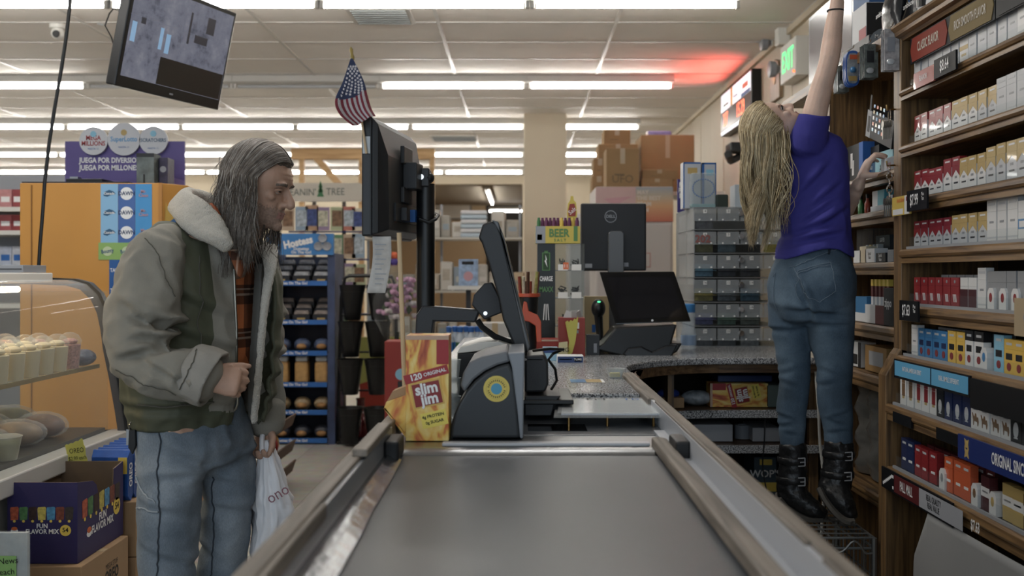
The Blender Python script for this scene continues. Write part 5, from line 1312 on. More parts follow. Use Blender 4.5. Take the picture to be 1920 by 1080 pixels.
def blister(px,y0,y1,X,style,lab,wd=.05,n=3):
 s=S_at(px,X);t=thing('hanging_blister_pack',lab,'blister pack',(X,FX/s,CH-(y0-CY)/s),0,'blister packs hanging from the top board');h=(y1-y0)/s
 for k in range(n):
  b=B();o=.016*k
  if style=='blue':
   b.prism([((wd*.5)*math.copysign(abs(math.cos(a))**.6,math.cos(a)),-h/2+h/2*math.copysign(abs(math.sin(a))**.6,math.sin(a)))for a in[j*PI/10 for j in range(20)]],'y',-o,-o+.004,A('rim blue','#2f62b4',rough=.25))
   b.prism([((wd*.40)*math.copysign(abs(math.cos(a))**.6,math.cos(a)),-h/2+h*.43*math.copysign(abs(math.sin(a))**.6,math.sin(a)))for a in[j*PI/10 for j in range(20)]],'y',-o-.001,-o,A('dark insert','#27333f')if k<2 else A('pale insert','#8f9aa4',vary=.4,vscale=60))
   if k==n-1:b.box((-.012,-o-.002,-h*.25),(.016,-o-.001,-h*.12),P['orange']);b.box((-.016,-o-.002,-h*.86),(.014,-o-.001,-h*.72),P['gold']);b.sphere((0,-o-.002,-h*.55),.012,P['blue'],6)
  else:
   b.box((-wd/2,-o,-h),(wd/2,-o+.002,0),A('clear card','#6f7672',rough=.15,vary=.5,vscale=40)if style=='clear' else A('white card','#a9a6a6',rough=.2,vary=.35,vscale=50))
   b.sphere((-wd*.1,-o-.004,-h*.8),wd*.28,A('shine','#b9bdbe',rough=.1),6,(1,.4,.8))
   b.box((-wd*.3,-o-.002,-h*.55),(wd*.2,-o-.001,-h*.2),M_dark if style=='clear' else M_grey)
  b.build('pack',t)
 b=B();b.tube([(0,.03,.01),(0,-.04,.01),(0,-.045,.018)],.002,M_chrome,6);b.build('peg',t)
blister(1594,98,164,1.25,'blue','blue rimmed oval blister packs hanging beside the raised arm',.055,3)
blister(1625,88,150,1.25,'clear','clear blister packs hanging beside the blue rimmed ones',.05,4)
blister(1666,58,135,1.25,'white','white blister packs hanging at the oak post',.05,3)
blister(1574,128,176,1.26,'clear','dark clear blister packs hanging behind the blue rimmed ones',.045,4)
t=thing('flat_monitor','silver framed flat screen standing on the oak top board behind the raised arm','monitor',(1.36,4.58,2.096))
b=B();b.box((0,-.34,.05),(.035,.32,.38),A('silver frame','#9aa0a4',rough=.3));b.build('frame',t,bevel=.003)
b=B();b.box((-.001,-.32,.075),(.0005,.305,.36),mat('grey screen','#6b6468',.25));b.build('screen',t)
b=B();b.box((-.03,-.1,0),(.09,.1,.012),M_dark);b.box((.01,-.03,.01),(.03,.03,.06),M_dark);b.build('stand',t)
t=thing('exit_sign','white wall box with glowing green letters high on the side wall','exit sign',(WR-.09,7.03,2.58))
B().box((0,-.2,0),(.09,.2,.26),M_white).build('case',t,bevel=.006);text('EXIT',.20,mat('lit green',(.1,.7,.25),.5,emit=1.2),(-.002,0,.13),U,(0,0,1),t,squash=.75,bold=.02)
B().sphere((-.004,-.17,.03),.008,mat('red led',(1,.1,.02),.5,emit=4),6).build('led',t)
for i,(x,y,Y)in enumerate(((1450,80,7.6),(1474,62,7.2),(1466,130,7.35))):
 p=Vector((WR-.02,yx(x,WR-.02),CH-(y-CY)/S_at(x,WR-.02)))
 t=thing('emergency_wall_lamp',['round grey emergency lamp head farthest along the side wall','upright white emergency lamp near the ceiling beside the glowing sign','grey emergency lamp head below the upright white one'][i],'lamp',p,0,'wall emergency lamps')
 if i==1:B().box((-.07,-.05,-.09),(.02,.05,.09),M_white).build('case',t,bevel=.01)
 else:
  B().lathe([(.02,-.02),(.055,-.05),(.06,-.09),(.05,-.095)],M_grey,n=18,axis='x').build('head',t,smooth=True);B().lathe([(.025,.02),(.025,-.02)],M_white,n=12,axis='x').build('bracket',t)
t=thing('wall_plaque','tan arched wooden plaque on the side wall below the emergency lamps','plaque',(WR-.03,yx(1452,1.87),CH-(188-CY)/S_at(1452,1.87)))
B().prism([(-.14,0),(.14,0),(.14,.2),(.10,.27),(0,.30),(-.10,.27),(-.14,.2)],'x',0,.03,wood_mat('plaque wood','#7a6044','#a08460','Z')).build('board',t,bevel=.004);B().lathe([(.035,-.004),(.035,0)],mat('brass','#8a6a36',.3,metal=1),(0,0,.15),16,'x').build('badge',t)
M_led=mat('lit red digits',(1,.16,.07),.5,emit=3)
t=thing('led_sign','lit lottery sign with glowing red digits high on the side wall','sign',(WR-.08,8.8,2.70))
B().box((0,-.62,-.19),(.08,.62,.19),M_black).build('case',t,bevel=.006)
M_lit=mat('backlit white panel',(.80,.84,.92),.4,emit=.75)
b=B();b.box((-.002,-.60,.02),(0,.60,.175),M_lit);b.build('header_panel',t)
b=B();b.box((-.002,-.58,-.185),(0,.60,-.155),M_lit);b.build('footer_panel',t)
b=B();b.box((-.002,-.60,-.15),(0,.60,.015),mat('dark red panel','#3c0d0d',.3));b.build('digit_panel',t)
text('287',.17,M_led,(-.003,.40,-.067),U,(0,0,1),t,squash=.8,bold=0);text('15.29',.17,M_led,(-.003,-.22,-.067),U,(0,0,1),t,squash=.85,bold=0)
b=B();b.box((-.003,.1,.02),(-.002,.18,.175),M_yel);b.box((-.003,-.58,.02),(-.002,-.25,.05),M_blue);b.box((-.003,.28,.06),(-.002,.50,.075),M_green);b.box((-.003,-.10,.07),(-.002,.06,.085),P['sky']);b.box((-.003,-.50,.08),(-.002,-.30,.12),M_orange);b.build('emblems',t)
t=thing('wall_bracket','dark jointed bracket with a grey back plate under the lit lottery sign','bracket',(WR,7.9,2.1));
B().box((-.02,-.3,-.12),(0,.35,.25),mat('grey plate','#8a8882',.4)).build('back_plate',t)
b=B();b.tube([(-.02,.1,.0),(-.2,.05,.08),(-.32,-.1,.02),(-.36,-.2,.06)],.03,M_dark,8);b.build('arm',t,smooth=True);B().box((-.34,-.2,.08),(-.22,.0,.15),M_dark).build('head',t,bevel=.01)

# ---------------------------------------------------------------- on and beside the checkout
def flame_mat(name='flame print'):
 m=mat(name,'#d9a02c',.45);nt=m.node_tree;b=nt.nodes['Principled BSDF'];L=nt.links.new
 tc=nt.nodes.new('ShaderNodeTexCoord');mp=nt.nodes.new('ShaderNodeMapping');mp.inputs['Scale'].default_value=(14,14,7);mp.inputs['Rotation'].default_value=(0,.5,0)
 n=nt.nodes.new('ShaderNodeTexNoise');n.inputs['Scale'].default_value=1;n.inputs['Detail'].default_value=3;n.inputs['Distortion'].default_value=1.8
 r=nt.nodes.new('ShaderNodeValToRGB');e=r.color_ramp.elements
 e[0].position=.26;e[0].color=lin('#8e2418');e[1].position=.62;e[1].color=lin('#ead47c')
 k=r.color_ramp.elements.new(.36);k.color=lin('#c8641c');k=r.color_ramp.elements.new(.45);k.color=lin('#e2b02e')
 L(tc.outputs['Object'],mp.inputs[0]);L(mp.outputs[0],n.inputs['Vector']);L(n.outputs[0],r.inputs[0]);L(r.outputs[0],b.inputs['Base Color'])
 return m
M_flame=flame_mat()
LZ=.874
def rot2(pts,a,c=(0,0)):
 return[(c[0]+x*math.cos(a)-y*math.sin(a),c[1]+x*math.sin(a)+y*math.cos(a))for x,y in pts]
def snack_box(label,loc,rz=0,lying=False):
 t=thing('snack_stick_box',label,'snack box',loc,rz)
 w,h,d=.051,.25,.10
 par=t
 B().box((-w,0,0),(w,d,h),M_flame).build('carton',t,bevel=.001)
 def pr(a,c,pts,m,nm,e):B().prism(rot2(pts,a,c),'y',-e,0,m).build(nm,t)
 b=B();b.prism([(.022,.182),(w,.182),(w,h),(.022,h)],'y',-.0004,0,M_red)
 b.prism(rot2([(-.056,-.011),(.0515,-.011),(.0515,.011),(-.056,.011)],.26,(0,.158)),'y',-.0006,0,M_red)
 b.prism(rot2([(-.037,-.031),(.037,-.031),(.037,.031),(-.037,.031)],.20,(.0,.112)),'y',-.0006,0,mat('gold print','#d0a63a',.4))
 b.prism(rot2([(-.033,-.027),(.033,-.027),(.033,.027),(-.033,.027)],.20,(.0,.112)),'y',-.001,0,mat('deep red print','#8a1a1c',.45))
 b.prism(rot2([(-.03,-.018),(.032,-.018),(.032,.018),(-.03,.018)],.22,(.016,.052)),'y',-.0006,0,mat('lemon label','#e5cf3c',.5))
 b.prism([(-w,h-.01),(w,h-.01),(w,h),(-w,h)],'y',-.0007,0,mat('carton edge','#b99a84',.7));b.build('print',t)
 u=(math.cos(.26),0,math.sin(.26));v=(-math.sin(.26),0,math.cos(.26))
 text('120',.020,M_wprint,(-.027,-.001,.151),u,v,t,bold=.03);text('ORIGINAL',.012,M_wprint,(.018,-.001,.163),u,v,t,bold=.02);
 u=(math.cos(.2),0,math.sin(.2));v=(-math.sin(.2),0,math.cos(.2))
 text('slim',.036,M_wprint,(-.002,-.0018,.124),u,v,t,bold=.035,squash=.95);text('jim',.036,M_wprint,(.006,-.0018,.100),u,v,t,bold=.035,squash=.95)
 u=(math.cos(.22),0,math.sin(.22));v=(-math.sin(.22),0,math.cos(.22))
 text('4g PROTEIN',.010,M_ink,(.014,-.001,.060),u,v,t,bold=.02);text('0g SUGAR',.010,M_ink,(.018,-.001,.046),u,v,t,bold=.02)
 return t
p=W(801,0,2.47)
t=snack_box('upright flame patterned snack stick box beside the scanner tower',(p.x,2.47,LZ))
b=B();b.prism([(-.051,.012),(-.062,.03),(-.104,.075),(-.098,.092),(-.051,.108)],'y',.008,.011,M_flame);b.prism([(-.051,.108),(-.098,.092),(-.085,.115),(-.051,.128)],'y',.02,.08,M_card)
b.prism([(-.051,.005),(-.104,.075),(-.101,.078),(-.051,.012)],'y',.008,.09,M_flame);b.build('side_flap',t)
p=W(1388,760,4.55)
t=snack_box('flame patterned snack stick box lying under the curved counter',(W(1440,0,4.5).x-.0,4.5,.695+.051));t.rotation_euler=(0,-PI/2,0)
def px_prof(pts,Y,loc):
 return[((x-CX)*Y/FX-loc[0],CH-(y-CY)*Y/FX-loc[2])for x,y in pts]
YT=2.50
loc=(W(910,0,YT).x,YT,LZ)
t=thing('scanner_tower','dark curved checkout scanner tower with a round yellow sticker','scanner',loc)
prof=px_prof([(843,822),(845,800),(851,778),(860,757),(873,735),(890,715),(910,699),(932,688),(956,681),(964,700),(971,760),(976,822)],YT,loc)
prof=[(x,max(0,z))for x,z in prof]
B().prism(prof,'y',0,.30,mat('slate plastic','#2c3034',.42)).build('body',t,bevel=.008,seg=3)
prof=px_prof([(862,724),(868,700),(880,680),(905,668),(952,658),(957,679),(932,686),(909,697),(888,713),(870,737)],YT,loc)
part(B().prism(prof,'y',.012,.29,mat('grey cap plastic','#6d7074',.4)).build('cap',t,bevel=.006),'grey curved top cap')
prof=px_prof([(952,662),(984,660),(982,740),(981,822),(975,822),(970,770),(960,690)],YT,loc);prof=[(x,max(0,z))for x,z in prof]
part(B().prism(prof,'y',-.004,.31,mat('pale grey bezel','#7f858d',.38)).build('bezel',t,bevel=.004),'pale grey bezel')
c=px_prof([(931,729)],YT,loc)[0]
b=B();b.lathe([(.0315,-.0008),(.0315,0)],mat('sticker yellow','#d3bc3c',.45),(c[0],0,c[1]),32,'y');b.lathe([(.0255,-.0011),(.0255,0)],mat('sticker ring','#b9a23a',.45),(c[0],0,c[1]),32,'y');b.lathe([(.0245,-.0013),(.0245,0)],mat('sticker yellow','#d3bc3c',.45),(c[0],0,c[1]),32,'y');b.lathe([(.0135,-.0016),(.0135,0)],mat('sticker blue','#3f97b8',.45),(c[0],0,c[1]),24,'y')
for k in range(26):
 a=2*PI*k/26
 if k%13==0:continue
 b.prism(rot2([(-.0014,-.0022),(.0014,-.0022),(.0014,.0022),(-.0014,.0022)],a-PI/2,(c[0]+.0200*math.cos(a),c[1]+.0200*math.sin(a))),'y',-.0015,0,mat('sticker print','#6d5f24',.5))
part(b.build('sticker',t),'round yellow sticker with blue centre')
YP=2.95
loc=(W(910,0,YP).x,YP,.874)
t=thing('receipt_printer','black receipt printer with white lid behind the scanner tower','printer',loc)
B().prism(px_prof([(856,700),(858,662),(972,655),(972,748),(858,748)],YP,loc),'y',0,.22,M_black).build('body',t,bevel=.004)
B().box((-.085,.01,0),(.08,.2,.055),M_dark).build('base',t)
part(B().prism(px_prof([(856,663),(862,652),(900,641),(935,640),(972,652),(972,657),(900,658)],YP,loc),'y',-.004,.23,M_white).build('lid',t,bevel=.003),'white curved lid')
YB2=2.80
loc=(W(1006,0,YB2).x,YB2,.874)
t=thing('terminal_base','dark stepped terminal base right behind the pale grey bezel','terminal base',loc);t['label']='dark stepped terminal base behind the pale grey scanner bezel'
B().prism(px_prof([(984,780),(984,742),(1052,742),(1040,756),(1034,780)],YB2,loc),'y',0,.25,M_dark).build('foot',t,bevel=.003)
B().box((-.07,-.005,.045),(.10,.28,.058),M_black).build('plate',t,bevel=.003)
B().prism(px_prof([(984,738),(984,668),(1020,666),(1028,680),(1029,722),(1022,737)],YB2,loc),'y',.02,.22,M_dark).build('housing',t,bevel=.006)
b=B();q=lambda x,y,dy:(px_prof([(x,y)],YB2,loc)[0][0],dy,px_prof([(x,y)],YB2,loc)[0][1])
b.tube([q(1000,660,.05),q(1030,655,.02),q(1058,658,.06),q(1040,668,.1),q(1030,680,.1),q(1044,700,.12),q(1047,722,.12),q(1036,738,.1)],.004,M_black,8);b.build('cable',t,smooth=True)
b=B();b.box((-.068,.02,.160),(.02,.18,.168),mat('dull grey lid','#8d8a88',.4));b.build('lid',t,bevel=.003)
YM=2.85
loc=(W(945,0,YM).x,YM+.17,.874)
t=thing('touch_terminal','black touch terminal seen edge on, tilted on a jointed bracket','monitor',loc)
prof=px_prof([(897,446),(905,420),(922,414),(932,418),(941,440),(989,640),(988,662),(976,666),(966,655),(943,600),(935,560),(918,500),(903,455)],YM,loc)
B().prism(prof,'y',-.17,.17,mat('terminal black','#1b1d20',.42)).build('housing',t,bevel=.006,seg=3)
prof=px_prof([(922,412),(935,416),(947,452),(994,650),(989,662),(940,440)],YM,loc)
part(B().prism(prof,'y',-.175,.175,mat('grey screen rim','#55585c',.3)).build('screen',t,bevel=.003),'grey screen rim')
b=B();b.prism(px_prof([(880,575),(884,555),(905,532),(920,530),(935,560),(940,590),(905,604)],YM,loc),'y',-.03,.03,M_dark);b.build('bracket',t,bevel=.004)
b=B();b.lathe([(.006,-.036),(.006,-.03)],M_chrome,(px_prof([(907,591)],YM,loc)[0][0],0,px_prof([(907,591)],YM,loc)[0][1]),10,'y');b.build('bolt',t)
b=B();k=lambda x,y:(px_prof([(x,y)],YM,loc)[0][0],0,px_prof([(x,y)],YM,loc)[0][1])
b.tube([k(890,605),k(900,620),k(925,638),k(950,648),k(965,650)],.009,M_black,8);b.build('cable',t,smooth=True)
YPO=3.02
loc=(W(798,0,YPO).x,YPO,.874)
t=thing('display_pole','thick black pole carrying a customer screen and a side arm','pole',loc)
r=.0265
B().lathe([(.06,0),(.06,.012),(r,.016),(r,CH-(345-CY)*YPO/FX-.874)],M_black,n=28).build('pole',t,smooth=True)
k=lambda x,y:(px_prof([(x,y)],YPO,loc)[0][0],px_prof([(x,y)],YPO,loc)[0][1])
a,c=k(757,352),k(812,317)
B().box((a[0],-.035,a[1]),(c[0]-.008,.035,c[1]),M_dark).build('clamp',t,bevel=.004)
b=B()
for px,py,rr in((792,334,.008),(777,335,.004)):
 q=k(px,py);b.lathe([(rr,-.040),(rr,-.034)],M_chrome,(q[0],0,q[1]),10,'y')
q=k(808,335);b.sphere((q[0]-.004,-.02,q[1]),.016,M_black,8);b.build('bolts',t)
prof=[k(*p)for p in[(780,628),(782,590),(794,572),(896,580),(900,583),(892,604),(815,602),(812,628)]]
B().prism(prof,'y',-.03,.03,M_dark).build('arm',t,bevel=.005)
b=B();q=[k(776,400),k(790,412),k(806,418),k(818,412),k(822,404),k(815,400),k(800,408)]
b.tube([(q[0][0],.02,q[0][1]),(q[1][0],-.034,q[1][1]),(q[2][0],-.036,q[2][1]),(q[3][0],-.025,q[3][1]),(q[4][0],.0,q[4][1]),(q[5][0],.03,q[5][1])],.005,M_black,8);b.build('cable',t,smooth=True)
X0m,Y0m,X1m,Y1m=-.391,2.74,-.330,3.19
am=math.atan2(Y1m-Y0m,X1m-X0m)
t=thing('customer_monitor','black customer monitor seen from behind on the thick pole','monitor',(X0m,Y0m,1.37),am)
L_=math.hypot(X1m-X0m,Y1m-Y0m);H_=.318
B().box((0,0,0),(L_,.028,H_),mat('screen frame black','#1a1d21',.4)).build('bezel',t,bevel=.005)
b=B();b.ring_loft([[(0.004,0,.004),(L_-.004,0,.004),(L_-.004,0,H_-.004),(.004,0,H_-.004)],[(.01,-.014,.008),(L_-.01,-.014,.008),(L_-.01,-.014,H_-.02),(.01,-.014,H_-.02)],[(.05,-.034,.02),(L_-.05,-.034,.02),(L_-.04,-.034,H_-.10),(.04,-.034,H_-.10)]],mat('screen back black','#202225',.5,bump=.08,bscale=400));b.build('back_cover',t,bevel=.003)
b=B();b.box((L_*.5-.05,-.044,.21),(L_*.5+.05,-.032,.26),M_dark);b.box((L_*.5-.05,-.044,.10),(L_*.5+.05,-.032,.145),M_dark);b.box((L_*.5-.03,-.075,.14),(L_*.5+.05,-.034,.215),M_dark);b.build('mount',t,bevel=.003)
b=B();b.box((.10,-.040,.045),(L_-.06,-.030,.095),M_black);b.box((.16,-.055,.05),(.20,-.034,.085),M_dark);b.box((.26,-.055,.05),(.29,-.034,.085),M_blue);b.build('connector_recess',t)
b=B();b.box((-.001,.004,H_-.10),(0,.024,H_-.055),mat('clear tape','#a9b0b4',.2));b.build('tape',t)
YFg=2.76
fs=W(686,287,YFg)
t=thing('small_flag','small stars and stripes flag on a stick taped to the customer monitor','flag',(X0m-.004,Y0m-.004,1.56))
T0=Vector(t.location)
P0,P1=W(687,288,2.735)-T0,W(659,96,2.735)-T0
b=B();b.tube([P0,P1],.0032,mat('pale wooden stick','#c5ab84',.5),8);b.build('stick',t,smooth=True)
b=B();d=(P1-P0).normalized();b.tube([P1-d*.024,P1-d*.016,P1-d*.008,P1+d*.004,P1+d*.012],[.004,.0055,.0036,.005,.001],mat('gilt tip','#9c8640',.35,metal=.6),8);b.build('finial',t,smooth=True)
ho0,ho1=W(661,112,2.733)-T0,W(683,236,2.733)-T0
def flagpt(s,v):
 """s along the fly 0..1, v across the hoist 0..1"""
 A0=[W(660,113,2.733),W(646,156,2.72),W(632,192,2.70),W(641,218,2.69),W(665,239,2.70)]
 B0=[W(664,113,2.733),W(684,154,2.745),W(691,180,2.75),W(698,205,2.752),W(705,219,2.75)]
 def ev(L,s):
  f=s*(len(L)-1);i=min(int(f),len(L)-2);f-=i
  pm=L[max(i-1,0)];pn=L[min(i+2,len(L)-1)]
  a,c=L[i],L[i+1]
  m0=(c-pm)*.5;m1=(pn-a)*.5
  return a*(2*f**3-3*f*f+1)+m0*(f**3-2*f*f+f)+c*(-2*f**3+3*f*f)+m1*(f**3-f*f)
 a,c=ev(A0,s),ev(B0,s)
 p=a.lerp(c,v);p.y-=.022;p.y+=-.010*math.sin(v*7+s*3)*s-.006*math.sin(v*15+2*s)*s
 return p-T0
N1,N2=40,26
mr,mw,mb=mat('flag red','#8a3040',.8),mat('flag white','#c9c3c6',.8),mat('flag blue','#3b4668',.8)
b=B()
for i in range(N1):
 for j in range(N2):
  s0,s1,v0,v1=i/N1,(i+1)/N1,j/N2,(j+1)/N2
  canton=s0<.40+.10*(1-abs(v0-.35))and not(s0>.42 and v0>.8)
  m=mb if canton else(mr if(j//2)%2==0 else mw)
  b.quad(flagpt(s0,v0),flagpt(s1,v0),flagpt(s1,v1),flagpt(s0,v1),m)
  if False:pass
o=b.build('cloth',t,smooth=True,auto=False);md=o.modifiers.new('t','SOLIDIFY');md.thickness=.0012;md.offset=0
b=B()
for i in range(1,9):
 for j in range(1,7):
  s=.06+.045*i+(.0225 if j%2 else 0);v=(j+.0)/7+.02
  if s>.46:continue
  pc=flagpt(s,v);pts=[]
  for a in range(10):
   rr=.0042 if a%2==0 else .0022
   pts.append(pc+Vector((rr*math.sin(a*PI/5),-.0025,rr*math.cos(a*PI/5))))
  b.add(pts,[tuple(range(10))],mw)
b.build('stars',t)
t=thing('till_receipt','long pale till receipt hanging below the customer monitor','receipt',(-.40,2.80,1.37))
b=B();rings=[]
for i in range(10):
 f=i/9;z=.0-.15*f
 rings.append([(.008+(.05)*j/4-.012*f+.004*math.sin(4*f),-.04+.012*math.sin(3.2*f)+.006*math.sin(j),z)for j in range(5)])
b.ring_loft(rings,mat('receipt paper','#b9b7b4',.7,vary=.1,vscale=50),close=False,cap=False);o=b.build('paper',t,smooth=True);md=o.modifiers.new('t','SOLIDIFY');md.thickness=.0006
b=B()
for i in range(9):b.box((.016,-.05,-.02-.013*i),(.016+.03-(i%3)*.006,-.0495,-.023-.013*i),M_grey)
b.build('print',t)
t=thing('wooden_dowel','thin wooden dowel standing behind the upright snack stick box','stick',(W(760,0,2.6).x,2.62,.874));b=B();b.tube([(0,0,0),(-.018,.0,.50)],.006,mat('pale wooden stick','#c5ab84',.5),8);b.build('dowel',t,smooth=True)
t=thing('stacked_cup','stack of clear plastic cups between snack box and scanner tower','cups',(W(846,0,2.85).x,2.85,.874))
for k in range(3):B().lathe([(.020,.0+.05*k),(.026,.06+.05*k),(.028,.062+.05*k),(.025,.06+.05*k),(.019,.004+.05*k)],glass_mat('milky plastic','#cfd6da',.3,.2),n=20,cap=False).build('cup',t,smooth=True)
t=thing('paper_stack','printed papers on a clear plastic riser above the scanner bed','papers',(W(1130,0,2.85).x,2.85,.875))
b=B();b.prism([(-.12,-.16),(.145,-.16),(.135,.16),(-.10,.16)],'z',.030,.034,mat('printed paper','#c3c5ca',.5,vary=.12,vscale=60,stretch=(6,1,1)));b.build('paper',t)
b=B();b.prism([(-.14,-.18),(.155,-.18),(.145,.17),(-.12,.17)],'z',.026,.0295,glass_mat('clear sleeve','#ffffff',.10,.12));b.prism([(-.13,-.165),(.15,-.165),(.14,.165),(-.11,.165)],'z',.036,.0375,glass_mat('clear sleeve','#ffffff',.10,.12));part(b.build('riser',t),'clear plastic riser')
for x,y in((-.10,-.15),(.0,-.15),(.12,-.15),(-.08,.14),(.12,.14)):b=B();b.lathe([(.004,0),(.004,.026)],mat('brass','#8a6a36',.3,metal=1),(x,y,0),10);b.build('leg',t)
text('FH',.05,M_ink,(-.01,.12,.0378),(1,0,0),(0,1,0),t);text('10',.05,M_blue,(.09,.12,.0378),(1,0,0),(0,1,0),t)
b=B()
for i in range(9):b.box((-.09,-.12+.022*i,.0341),(.12-.01*(i%3),-.117+.022*i,.0343),M_grey)
b.build('print',t)
t=thing('leaflet','small blue and gold leaflet lying on the speckled worktop','leaflet',(W(1098,0,3.4).x,3.40,.9205));b=B();b.box((-.05,-.05,0),(.06,.05,.001),M_paper);b.box((-.05,-.05,.001),(0,.045,.0014),P['blue']);b.box((.0,-.05,.001),(.05,.045,.0014),P['gold']);b.build('card',t)
t=thing('dip_cup','small clear dip cup holding a yellow sponge on the worktop edge','cup',(W(1154,0,3.5).x,3.5,.9205))
B().lathe([(.022,0),(.029,.03),(.034,.032),(.028,.031),(.021,.002)],glass_mat('milky plastic','#cfd6da',.3,.2),n=24).build('cup',t,smooth=True);B().box((-.019,-.012,.004),(.015,.012,.018),mat('yellow sponge','#d9c552',.9,bump=.4,bscale=300)).build('sponge',t,bevel=.002)
# ---- on the return counter
WT=.920
def facing(name,label,cat,px0,px1,y0,y1,Y,d,m,group=None,z=None,bev=.001):
 """carton whose front looks at the camera"""
 a,c=W(px0,y1,Y),W(px1,y0,Y);zb=a.z if z is None else z
 t=thing(name,label,cat,((a.x+c.x)/2,Y,zb),0,group);w=(c.x-a.x)/2;h=c.z-zb
 B().box((-w,0,0),(w,d,h),m).build('carton',t,bevel=bev)
 return t,w,h
def fprint(t,rects,name='print'):
 for x0,x1,z0,z1,m in rects:b=B();b.box((x0,-.0008,z0),(x1,0,z1),m);b.build(name,t)
t,w,h=facing('tablet_box','flat dark blue antacid box with white edge on the speckled worktop','box',1045,1094,667,686,4.1,.08,M_wprint,z=WT);fprint(t,[(-w+.001,w-.002,.001,h-.004,mat('navy box','#1d3a72',.4)),(w*.3,w*.85,h*.2,h*.75,mat('mid blue box','#2f6f9f',.4))]);text('TUMS',.012,M_wprint,(w*.56,-.0015,h*.48),(1,0,0),(0,0,1),t,bold=.02);fprint(t,[(-w*.85,w*.1,h*.42,h*.55,M_wprint)],'lettering')
t,w,h=facing('tablet_box','pale blue and white antacid box behind the dark blue one','box',1018,1046,652,684,4.2,.07,mat('pale blue box','#8db9d2',.4),z=WT);fprint(t,[(-w,w,h*.6,h,mat('navy box','#1d3a72',.4))])
t,w,h=facing('candy_tray','low red candy tray on the worktop beside the charger case','tray',1003,1060,637,668,4.5,.15,mat('red carton','#8f2a1c',.45),z=WT);fprint(t,[(-w,w,h*.9,h,mat('pale teeth','#b7a28e',.6))])
t,w,h=facing('candy_box','tall red open display box with white packets on top','box',1048,1097,596,672,4.42,.12,mat('red carton','#8f2a1c',.45),z=WT);fprint(t,[(w*.1,w*.55,h*.72,h*.88,M_paper),(0,w*.5,h*.60,h*.68,M_grey)])
for k in range(4):
 o=B().box((-.016,0,0),(.016,.006,.05),mat('packet foil','#b9b6b2',.3)).build('packet',t);o.location=(-w*.5+k*.022,.02+.02*(k%2),h-.02);o.rotation_euler=(0,.4-.25*k,.3*k)
t=thing('price_tag','torn lime yellow tag sticking up from the red candy tray','tag',(W(1072,0,4.35).x,4.35,WT));s_=4.35/FX;tl=lambda x,y:((x-1072)*s_,CH-(y-CY)*s_-WT)
b=B();b.prism([tl(*q)for q in[(1064,668),(1067,640),(1060,604),(1064,601),(1067,604),(1070,600),(1074,602),(1077,597),(1080,599),(1084,592),(1083,610),(1079,640),(1073,662)]],'y',0,.002,mat('lime card','#b9b03e',.7));b.build('card',t)
b=B();b.prism([tl(*q)for q in[(1045,664),(1048,642),(1064,640),(1064,664)]],'y',-.01,-.008,mat('cream card','#c9bf8e',.7));b.build('card_front',t);text('UNG',.026,M_ink,(tl(1054,0)[0],-.011,tl(0,656)[1]),(1,0,0),(0,0,1),t)
t=thing('charger_display','clear charger display case with a black CHARGE MAXX panel','display',(W(1052,0,4.75).x,4.75,WT));s_=4.75/FX;tl=lambda x,y:((x-1052)*s_,CH-(y-CY)*s_-WT)
a,c=tl(1008,664),tl(1041,457);B().box((a[0],-.004,0),(c[0],.18,c[1]),mat('black print panel','#121713',.35)).build('panel',t)
b=B();g=tl(1024,489);b.prism([(g[0]+x,g[1]+z)for x,z in[(-.018,-.045),(.018,-.045),(.018,.038),(.008,.038),(.008,.046),(-.008,.046),(-.008,.038),(-.018,.038)]],'y',-.006,-.004,mat('leaf green','#4d7f45',.5));b.prism([(g[0]+x,g[1]+z)for x,z in[(-.014,-.041),(.014,-.041),(.014,.034),(-.014,.034)]],'y',-.0065,-.004,mat('dark leaf','#24421f',.5));b.prism([(g[0]+x,g[1]+z)for x,z in[(-.004,.028),(.004,.005),(0,.002),(.006,-.03),(-.008,.0),(-.002,.004)]],'y',-.007,-.004,M_wprint);b.build('emblem',t)
q=tl(1024,523);text('CHARGE',.030,M_wprint,(q[0],-.005,q[1]),(1,0,0),(0,0,1),t,bold=.02,squash=.5);q=tl(1024,543);text('MAXX',.034,mat('leaf green','#4d7f45',.5),(q[0],-.005,q[1]),(1,0,0),(0,0,1),t,bold=.02,squash=.65)
b=B()
for k in(-1,0,1):
 q0,q1=tl(1024+3*k,570),tl(1024+5*k,600);b.tube([(q0[0],-.005,q0[1]),(q1[0],-.005,q1[1])],.002,M_wprint,6)
b.build('cable_picture',t)
b=B();a,c=tl(1041,664),tl(1096,457)
for(p0,p1)in(((a[0],-.002,0),(c[0],0,c[1])),((c[0]-.003,0,0),(c[0],.18,c[1])),((a[0],.178,0),(c[0],.18,c[1])),((a[0],0,c[1]-.003),(c[0],.18,c[1]))):b.box(p0,p1,M_clear)
part(b.build('case',t),'clear acrylic case')
for i,yy in enumerate((508,560,612)):
 b=B();z=tl(0,yy)[1];b.box((a[0],.002,z),(c[0]-.004,.17,z+.004),mat('grey divider','#6f7375',.3));b.build('shelf',t)
 for j in(0,1):
  b=B();x=a[0]+.035+.062*j;b.box((x-.022,-.0035,z+.002),(x+.022,-.002,z+.03),M_paper);b.build('price_label',t)
  b=B();rr=random.Random(i*2+j)
  for k in range(3):
   pts=[(x+rr.uniform(-.022,.022),.03+rr.uniform(0,.08),z+.008+rr.uniform(0,.05))for _ in range(6)];b.tube(pts,.003,M_black,5)
  b.build('coiled_cable',t)
b=B();b.box((tl(1056,0)[0],-.004,tl(0,505)[1]),(tl(1066,0)[0],-.002,tl(0,492)[1]),M_orange);b.build('number_label',t);text('11',.022,M_wprint,((tl(1061,0)[0]),-.0045,tl(0,499)[1]),(1,0,0),(0,0,1),t)
zt=tl(0,457)[1]+WT
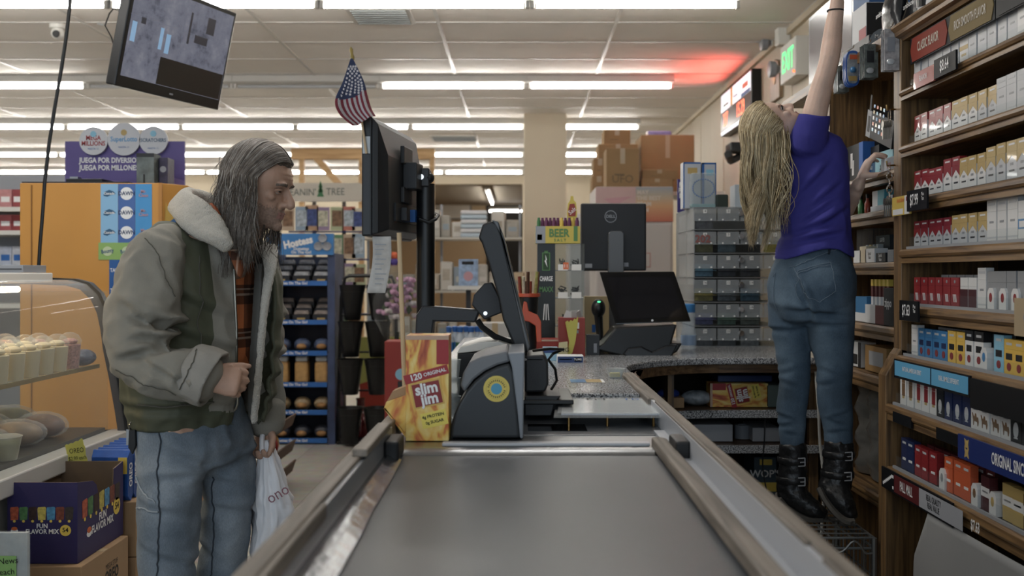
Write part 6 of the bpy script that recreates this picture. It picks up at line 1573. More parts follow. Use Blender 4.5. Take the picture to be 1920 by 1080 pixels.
t,w,h=facing('salt_carton','yellow open carton reading BEER SALT full of small tubes','carton',1004,1088,424,451,4.72,.12,mat('yellow carton','#c2ad2c',.45),z=zt+.001)
text('BEER',.05,mat('leaf green','#4d7f45',.5),(.005,-.0012,h*.58),(1,0,0),(0,0,1),t,bold=.03,squash=.85);text('S A L T',.018,mat('leaf green','#4d7f45',.5),(.01,-.0012,h*.18),(1,0,0),(0,0,1),t,bold=.02)
fprint(t,[(-w,-w+.045,0,h,M_grey),(-w+.008,-w+.03,.015,.04,M_yel),(w-.03,w-.012,.01,h,mat('leaf green','#4d7f45',.5))])
for k in range(11):
 c=['#2f6b3b']+['#5e2750']*5+['#c9a92a']+['#5e2750']*2+['#c9a92a','#5e2750']
 b=B();b.lathe([(.008,0),(.009,.004),(.009,.055),(.006,.062),(.006,.07)],mat('tube '+c[k],c[k],.4),n=10);o=b.build('tube',t,smooth=True);o.location=(-w+.015+k*.0175,.03+.02*(k%2),h-.03)
t=thing('hang_tag','red bottle shaped card standing above the yellow salt carton','card',(W(1073,0,4.9).x,4.9,zt+.001));s_=4.9/FX;hz=CH-(410-CY)*s_-zt
b=B();b.prism([(x*s_,hz+z*s_)for x,z in[(-9,-45),(9,-45),(9,12),(7,30),(3,34),(2,42),(-3,42),(-4,34),(-8,28),(-10,10)]],'y',0,.003,mat('yellow carton','#c2ad2c',.45));b.build('card',t);b=B();b.prism([(x*s_,hz+z*s_)for x,z in[(-7,4),(6,4),(7,16),(4,28),(-5,27),(-8,14)]],'y',-.002,0,mat('red carton','#8f2a1c',.45));b.build('emblem',t);text('Salt',.028,M_wprint,(0,-.003,hz+14*s_),(.8,0,.6),(-.6,0,.8),t)
Yc=4.35;s_=Yc/FX
t=thing('stick_caddy','orange wire caddy with a black tub of meat sticks','caddy',(W(988,0,Yc).x,Yc,WT));tl=lambda x,y:((x-988)*s_,CH-(y-CY)*s_-WT)
M_or=mat('orange plastic','#b5431c',.35)
B().lathe([(.038,0),(.048,tl(0,556)[1]),(.044,tl(0,556)[1]),(.036,.01)],M_black,n=24).build('tub',t,smooth=True);B().lathe([(.05,tl(0,557)[1]),(.056,tl(0,556)[1]),(.056,tl(0,550)[1]),(.05,tl(0,550)[1])],M_or,n=24).build('rim',t,smooth=True)
b=B();b.prism([tl(*q)for q in[(978,590),(982,564),(988,566),(991,582),(1008,590),(1014,602),(1015,640),(1006,640),(1004,610),(992,602),(980,600)]],'y',-.065,-.05,M_or);b.build('handle',t,bevel=.003)
for k in range(9):
 a=k*2.4;rr=.012+.028*(k%3)/2;h0=tl(0,552)[1];c=['#7a2c1c','#8a8440','#4a2a1c','#a9a08a'][k%4]
 b=B();b.tube([(rr*math.cos(a)*.6,rr*math.sin(a)*.6,.08),(rr*math.cos(a)*1.25,rr*math.sin(a)*1.25,h0+.055+.02*(k%3))],.007,mat('stick '+c,c,.35,vary=.3,vscale=60),8);b.build('meat_stick',t,smooth=True)
Yd=5.15;s_=Yd/FX
t=thing('desktop_monitor','black monitor with a pale round badge standing back to the camera','monitor',(W(1150,0,Yd).x,Yd,WT));tl=lambda x,y:((x-1150)*s_,CH-(y-CY)*s_-WT)
a,c=tl(1089,508),tl(1212,381);B().box((a[0],0,a[1]),(c[0],.04,c[1]),mat('matte black','#141518',.45)).build('housing',t,bevel=.008)
g=tl(1145,406);b=B();b.lathe([(.030,-.0015),(.030,0)],M_grey,(g[0],0,g[1]),28,'y');b.lathe([(.027,-.002),(.027,0)],M_black,(g[0],0,g[1]),28,'y');b.build('badge',t);text('DELL',.021,M_grey,(g[0],-.003,g[1]),(1,0,0),(0,0,1),t,bold=.02)
a,c=tl(1139,520),tl(1168,434);b=B();b.prism([(a[0],0),(c[0],0),(c[0],c[1]-.012),(c[0]-.012,c[1]),(a[0]+.012,c[1]),(a[0],c[1]-.012)],'y',-.05,-.001,mat('grey stand','#55585c',.35));b.build('stand',t,bevel=.004);B().box((-.1,-.12,0),(.1,.08,.012),M_dark).build('base',t,bevel=.004)
b=B();a=tl(1097,502);b.box((a[0],-.001,a[1]),(a[0]+.035,0,a[1]+.02),M_grey);a=tl(1167,500);b.box((a[0],-.001,a[1]),(a[0]+.03,0,a[1]+.02),M_grey);b.build('label',t)
Yt=4.62;s_=Yt/FX
t=thing('touch_till','black touch screen till on a folded stand beside the clear bottle','till',(W(1200,0,Yt).x,Yt,WT));tl=lambda x,y:((x-1200)*s_,CH-(y-CY)*s_-WT)
def tilted(x,y,dy=0):
 f=(605-y)/95;q=tl(x,y);return(q[0]*(1+.0*f),-.10+.10*f+dy,q[1])
sc=[(1124,510),(1262,509),(1290,602),(1151,607)]
sc=[(1124,510),(1264,509),(1289,601),(1150,606)]
b=B();b.ring_loft([[tilted(x,y)for x,y in sc],[tilted(x+1,y,.035)for x,y in sc]],mat('gloss black','#0b0c0e',.12));b.build('screen',t,bevel=.004)
ins=[(1137,520),(1257,519),(1278,592),(1159,597)]
b=B();b.add([tilted(x,y,-.0006)for x,y in ins],[(3,2,1,0)],mat('dark glass','#131318',.06));b.build('display',t)
q=tilted(1218,599,-.001);b=B();b.lathe([(.005,-.001),(.005,0)],M_wprint,q,12,'y');b.build('badge',t)
b=B();b.prism([tl(*p)for p in[(1128,640),(1150,612),(1262,606),(1252,640),(1272,640),(1262,656),(1248,664),(1172,666),(1110,652)]],'y',-.12,.08,M_black);b.build('stand',t,bevel=.008,seg=3)
b=B();b.prism([tl(*p)for p in[(1162,660),(1172,648),(1195,645),(1215,655),(1240,644),(1262,642),(1250,664),(1172,666)]],'y',-.15,-.12,mat('soft black','#17181b',.3));b.build('card_tray',t,bevel=.006)
t=thing('barcode_scanner','black hand scanner with a green light on its stand beside the till','scanner',(W(1118,0,4.72).x,4.72,WT));s_=4.72/FX;tl=lambda x,y:((x-1118)*s_,CH-(y-CY)*s_-WT)
q=tl(1122,578);b=B();b.sphere((q[0],0,q[1]),.036,M_black,12,(.9,1.1,1.2));b.build('head',t,smooth=True);B().sphere((q[0],-.033,q[1]+.03),.008,mat('green led',(.1,.8,.35),.5,emit=1.5),6,(1,.5,.5)).build('led',t)
b=B();b.tube([(q[0],.0,q[1]-.03),(q[0]+.01,.02,.05),(q[0]+.0,.02,.0)],[.02,.015,.03],M_black,10);b.build('stand',t,smooth=True)
t,w,h=facing('tan_carton','tan carton with a blue mark behind the hand scanner','box',1096,1142,556,650,4.95,.12,mat('tan carton','#b59d6c',.6),z=WT);fprint(t,[(-w*.4,-w*.1,h*.3,h*.45,M_blue)])
t,w,h=facing('card_reader','small black card reader with white plug beside the red display box','card reader',1100,1124,628,666,4.5,.06,M_black,z=WT);fprint(t,[(w*.1,w*.6,.01,.05,M_grey)])
t=thing('water_bottle','clear bottle with a blue cap in front of the clear drawers','bottle',(W(1291,0,4.85).x,4.85,WT))
B().lathe([(.001,.002),(.032,0),(.036,.01),(.036,.07),(.029,.10),(.031,.13),(.035,.15),(.028,.172),(.024,.175)],glass_mat('bottle plastic','#c8d6e4',.28,.1),n=24).build('body',t,smooth=True);B().lathe([(.029,.172),(.031,.176),(.031,.208),(.027,.212)],mat('cap blue','#2a7fc0',.35),n=24).build('cap',t,smooth=True)
b=B();b.lathe([(.0365,.02),(.0365,.065)],mat('bottle label','#8fa9c9',.4),n=24,cap=False);b.build('label',t,smooth=True)
Yl=5.0;s_=Yl/FX;XL0,XL1=W(1300,0,Yl).x,W(1475,0,Yl).x
ztop=CH-(388-CY)*s_
t=thing('drawer_case','clear acrylic lottery ticket case with small numbered drawers','drawer case',(XL0,Yl,WT));H=ztop-WT;Wd=XL1-XL0
M_smoke=glass_mat('smoky acrylic','#b5babd',.32,.12);M_acry=glass_mat('acrylic sheet','#dfe4e8',.22,.1)
b=B()
for p0,p1 in(((0,0,0),(.004,.55,H)),((Wd-.004,0,0),(Wd,.55,H)),((0,0,H-.004),(Wd,.55,H)),((0,0,0),(Wd,.55,.004))):b.box(p0,p1,M_acry)
b.box((0,.546,0),(Wd,.55,H),mat('grey back sheet','#6c6e6e',.4));part(b.build('case',t),'clear acrylic case')
cols=[1300,1344,1387,1431,1475];rowy=[388,432,476,522,568,613,655];nums=[[4,3,2,1],[8,7,6,5],[12,11,10,9],[16,15,14,13],[20,19,18,17],[24,23,22,21]]
fills={(1,0):'#5a5836',(1,1):'#4a5a62',(2,0):'#5f8496',(3,0):'#8f8440',(3,1):'#6a7276',(3,2):'#4c6a7a',(4,0):'#5c6088',(4,1):'#5a7464',(4,2):'#6a726a',(1,3):'#9c9040',(5,2):'#6f7274',(0,0):'#5a5c60',(2,2):'#505356',(5,0):'#4d5054',(2,1):'#45484c',(5,1):'#4a4d50'}
for r_ in range(6):
 z1=CH-(rowy[r_]-CY)*s_-WT;z0=CH-(rowy[r_+1]-CY)*s_-WT
 for c_ in range(4):
  x0=(cols[c_]-1300)*s_;x1=(cols[c_+1]-1300)*s_;hh=z1-z0
  b=B();b.box((x0+.003,-.002,z0+hh*.42),(x1-.003,.0,z1-.006),M_smoke);b.box((x0+.003,-.012,z0+hh*.40),(x1-.003,.02,z0+hh*.43),M_acry);b.box((x0,.0,z0+.001),(x1,.5,z0+.005),mat('grey shelf','#77797a',.3));o=b.build('drawer',t)
  b=B();b.box(((x0+x1)/2-.009,-.004,z1-.030),((x0+x1)/2+.009,-.002,z1-.012),M_paper);b.build('number_label',o);text(str(nums[r_][c_]),.015,M_ink,((x0+x1)/2,-.0045,z1-.021),(1,0,0),(0,0,1),o,'number')
  b=B()
  for q in(.25,.75):b.sphere((x0+(x1-x0)*q,-.012,z0+hh*.45),.005,M_wprint,5)
  b.build('catch',o)
  if(r_,c_)in fills:
   cc=fills[(r_,c_)];b=B();b.box((x0+.012,.04,z0+hh*.08),(x1-.012,.042,z0+hh*.58),mat('ticket '+cc,cc,.4,vary=.35,vscale=50))
   if r_ in(2,3,4):b.box((x0+.008,-.02,z0+hh*.32),(x1-.006,.04,z0+hh*.335),mat('ticket '+cc,cc,.4,vary=.35,vscale=50))
   b.build('ticket_pad',o)
 g=tl=None
 b=B();xk=(1389-1300)*s_;b.lathe([(.014,-.012),(.014,0),(.010,-.018)],M_chrome,(xk,0,z1-.03),16,'y');b.build('lock',t,smooth=True)
text('202',.05,mat('faded red print','#8d4f46',.5),(.045,-.004,H-.155),(1,0,0),(0,0,1),t,bold=.03)
for i in range(2):
 b=B();b.box((.01,.03+.26*i,.30+.0*i),(.012,.24+.27*i,H-.02),mat('pale sheet behind','#8f8c8a',.5));b.build('side_sheet',t)
t,w,h=facing('tall_carton','tall white and blue carton on the drawer case, beside its twin','carton',1281,1314,304,388,5.12,.09,mat('white carton','#b5bac2',.45),'tall cartons on the drawer case',z=ztop+.001);fprint(t,[(-w,-w+.006,0,h,M_blue),(-w,w,h-.008,h,M_blue),(-w*.5,w*.6,h*.75,h*.88,P['gold'])]);
t,w,h=facing('tall_carton','white and blue carton on the drawer case nearer the side wall','carton',1316,1343,305,388,5.13,.09,mat('white carton','#b5bac2',.45),'tall cartons on the drawer case',z=ztop+.001);fprint(t,[(w-.006,w,0,h,M_blue),(-w,w,h-.008,h,M_blue),(-w,-w+.012,0,h,M_blue),(-w*.4,w*.6,h*.72,h*.85,P['sky'])])
t,w,h=facing('promo_card','purple card with white letters beside the tall white cartons','card',1270,1284,336,390,5.46,.01,mat('purple card','#3a2f7a',.4),z=ztop+.001);text('PI\nPL\nM',.034,M_wprint,(0,-.001,h*.66),(1,0,0),(0,0,1),t,bold=.03,squash=.8)
t=thing('plastic_jar','clear square jar with an oval dotted emblem on the drawer case','jar',(W(1317,0,5.06).x,5.06,ztop+.001));s_=5.06/FX
hj=64*s_;B().box((-23*s_,-.03,0),(23*s_,.03,hj),glass_mat('jar plastic','#c3cdd2',.22,.12)).build('jar',t,bevel=.008);b=B()
for k in range(28):a=2*PI*k/28;b.sphere((20*s_*math.cos(a),-.031,hj*.55+17*s_*math.sin(a)),.0035,M_blue,4)
b.build('emblem',t);B().box((-22*s_,-.028,.001),(22*s_,.028,.016),mat('aqua crystals','#7fa9ac',.6)).build('contents',t)
t,w,h=facing('tape_dispenser','dark green tape dispenser on the drawer case','tape dispenser',1343,1366,364,388,5.1,.06,mat('dark green','#39443c',.45),z=ztop+.001,bev=.008)
t,w,h=facing('white_carton','pale blue white box on the drawer case beside the blond hair','box',1378,1412,346,388,5.1,.12,mat('ice carton','#b4bfc8',.5),z=ztop+.001)
def under(name,label,px0,px1,y0,zb,Y,d,m):
 t,w,h=facing(name,label,'box',px0,px1,y0,0,Y,d,m,z=zb,bev=.003);return t,w,h
under('cardboard_tray','small open cardboard tray with blue cloth under the curved counter',1240,1283,746,.695,4.46,.1,M_card)
t=thing('blue_cloth','folded bright blue cloth lying in the small cardboard tray','cloth',(W(1255,0,4.5).x,4.5,.75));B().sphere((0,.03,0),.045,mat('bright blue cloth','#1d3f9a',.8),8,(1.1,1,.5)).build('cloth',t,smooth=True)
t=thing('plastic_parcel','crumpled silver plastic parcel on the upper shelf under the counter','parcel',(W(1306,0,4.55).x,4.55,.715))
b=B();b.sphere((0,0,.015),.07,mat('silver wrap','#8a9299',.25,vary=.4,vscale=30,bump=.8,bscale=25),14,(1.0,.8,.48));b.build('wrap',t,smooth=True)
under('blue_binder','thin dark blue binder lying on the flame patterned box',1346,1448,704,.799,4.55,.22,mat('navy binder','#1c3566',.4))
under('teal_carton','teal and tan carton at the end of the upper shelf under the counter',1437,1470,722,.695,4.5,.15,mat('teal tan carton','#5d6d68',.6))
under('white_box','long white carton on the lower shelf under the curved counter',1300,1374,796,.545,4.50,.2,mat('white board','#a4a6ab',.6))
t=thing('tape_roll','grey duct tape roll on the lower shelf beside the long white carton','tape',(W(1392,0,4.6).x,4.6,.545));B().lathe([(.035,0),(.035,.06),(.02,.06),(.02,0)],M_grey,n=24).build('roll',t,smooth=True)
under('white_box','small white carton with fine print on the lower shelf under the counter',1411,1462,802,.545,4.50,.2,mat('white board','#a4a6ab',.6))
t,w,h=under('garment_carton','grey and yellow clothing carton standing on the floor under the counter',1414,1456,857,.0,4.6,.2,mat('slate carton','#3d4f5b',.5));t['category']='carton'
fprint(t,[(-w,w,h*.80-.06,h*.80-.02,M_yel),(-w*.5,w*.6,h-.035,h-.01,M_yel)]);text("WOP'S",.045,M_wprint,(0,-.001,h-.075),(1,0,0),(0,0,1),t,bold=.02)

# ---------------------------------------------------------------- left side: hanging screen, booth, deli case, cartons
Y0=4.6;P0=W(215,160,Y0);wv=.1624*Y0;at=math.radians(70);hv=.108*Y0;tt=math.radians(13)
t=thing('ceiling_television','large tilted security screen hanging from the ceiling at the upper left','television',P0);t['label']='large tilted security television hanging from the ceiling beside the black cable'
rv=Vector((math.cos(at),math.sin(at),0));nv=Vector((math.sin(at),-math.cos(at),0));uv=Vector((0,0,1))*math.cos(tt)+nv*math.sin(tt);nn=rv.cross(uv)
def tvp(x,z,d=0):return rv*x+uv*z+nn*d
TM=Matrix(((rv.x,uv.x,nn.x,0),(rv.y,uv.y,nn.y,0),(rv.z,uv.z,nn.z,0),(0,0,0,1)))
b=B();b.M=TM
b.box((0,0,-.055),(wv,hv,0),mat('screen bezel black','#17181a',.3));b.build('housing',t,bevel=.006)
def cctv():
 m=mat('camera pictures','#9a9fb5',.25);nt=m.node_tree;bs=nt.nodes['Principled BSDF'];L=nt.links.new
 tc=nt.nodes.new('ShaderNodeTexCoord');mp=nt.nodes.new('ShaderNodeMapping');mp.inputs['Scale'].default_value=(7,7,7)
 n=nt.nodes.new('ShaderNodeTexNoise');n.inputs['Scale'].default_value=1.6;n.inputs['Detail'].default_value=6;n.inputs['Roughness'].default_value=.7
 r=nt.nodes.new('ShaderNodeValToRGB');e=r.color_ramp.elements;e[0].position=.30;e[0].color=lin('#4f5468');e[1].position=.7;e[1].color=lin('#b3b5c6')
 k=r.color_ramp.elements.new(.45);k.color=lin('#8e93aa');k=r.color_ramp.elements.new(.56);k.color=lin('#9b9fb4')
 L(tc.outputs['Object'],mp.inputs[0]);L(mp.outputs[0],n.inputs[0]);L(n.outputs[0],r.inputs[0]);L(r.outputs[0],bs.inputs['Emission Color']);bs.inputs['Emission Strength'].default_value=.36
 bs.inputs['Base Color'].default_value=(.01,.01,.012,1)
 return m
M_cctv=cctv()
b=B();b.M=TM;b.box((.022,.05,0),(wv-.018,hv-.02,.001),M_cctv);b.build('screen',t)
b=B();b.M=TM;b.box((wv*.34,.052,.001),(wv-.02,hv*.36,.0015),mat('blank camera window','#26221f',.3));b.build('blank_window',t)
b=B();b.M=TM
mg=mat('picture grey',(.12,.13,.17),.4,emit=.5);mk=mat('picture dark',(.03,.03,.04),.4,emit=.3);mB=mat('picture blue',(.18,.30,.45),.4,emit=.6)
for x0,x1,z0,z1,m in((.50,.502,.36,.95,mg),(.02,.98,.655,.658,mg),(.05,.09,.42,.6,mB),(.30,.33,.42,.62,mB),(.36,.40,.40,.58,mB),(.72,.80,.70,.86,mk),(.55,.57,.55,.85,mk),(.62,.75,.58,.66,mk),(.12,.16,.60,.66,mk)):
 b.box((wv*x0,hv*z0,.001),(wv*x1,hv*z1,.0014),m)
b.build('camera_pictures',t)
b=B();b.M=TM;b.box((wv*.5-.012,.018,0),(wv*.5+.012,.026,.001),M_grey);b.build('badge',t)
q=tvp(wv/2,hv*.6,-.055)
b=B();b.tube([q,q+Vector((-.06,.02,.05)),q+Vector((-.06,.02,3.0-(P0+q).z))],.02,M_dark,10);b.build('ceiling_bracket',t,smooth=True)
t=thing('hanging_wire','thin wire with a small white connector hanging beside the television','wire',W(205,20,5.6));s_=5.6/FX
b=B();b.tube([(x*s_,0,-z*s_)for x,z in[(12,-8),(22,2),(8,-4),(0,6),(-8,28),(4,50),(10,72)]],.004,M_dark,6);b.tube([(x*s_,0,-z*s_)for x,z in[(0,-5),(0,-170)]],.003,M_dark,6);b.build('wire',t,smooth=True);b=B();b.tube([(-22*s_,0,-24*s_),(-10*s_,0,-27*s_)],.007,M_white,8);b.tube([(10*s_,0,-70*s_),(13*s_,0,-82*s_)],.006,M_dark,8);b.build('plug',t)
t=thing('hanging_cable','long black cable hanging from the ceiling down to the orange booth','cable',W(75,515,4.75))
T0=Vector(t.location);pts=[W(x,y,4.75)-T0 for x,y in[(72,512),(75,460),(80,400),(84,340),(92,270),(103,200),(115,130),(124,70),(131,10),(136,-80),(140,-197)]]
b=B();b.tube(pts,.0085,M_black,8);b.build('cable',t,smooth=True)
# ---- orange booth
YO=5.0;s_=YO/FX
ox0,ox1=W(37,0,YO).x,W(300,0,YO).x;oz=W(0,343,YO).z
M_or2=mat('orange booth panel','#c98a22',.5,vary=.04,vscale=3)
t=thing('orange_booth','large orange cabinet with blue product stickers behind the deli case','booth',((ox0+ox1)/2,YO,0));hx=(ox1-ox0)/2
b=B();b.prism([(-hx,0),(hx,0),(hx+.09,.14),(hx+.03,.55),(-hx,.55)],'z',0,oz,M_or2);b.build('body',t,bevel=.004)
b=B();b.box((-hx+.055,-.004,.2),(-hx+.06,.002,oz-.01),mat('booth seam','#8a5a18',.6));b.box((hx-.004,-.008,.2),(hx+.012,.0,oz),mat('booth edge','#b3761c',.5));b.build('edge_trim',t)
bl=lambda x,y:(W(x,y,YO).x-(ox0+ox1)/2,W(x,y,YO).z)
def patch(x0,y0,x1,y1,m,nm='sticker',e=.002):
 a,c=bl(x0,y1),bl(x1,y0);b=B();b.box((a[0],-e,a[1]),(c[0],0,c[1]),m);return b.build(nm,t)
C1,C2,C3=mat('pale blue sticker','#7fb3d8',.5),mat('mid blue sticker','#3f66a8',.5),mat('bright blue sticker','#3590cc',.5)
for x0,x1,cc,wd in((189,221.5,C1,'Cascade'),(222,253.5,C2,'DAWN'),(254,285,C3,'Mr.\nClean')):
 o=patch(x0,345,x1,455,cc)
 for y in(363,399,436):
  q=bl((x0+x1)/2,y)
  if wd=='DAWN':
   b=B();b.lathe([(12*s_,-.003),(12*s_,0)],M_wprint,(q[0],0,q[1]),24,'y');b.build('disc',o)
  if wd=='Cascade':
   b=B();b.prism([(q[0]+x*s_,q[1]+z*s_)for x,z in[(-11,-4),(-9,3),(0,7),(8,4),(12,0),(4,-2),(-4,-6)]],'y',-.003,0,mat('dark teal print','#27567a',.5));b.build('swoosh',o)
  text(wd,(.028 if wd=='DAWN' else .017 if wd=='Cascade' else .022),{'DAWN':mat('navy print','#23375f',.5),'Cascade':M_wprint}.get(wd,mat('rose print','#b98a92',.5)),(q[0],-.0035,q[1]),(1,0,0),(0,0,1),o,bold=.02,squash=.9)
o=patch(185,455,262,487,mat('lime sticker','#86ad54',.5),e=.003)
for x in(202,238):
 q=bl(x,471);b=B();b.lathe([(9*s_,-.004),(9*s_,0)],mat('pale sun','#b9c79a',.5),(q[0],0,q[1]),20,'y');b.build('disc',o);text('Bounty',.026,mat('slate print','#46627e',.5),(q[0],-.0045,q[1]),(1,0,.15),(-.15,0,1),o,bold=.02,squash=.8)
o=patch(205,487,240,620,mat('navy sticker','#1f5a9e',.5))
for y in(507,545):
 q=bl(222,y);text('TAMPAX',.026,M_wprint,(q[0],-.0035,q[1]),(1,0,0),(0,0,1),o,bold=.02,squash=.75)
sd=Vector((.09,.14,0)).normalized();up=Vector((0,0,1));n_=sd.cross(up)
q0=Vector((hx,0,0));b=B()
for pts,m in(([(.02,1.40),(.03,1.62),(.06,1.56),(.085,1.64),(.11,1.57),(.14,1.62),(.15,1.35),(.08,1.20)],mat('decal yellow','#c9a13a',.5)),([(.04,1.25),(.045,1.52),(.09,1.55),(.10,1.25)],mat('decal blue','#3a6aa0',.5))):
 k=.003 if m.name=='decal yellow' else .006
 b.add([q0+sd*x+up*z+n_*k for x,z in pts],[tuple(range(len(pts)))],m)
b.build('decal',t)
t=thing('metal_sheet','thin dark metal sheet lying on top of the orange booth','sheet',(W(160,0,5.2).x,5.2,oz+.001));B().box((-.26,-.12,0),(.26,.2,.012),M_dark).build('sheet',t)
t=thing('flat_recorder','flat black recorder box on the metal sheet above the orange booth','recorder',(W(170,0,5.2).x,5.2,oz+.0135));B().box((-.09,-.08,0),(.09,.1,.018),M_black).build('case',t,bevel=.003);B().box((-.07,-.081,.018),(-.03,-.04,.028),M_steel).build('clip',t)
YS=5.45;s_=YS/FX
a,c=W(122,343,YS),W(345,265,YS)
t=thing('lottery_sign','purple cardboard sign with three white discs on top of the orange booth','sign',((a.x+c.x)/2,YS,oz+.001));zb=oz+.001
tl=lambda x,y:(W(x,y,YS).x-(a.x+c.x)/2,W(x,y,YS).z-zb)
q0,q1=tl(122,350),tl(346,265);q0=(q0[0],0)
def purple():
 m=mat('purple board','#5d4f92',.5,vary=.12,vscale=2);return m
B().box((q0[0],0,0),(q1[0],.012,q1[1]),purple()).build('board',t)
b=B();b.prism([(q0[0],0),(q1[0],0),(q1[0],.05),(q1[0]-.12,.085),(q1[0]-.25,.04),(q0[0]+.2,.055),(q0[0],.03)],'y',-.002,0,mat('dusk violet','#7a6aa6',.5));b.build('skyline',t)
for k,(x,y,r,wd)in enumerate(((178,265,26.5,'MEGA\nMILLIONS'),(235,262,30.5,'SuperLotto'),(290,264,26.5,'SCRATCHERS'))):
 q=tl(x,y);b=B();b.lathe([(r*s_,-.02),(r*s_,-.006)],mat('disc white','#c5c7cd',.5),(q[0],0,q[1]),32,'y');o=b.build('disc',t)
 text(wd,[.034,.036,.026][k],[M_red,mat('sky print','#5b9fd0',.5),mat('slate print','#46627e',.5)][k],(q[0],-.021,q[1]+.0),(1,0,0),(0,0,1),o,bold=.02,squash=.85)
 b=B();b.lathe([(.016,-.0215),(.016,-.02)],P['gold']if k==1 else P['sky'],(q[0],0,q[1]+.035),16,'y');b.build('sun',o);text('HASTA 11',.013,M_blue,(q[0],-.021,q[1]-.042),(1,0,0),(0,0,1),o)
q=tl(149,301);text('JUEGA POR DIVERSION',.038,M_wprint,(q[0],-.001,q[1]),(1,0,0),(0,0,1),t,bold=.03,align='LEFT',squash=.82);q=tl(149,315);text('JUEGA POR MILLONES',.038,M_wprint,(q[0],-.001,q[1]),(1,0,0),(0,0,1),t,bold=.03,align='LEFT',squash=.82)
t=thing('printed_box','tall box with a dark wintry picture on top of the orange booth','box',(W(286,0,5.3).x,5.2,oz+.001));s_=5.2/FX
B().box((-17*s_,0,0),(16*s_,.1,62*s_),mat('picture grey green','#5f6a6a',.5,vary=.4,vscale=20)).build('carton',t,bevel=.002);b=B();b.box((-4*s_,-.001,.01),(-1*s_,0,.06),M_ink);b.box((-17*s_,-.001,55*s_),(16*s_,0,62*s_),M_dark);b.build('print',t)
t=thing('printed_box','dark box with pale rounded shapes beside the wintry picture box','box',(W(312,0,5.3).x,5.25,oz+.001));B().box((-8*s_,0,0),(9*s_,.1,56*s_),mat('dark violet board','#35304a',.5,vary=.5,vscale=25)).build('carton',t,bevel=.002);b=B();b.lathe([(.016,-.001),(.016,0)],M_grey,(0,0,.09),14,'y');b.build('print',t)
# ---- shelf with cartons at the far left
YW=7.2;s_=YW/FX
t=thing('white_gondola','white metal shelves with red cartons beyond the orange booth','shelf',(W(-20,0,YW).x,YW,0))
b=B();b.box((-.45,.45,0),(.35,.5,2.0),M_grey);b.build('back_panel',t)
for y in(388,432,500,570):b=B();z=W(0,y,YW).z;b.box((-.45,0,z-.03),(.35,.45,z),M_white);b.build('shelf',t)
k=0
for y,yt,cs in((388,354,['#9a4a4e','#b77b7c','#8e3a3e']),(432,402,['#8e2f33','#a14c50','#8e2f33']),(500,462,['#b5bac4','#a9b2c4','#b5bac4'])):
 for i,c in enumerate(cs):
  k+=1;z=W(0,y,YW).z;hh=(y-yt)*s_
  t=thing('shelf_carton','%s carton, %s along the %s white shelf beyond the booth'%('red' if k<7 else 'blue and white',ORD[i+1],['top','second','third'][(k-1)//3]),'carton',(W([-25,2,26][i],0,YW).x,YW+.06,z+.001),0,'cartons on the far white shelves');B().box((-.045,0,0),(.047,.15,hh),mat('goods '+c,c,.5,vary=.15,vscale=30)).build('carton',t);b=B();b.box((-.03,-.001,hh*.3),(.03,0,hh*.6),M_wprint if k<7 else M_blue);b.build('print',t)
  # ---- deli case
XD=-1.64
t=thing('deli_case','curved glass deli case with pastries and a white sill','display case',(-2.1,3.2,0))
yn,yf=1.9,4.34
prof=[(-1.64,.62),(-1.655,.72),(-1.68,.86),(-1.705,.98),(-1.715,1.06),(-1.73,1.13),(-1.755,1.185),(-1.80,1.228),(-1.86,1.245),(-2.0,1.25),(-2.3,1.25)]
M_deli=glass_mat('curved deli glass','#ffffff',.03,.03,1.4)
b=BT(t);b.ring_loft([[(x,y,z)for x,z in prof]for y in(yn,yf-.02)],M_deli,close=False,cap=False);part(b.build('curved_glass',t,smooth=True),'clear curved glass')
b=BT(t);out=[(x+.012,z+.006)for x,z in prof];inn=[(x-.028,z-.022)for x,z in prof][::-1]
b.prism(out+inn,'y',yf-.02,yf+.02,mat('black rubber edge','#1b1b1c',.45));part(b.build('end_frame',t,smooth=True),'black rubber end frame')
b=BT(t);b.box((-2.42,yn,0),(-1.69,yf+.02,.56),mat('deli base white','#a9a9a6',.5));b.build('base',t,bevel=.004)
b=BT(t);b.box((-1.72,yn,.555),(-1.635,yf+.03,.62),mat('white sill','#bdbbb6',.4));b.build('sill',t,bevel=.006)
b=BT(t);b.box((-2.42,yn,.56),(-2.40,yf,1.25),mat('deli back','#2a2723',.4));b.box((-2.4,yf,.56),(-1.70,yf+.012,.62),M_dark)
for y in(2.6,3.0,3.4,3.8):b.box((-2.40,y,.62),(-2.385,y+.03,1.2),M_steel)
b.build('back_doors',t)
b=BT(t);b.box((-2.4,yf-.004,.62),(-1.72,yf,1.2),glass_mat('clear end pane','#ffffff',.03,.03,1.3));b.build('end_pane',t)
b=BT(t);b.box((-2.40,yn,1.235),(-1.94,yf-.02,1.275),M_white);b.build('top',t,bevel=.004)
b=BT(t);b.box((-2.40,yn,.885),(-1.75,yf-.03,.895),glass_mat('shelf glass','#d6e4dc',.10,.05));b.box((-1.752,yn,.882),(-1.742,yf-.03,.898),mat('pale brass edge','#a89a6a',.3,metal=.6));b.build('glass_shelf',t)
b=BT(t);b.box((-2.40,yn,.56),(-1.72,yf-.03,.635),mat('deck tray','#3b3a36',.4));b.build('deck',t)
b=BT(t);b.lathe([(.012,yn+.1),(.012,yf-.2)],mat('warm lit tube',(1,.72,.40),.4,emit=22),(-2.0,0,1.21),10,'y');part(b.build('lamp_tube',t,smooth=True),'warm lit lamp tube')
t=thing('ledge_box','flat grey louvred box on top of the deli case','box',(W(10,0,4.1).x,4.1,1.276));b=B();b.box((-.15,0,0),(.07,.2,.03),M_grey);b.box((-.14,-.002,.012),(.065,0,.016),M_dark);b.build('box',t,bevel=.003)
GC='dessert cups on the glass shelf'
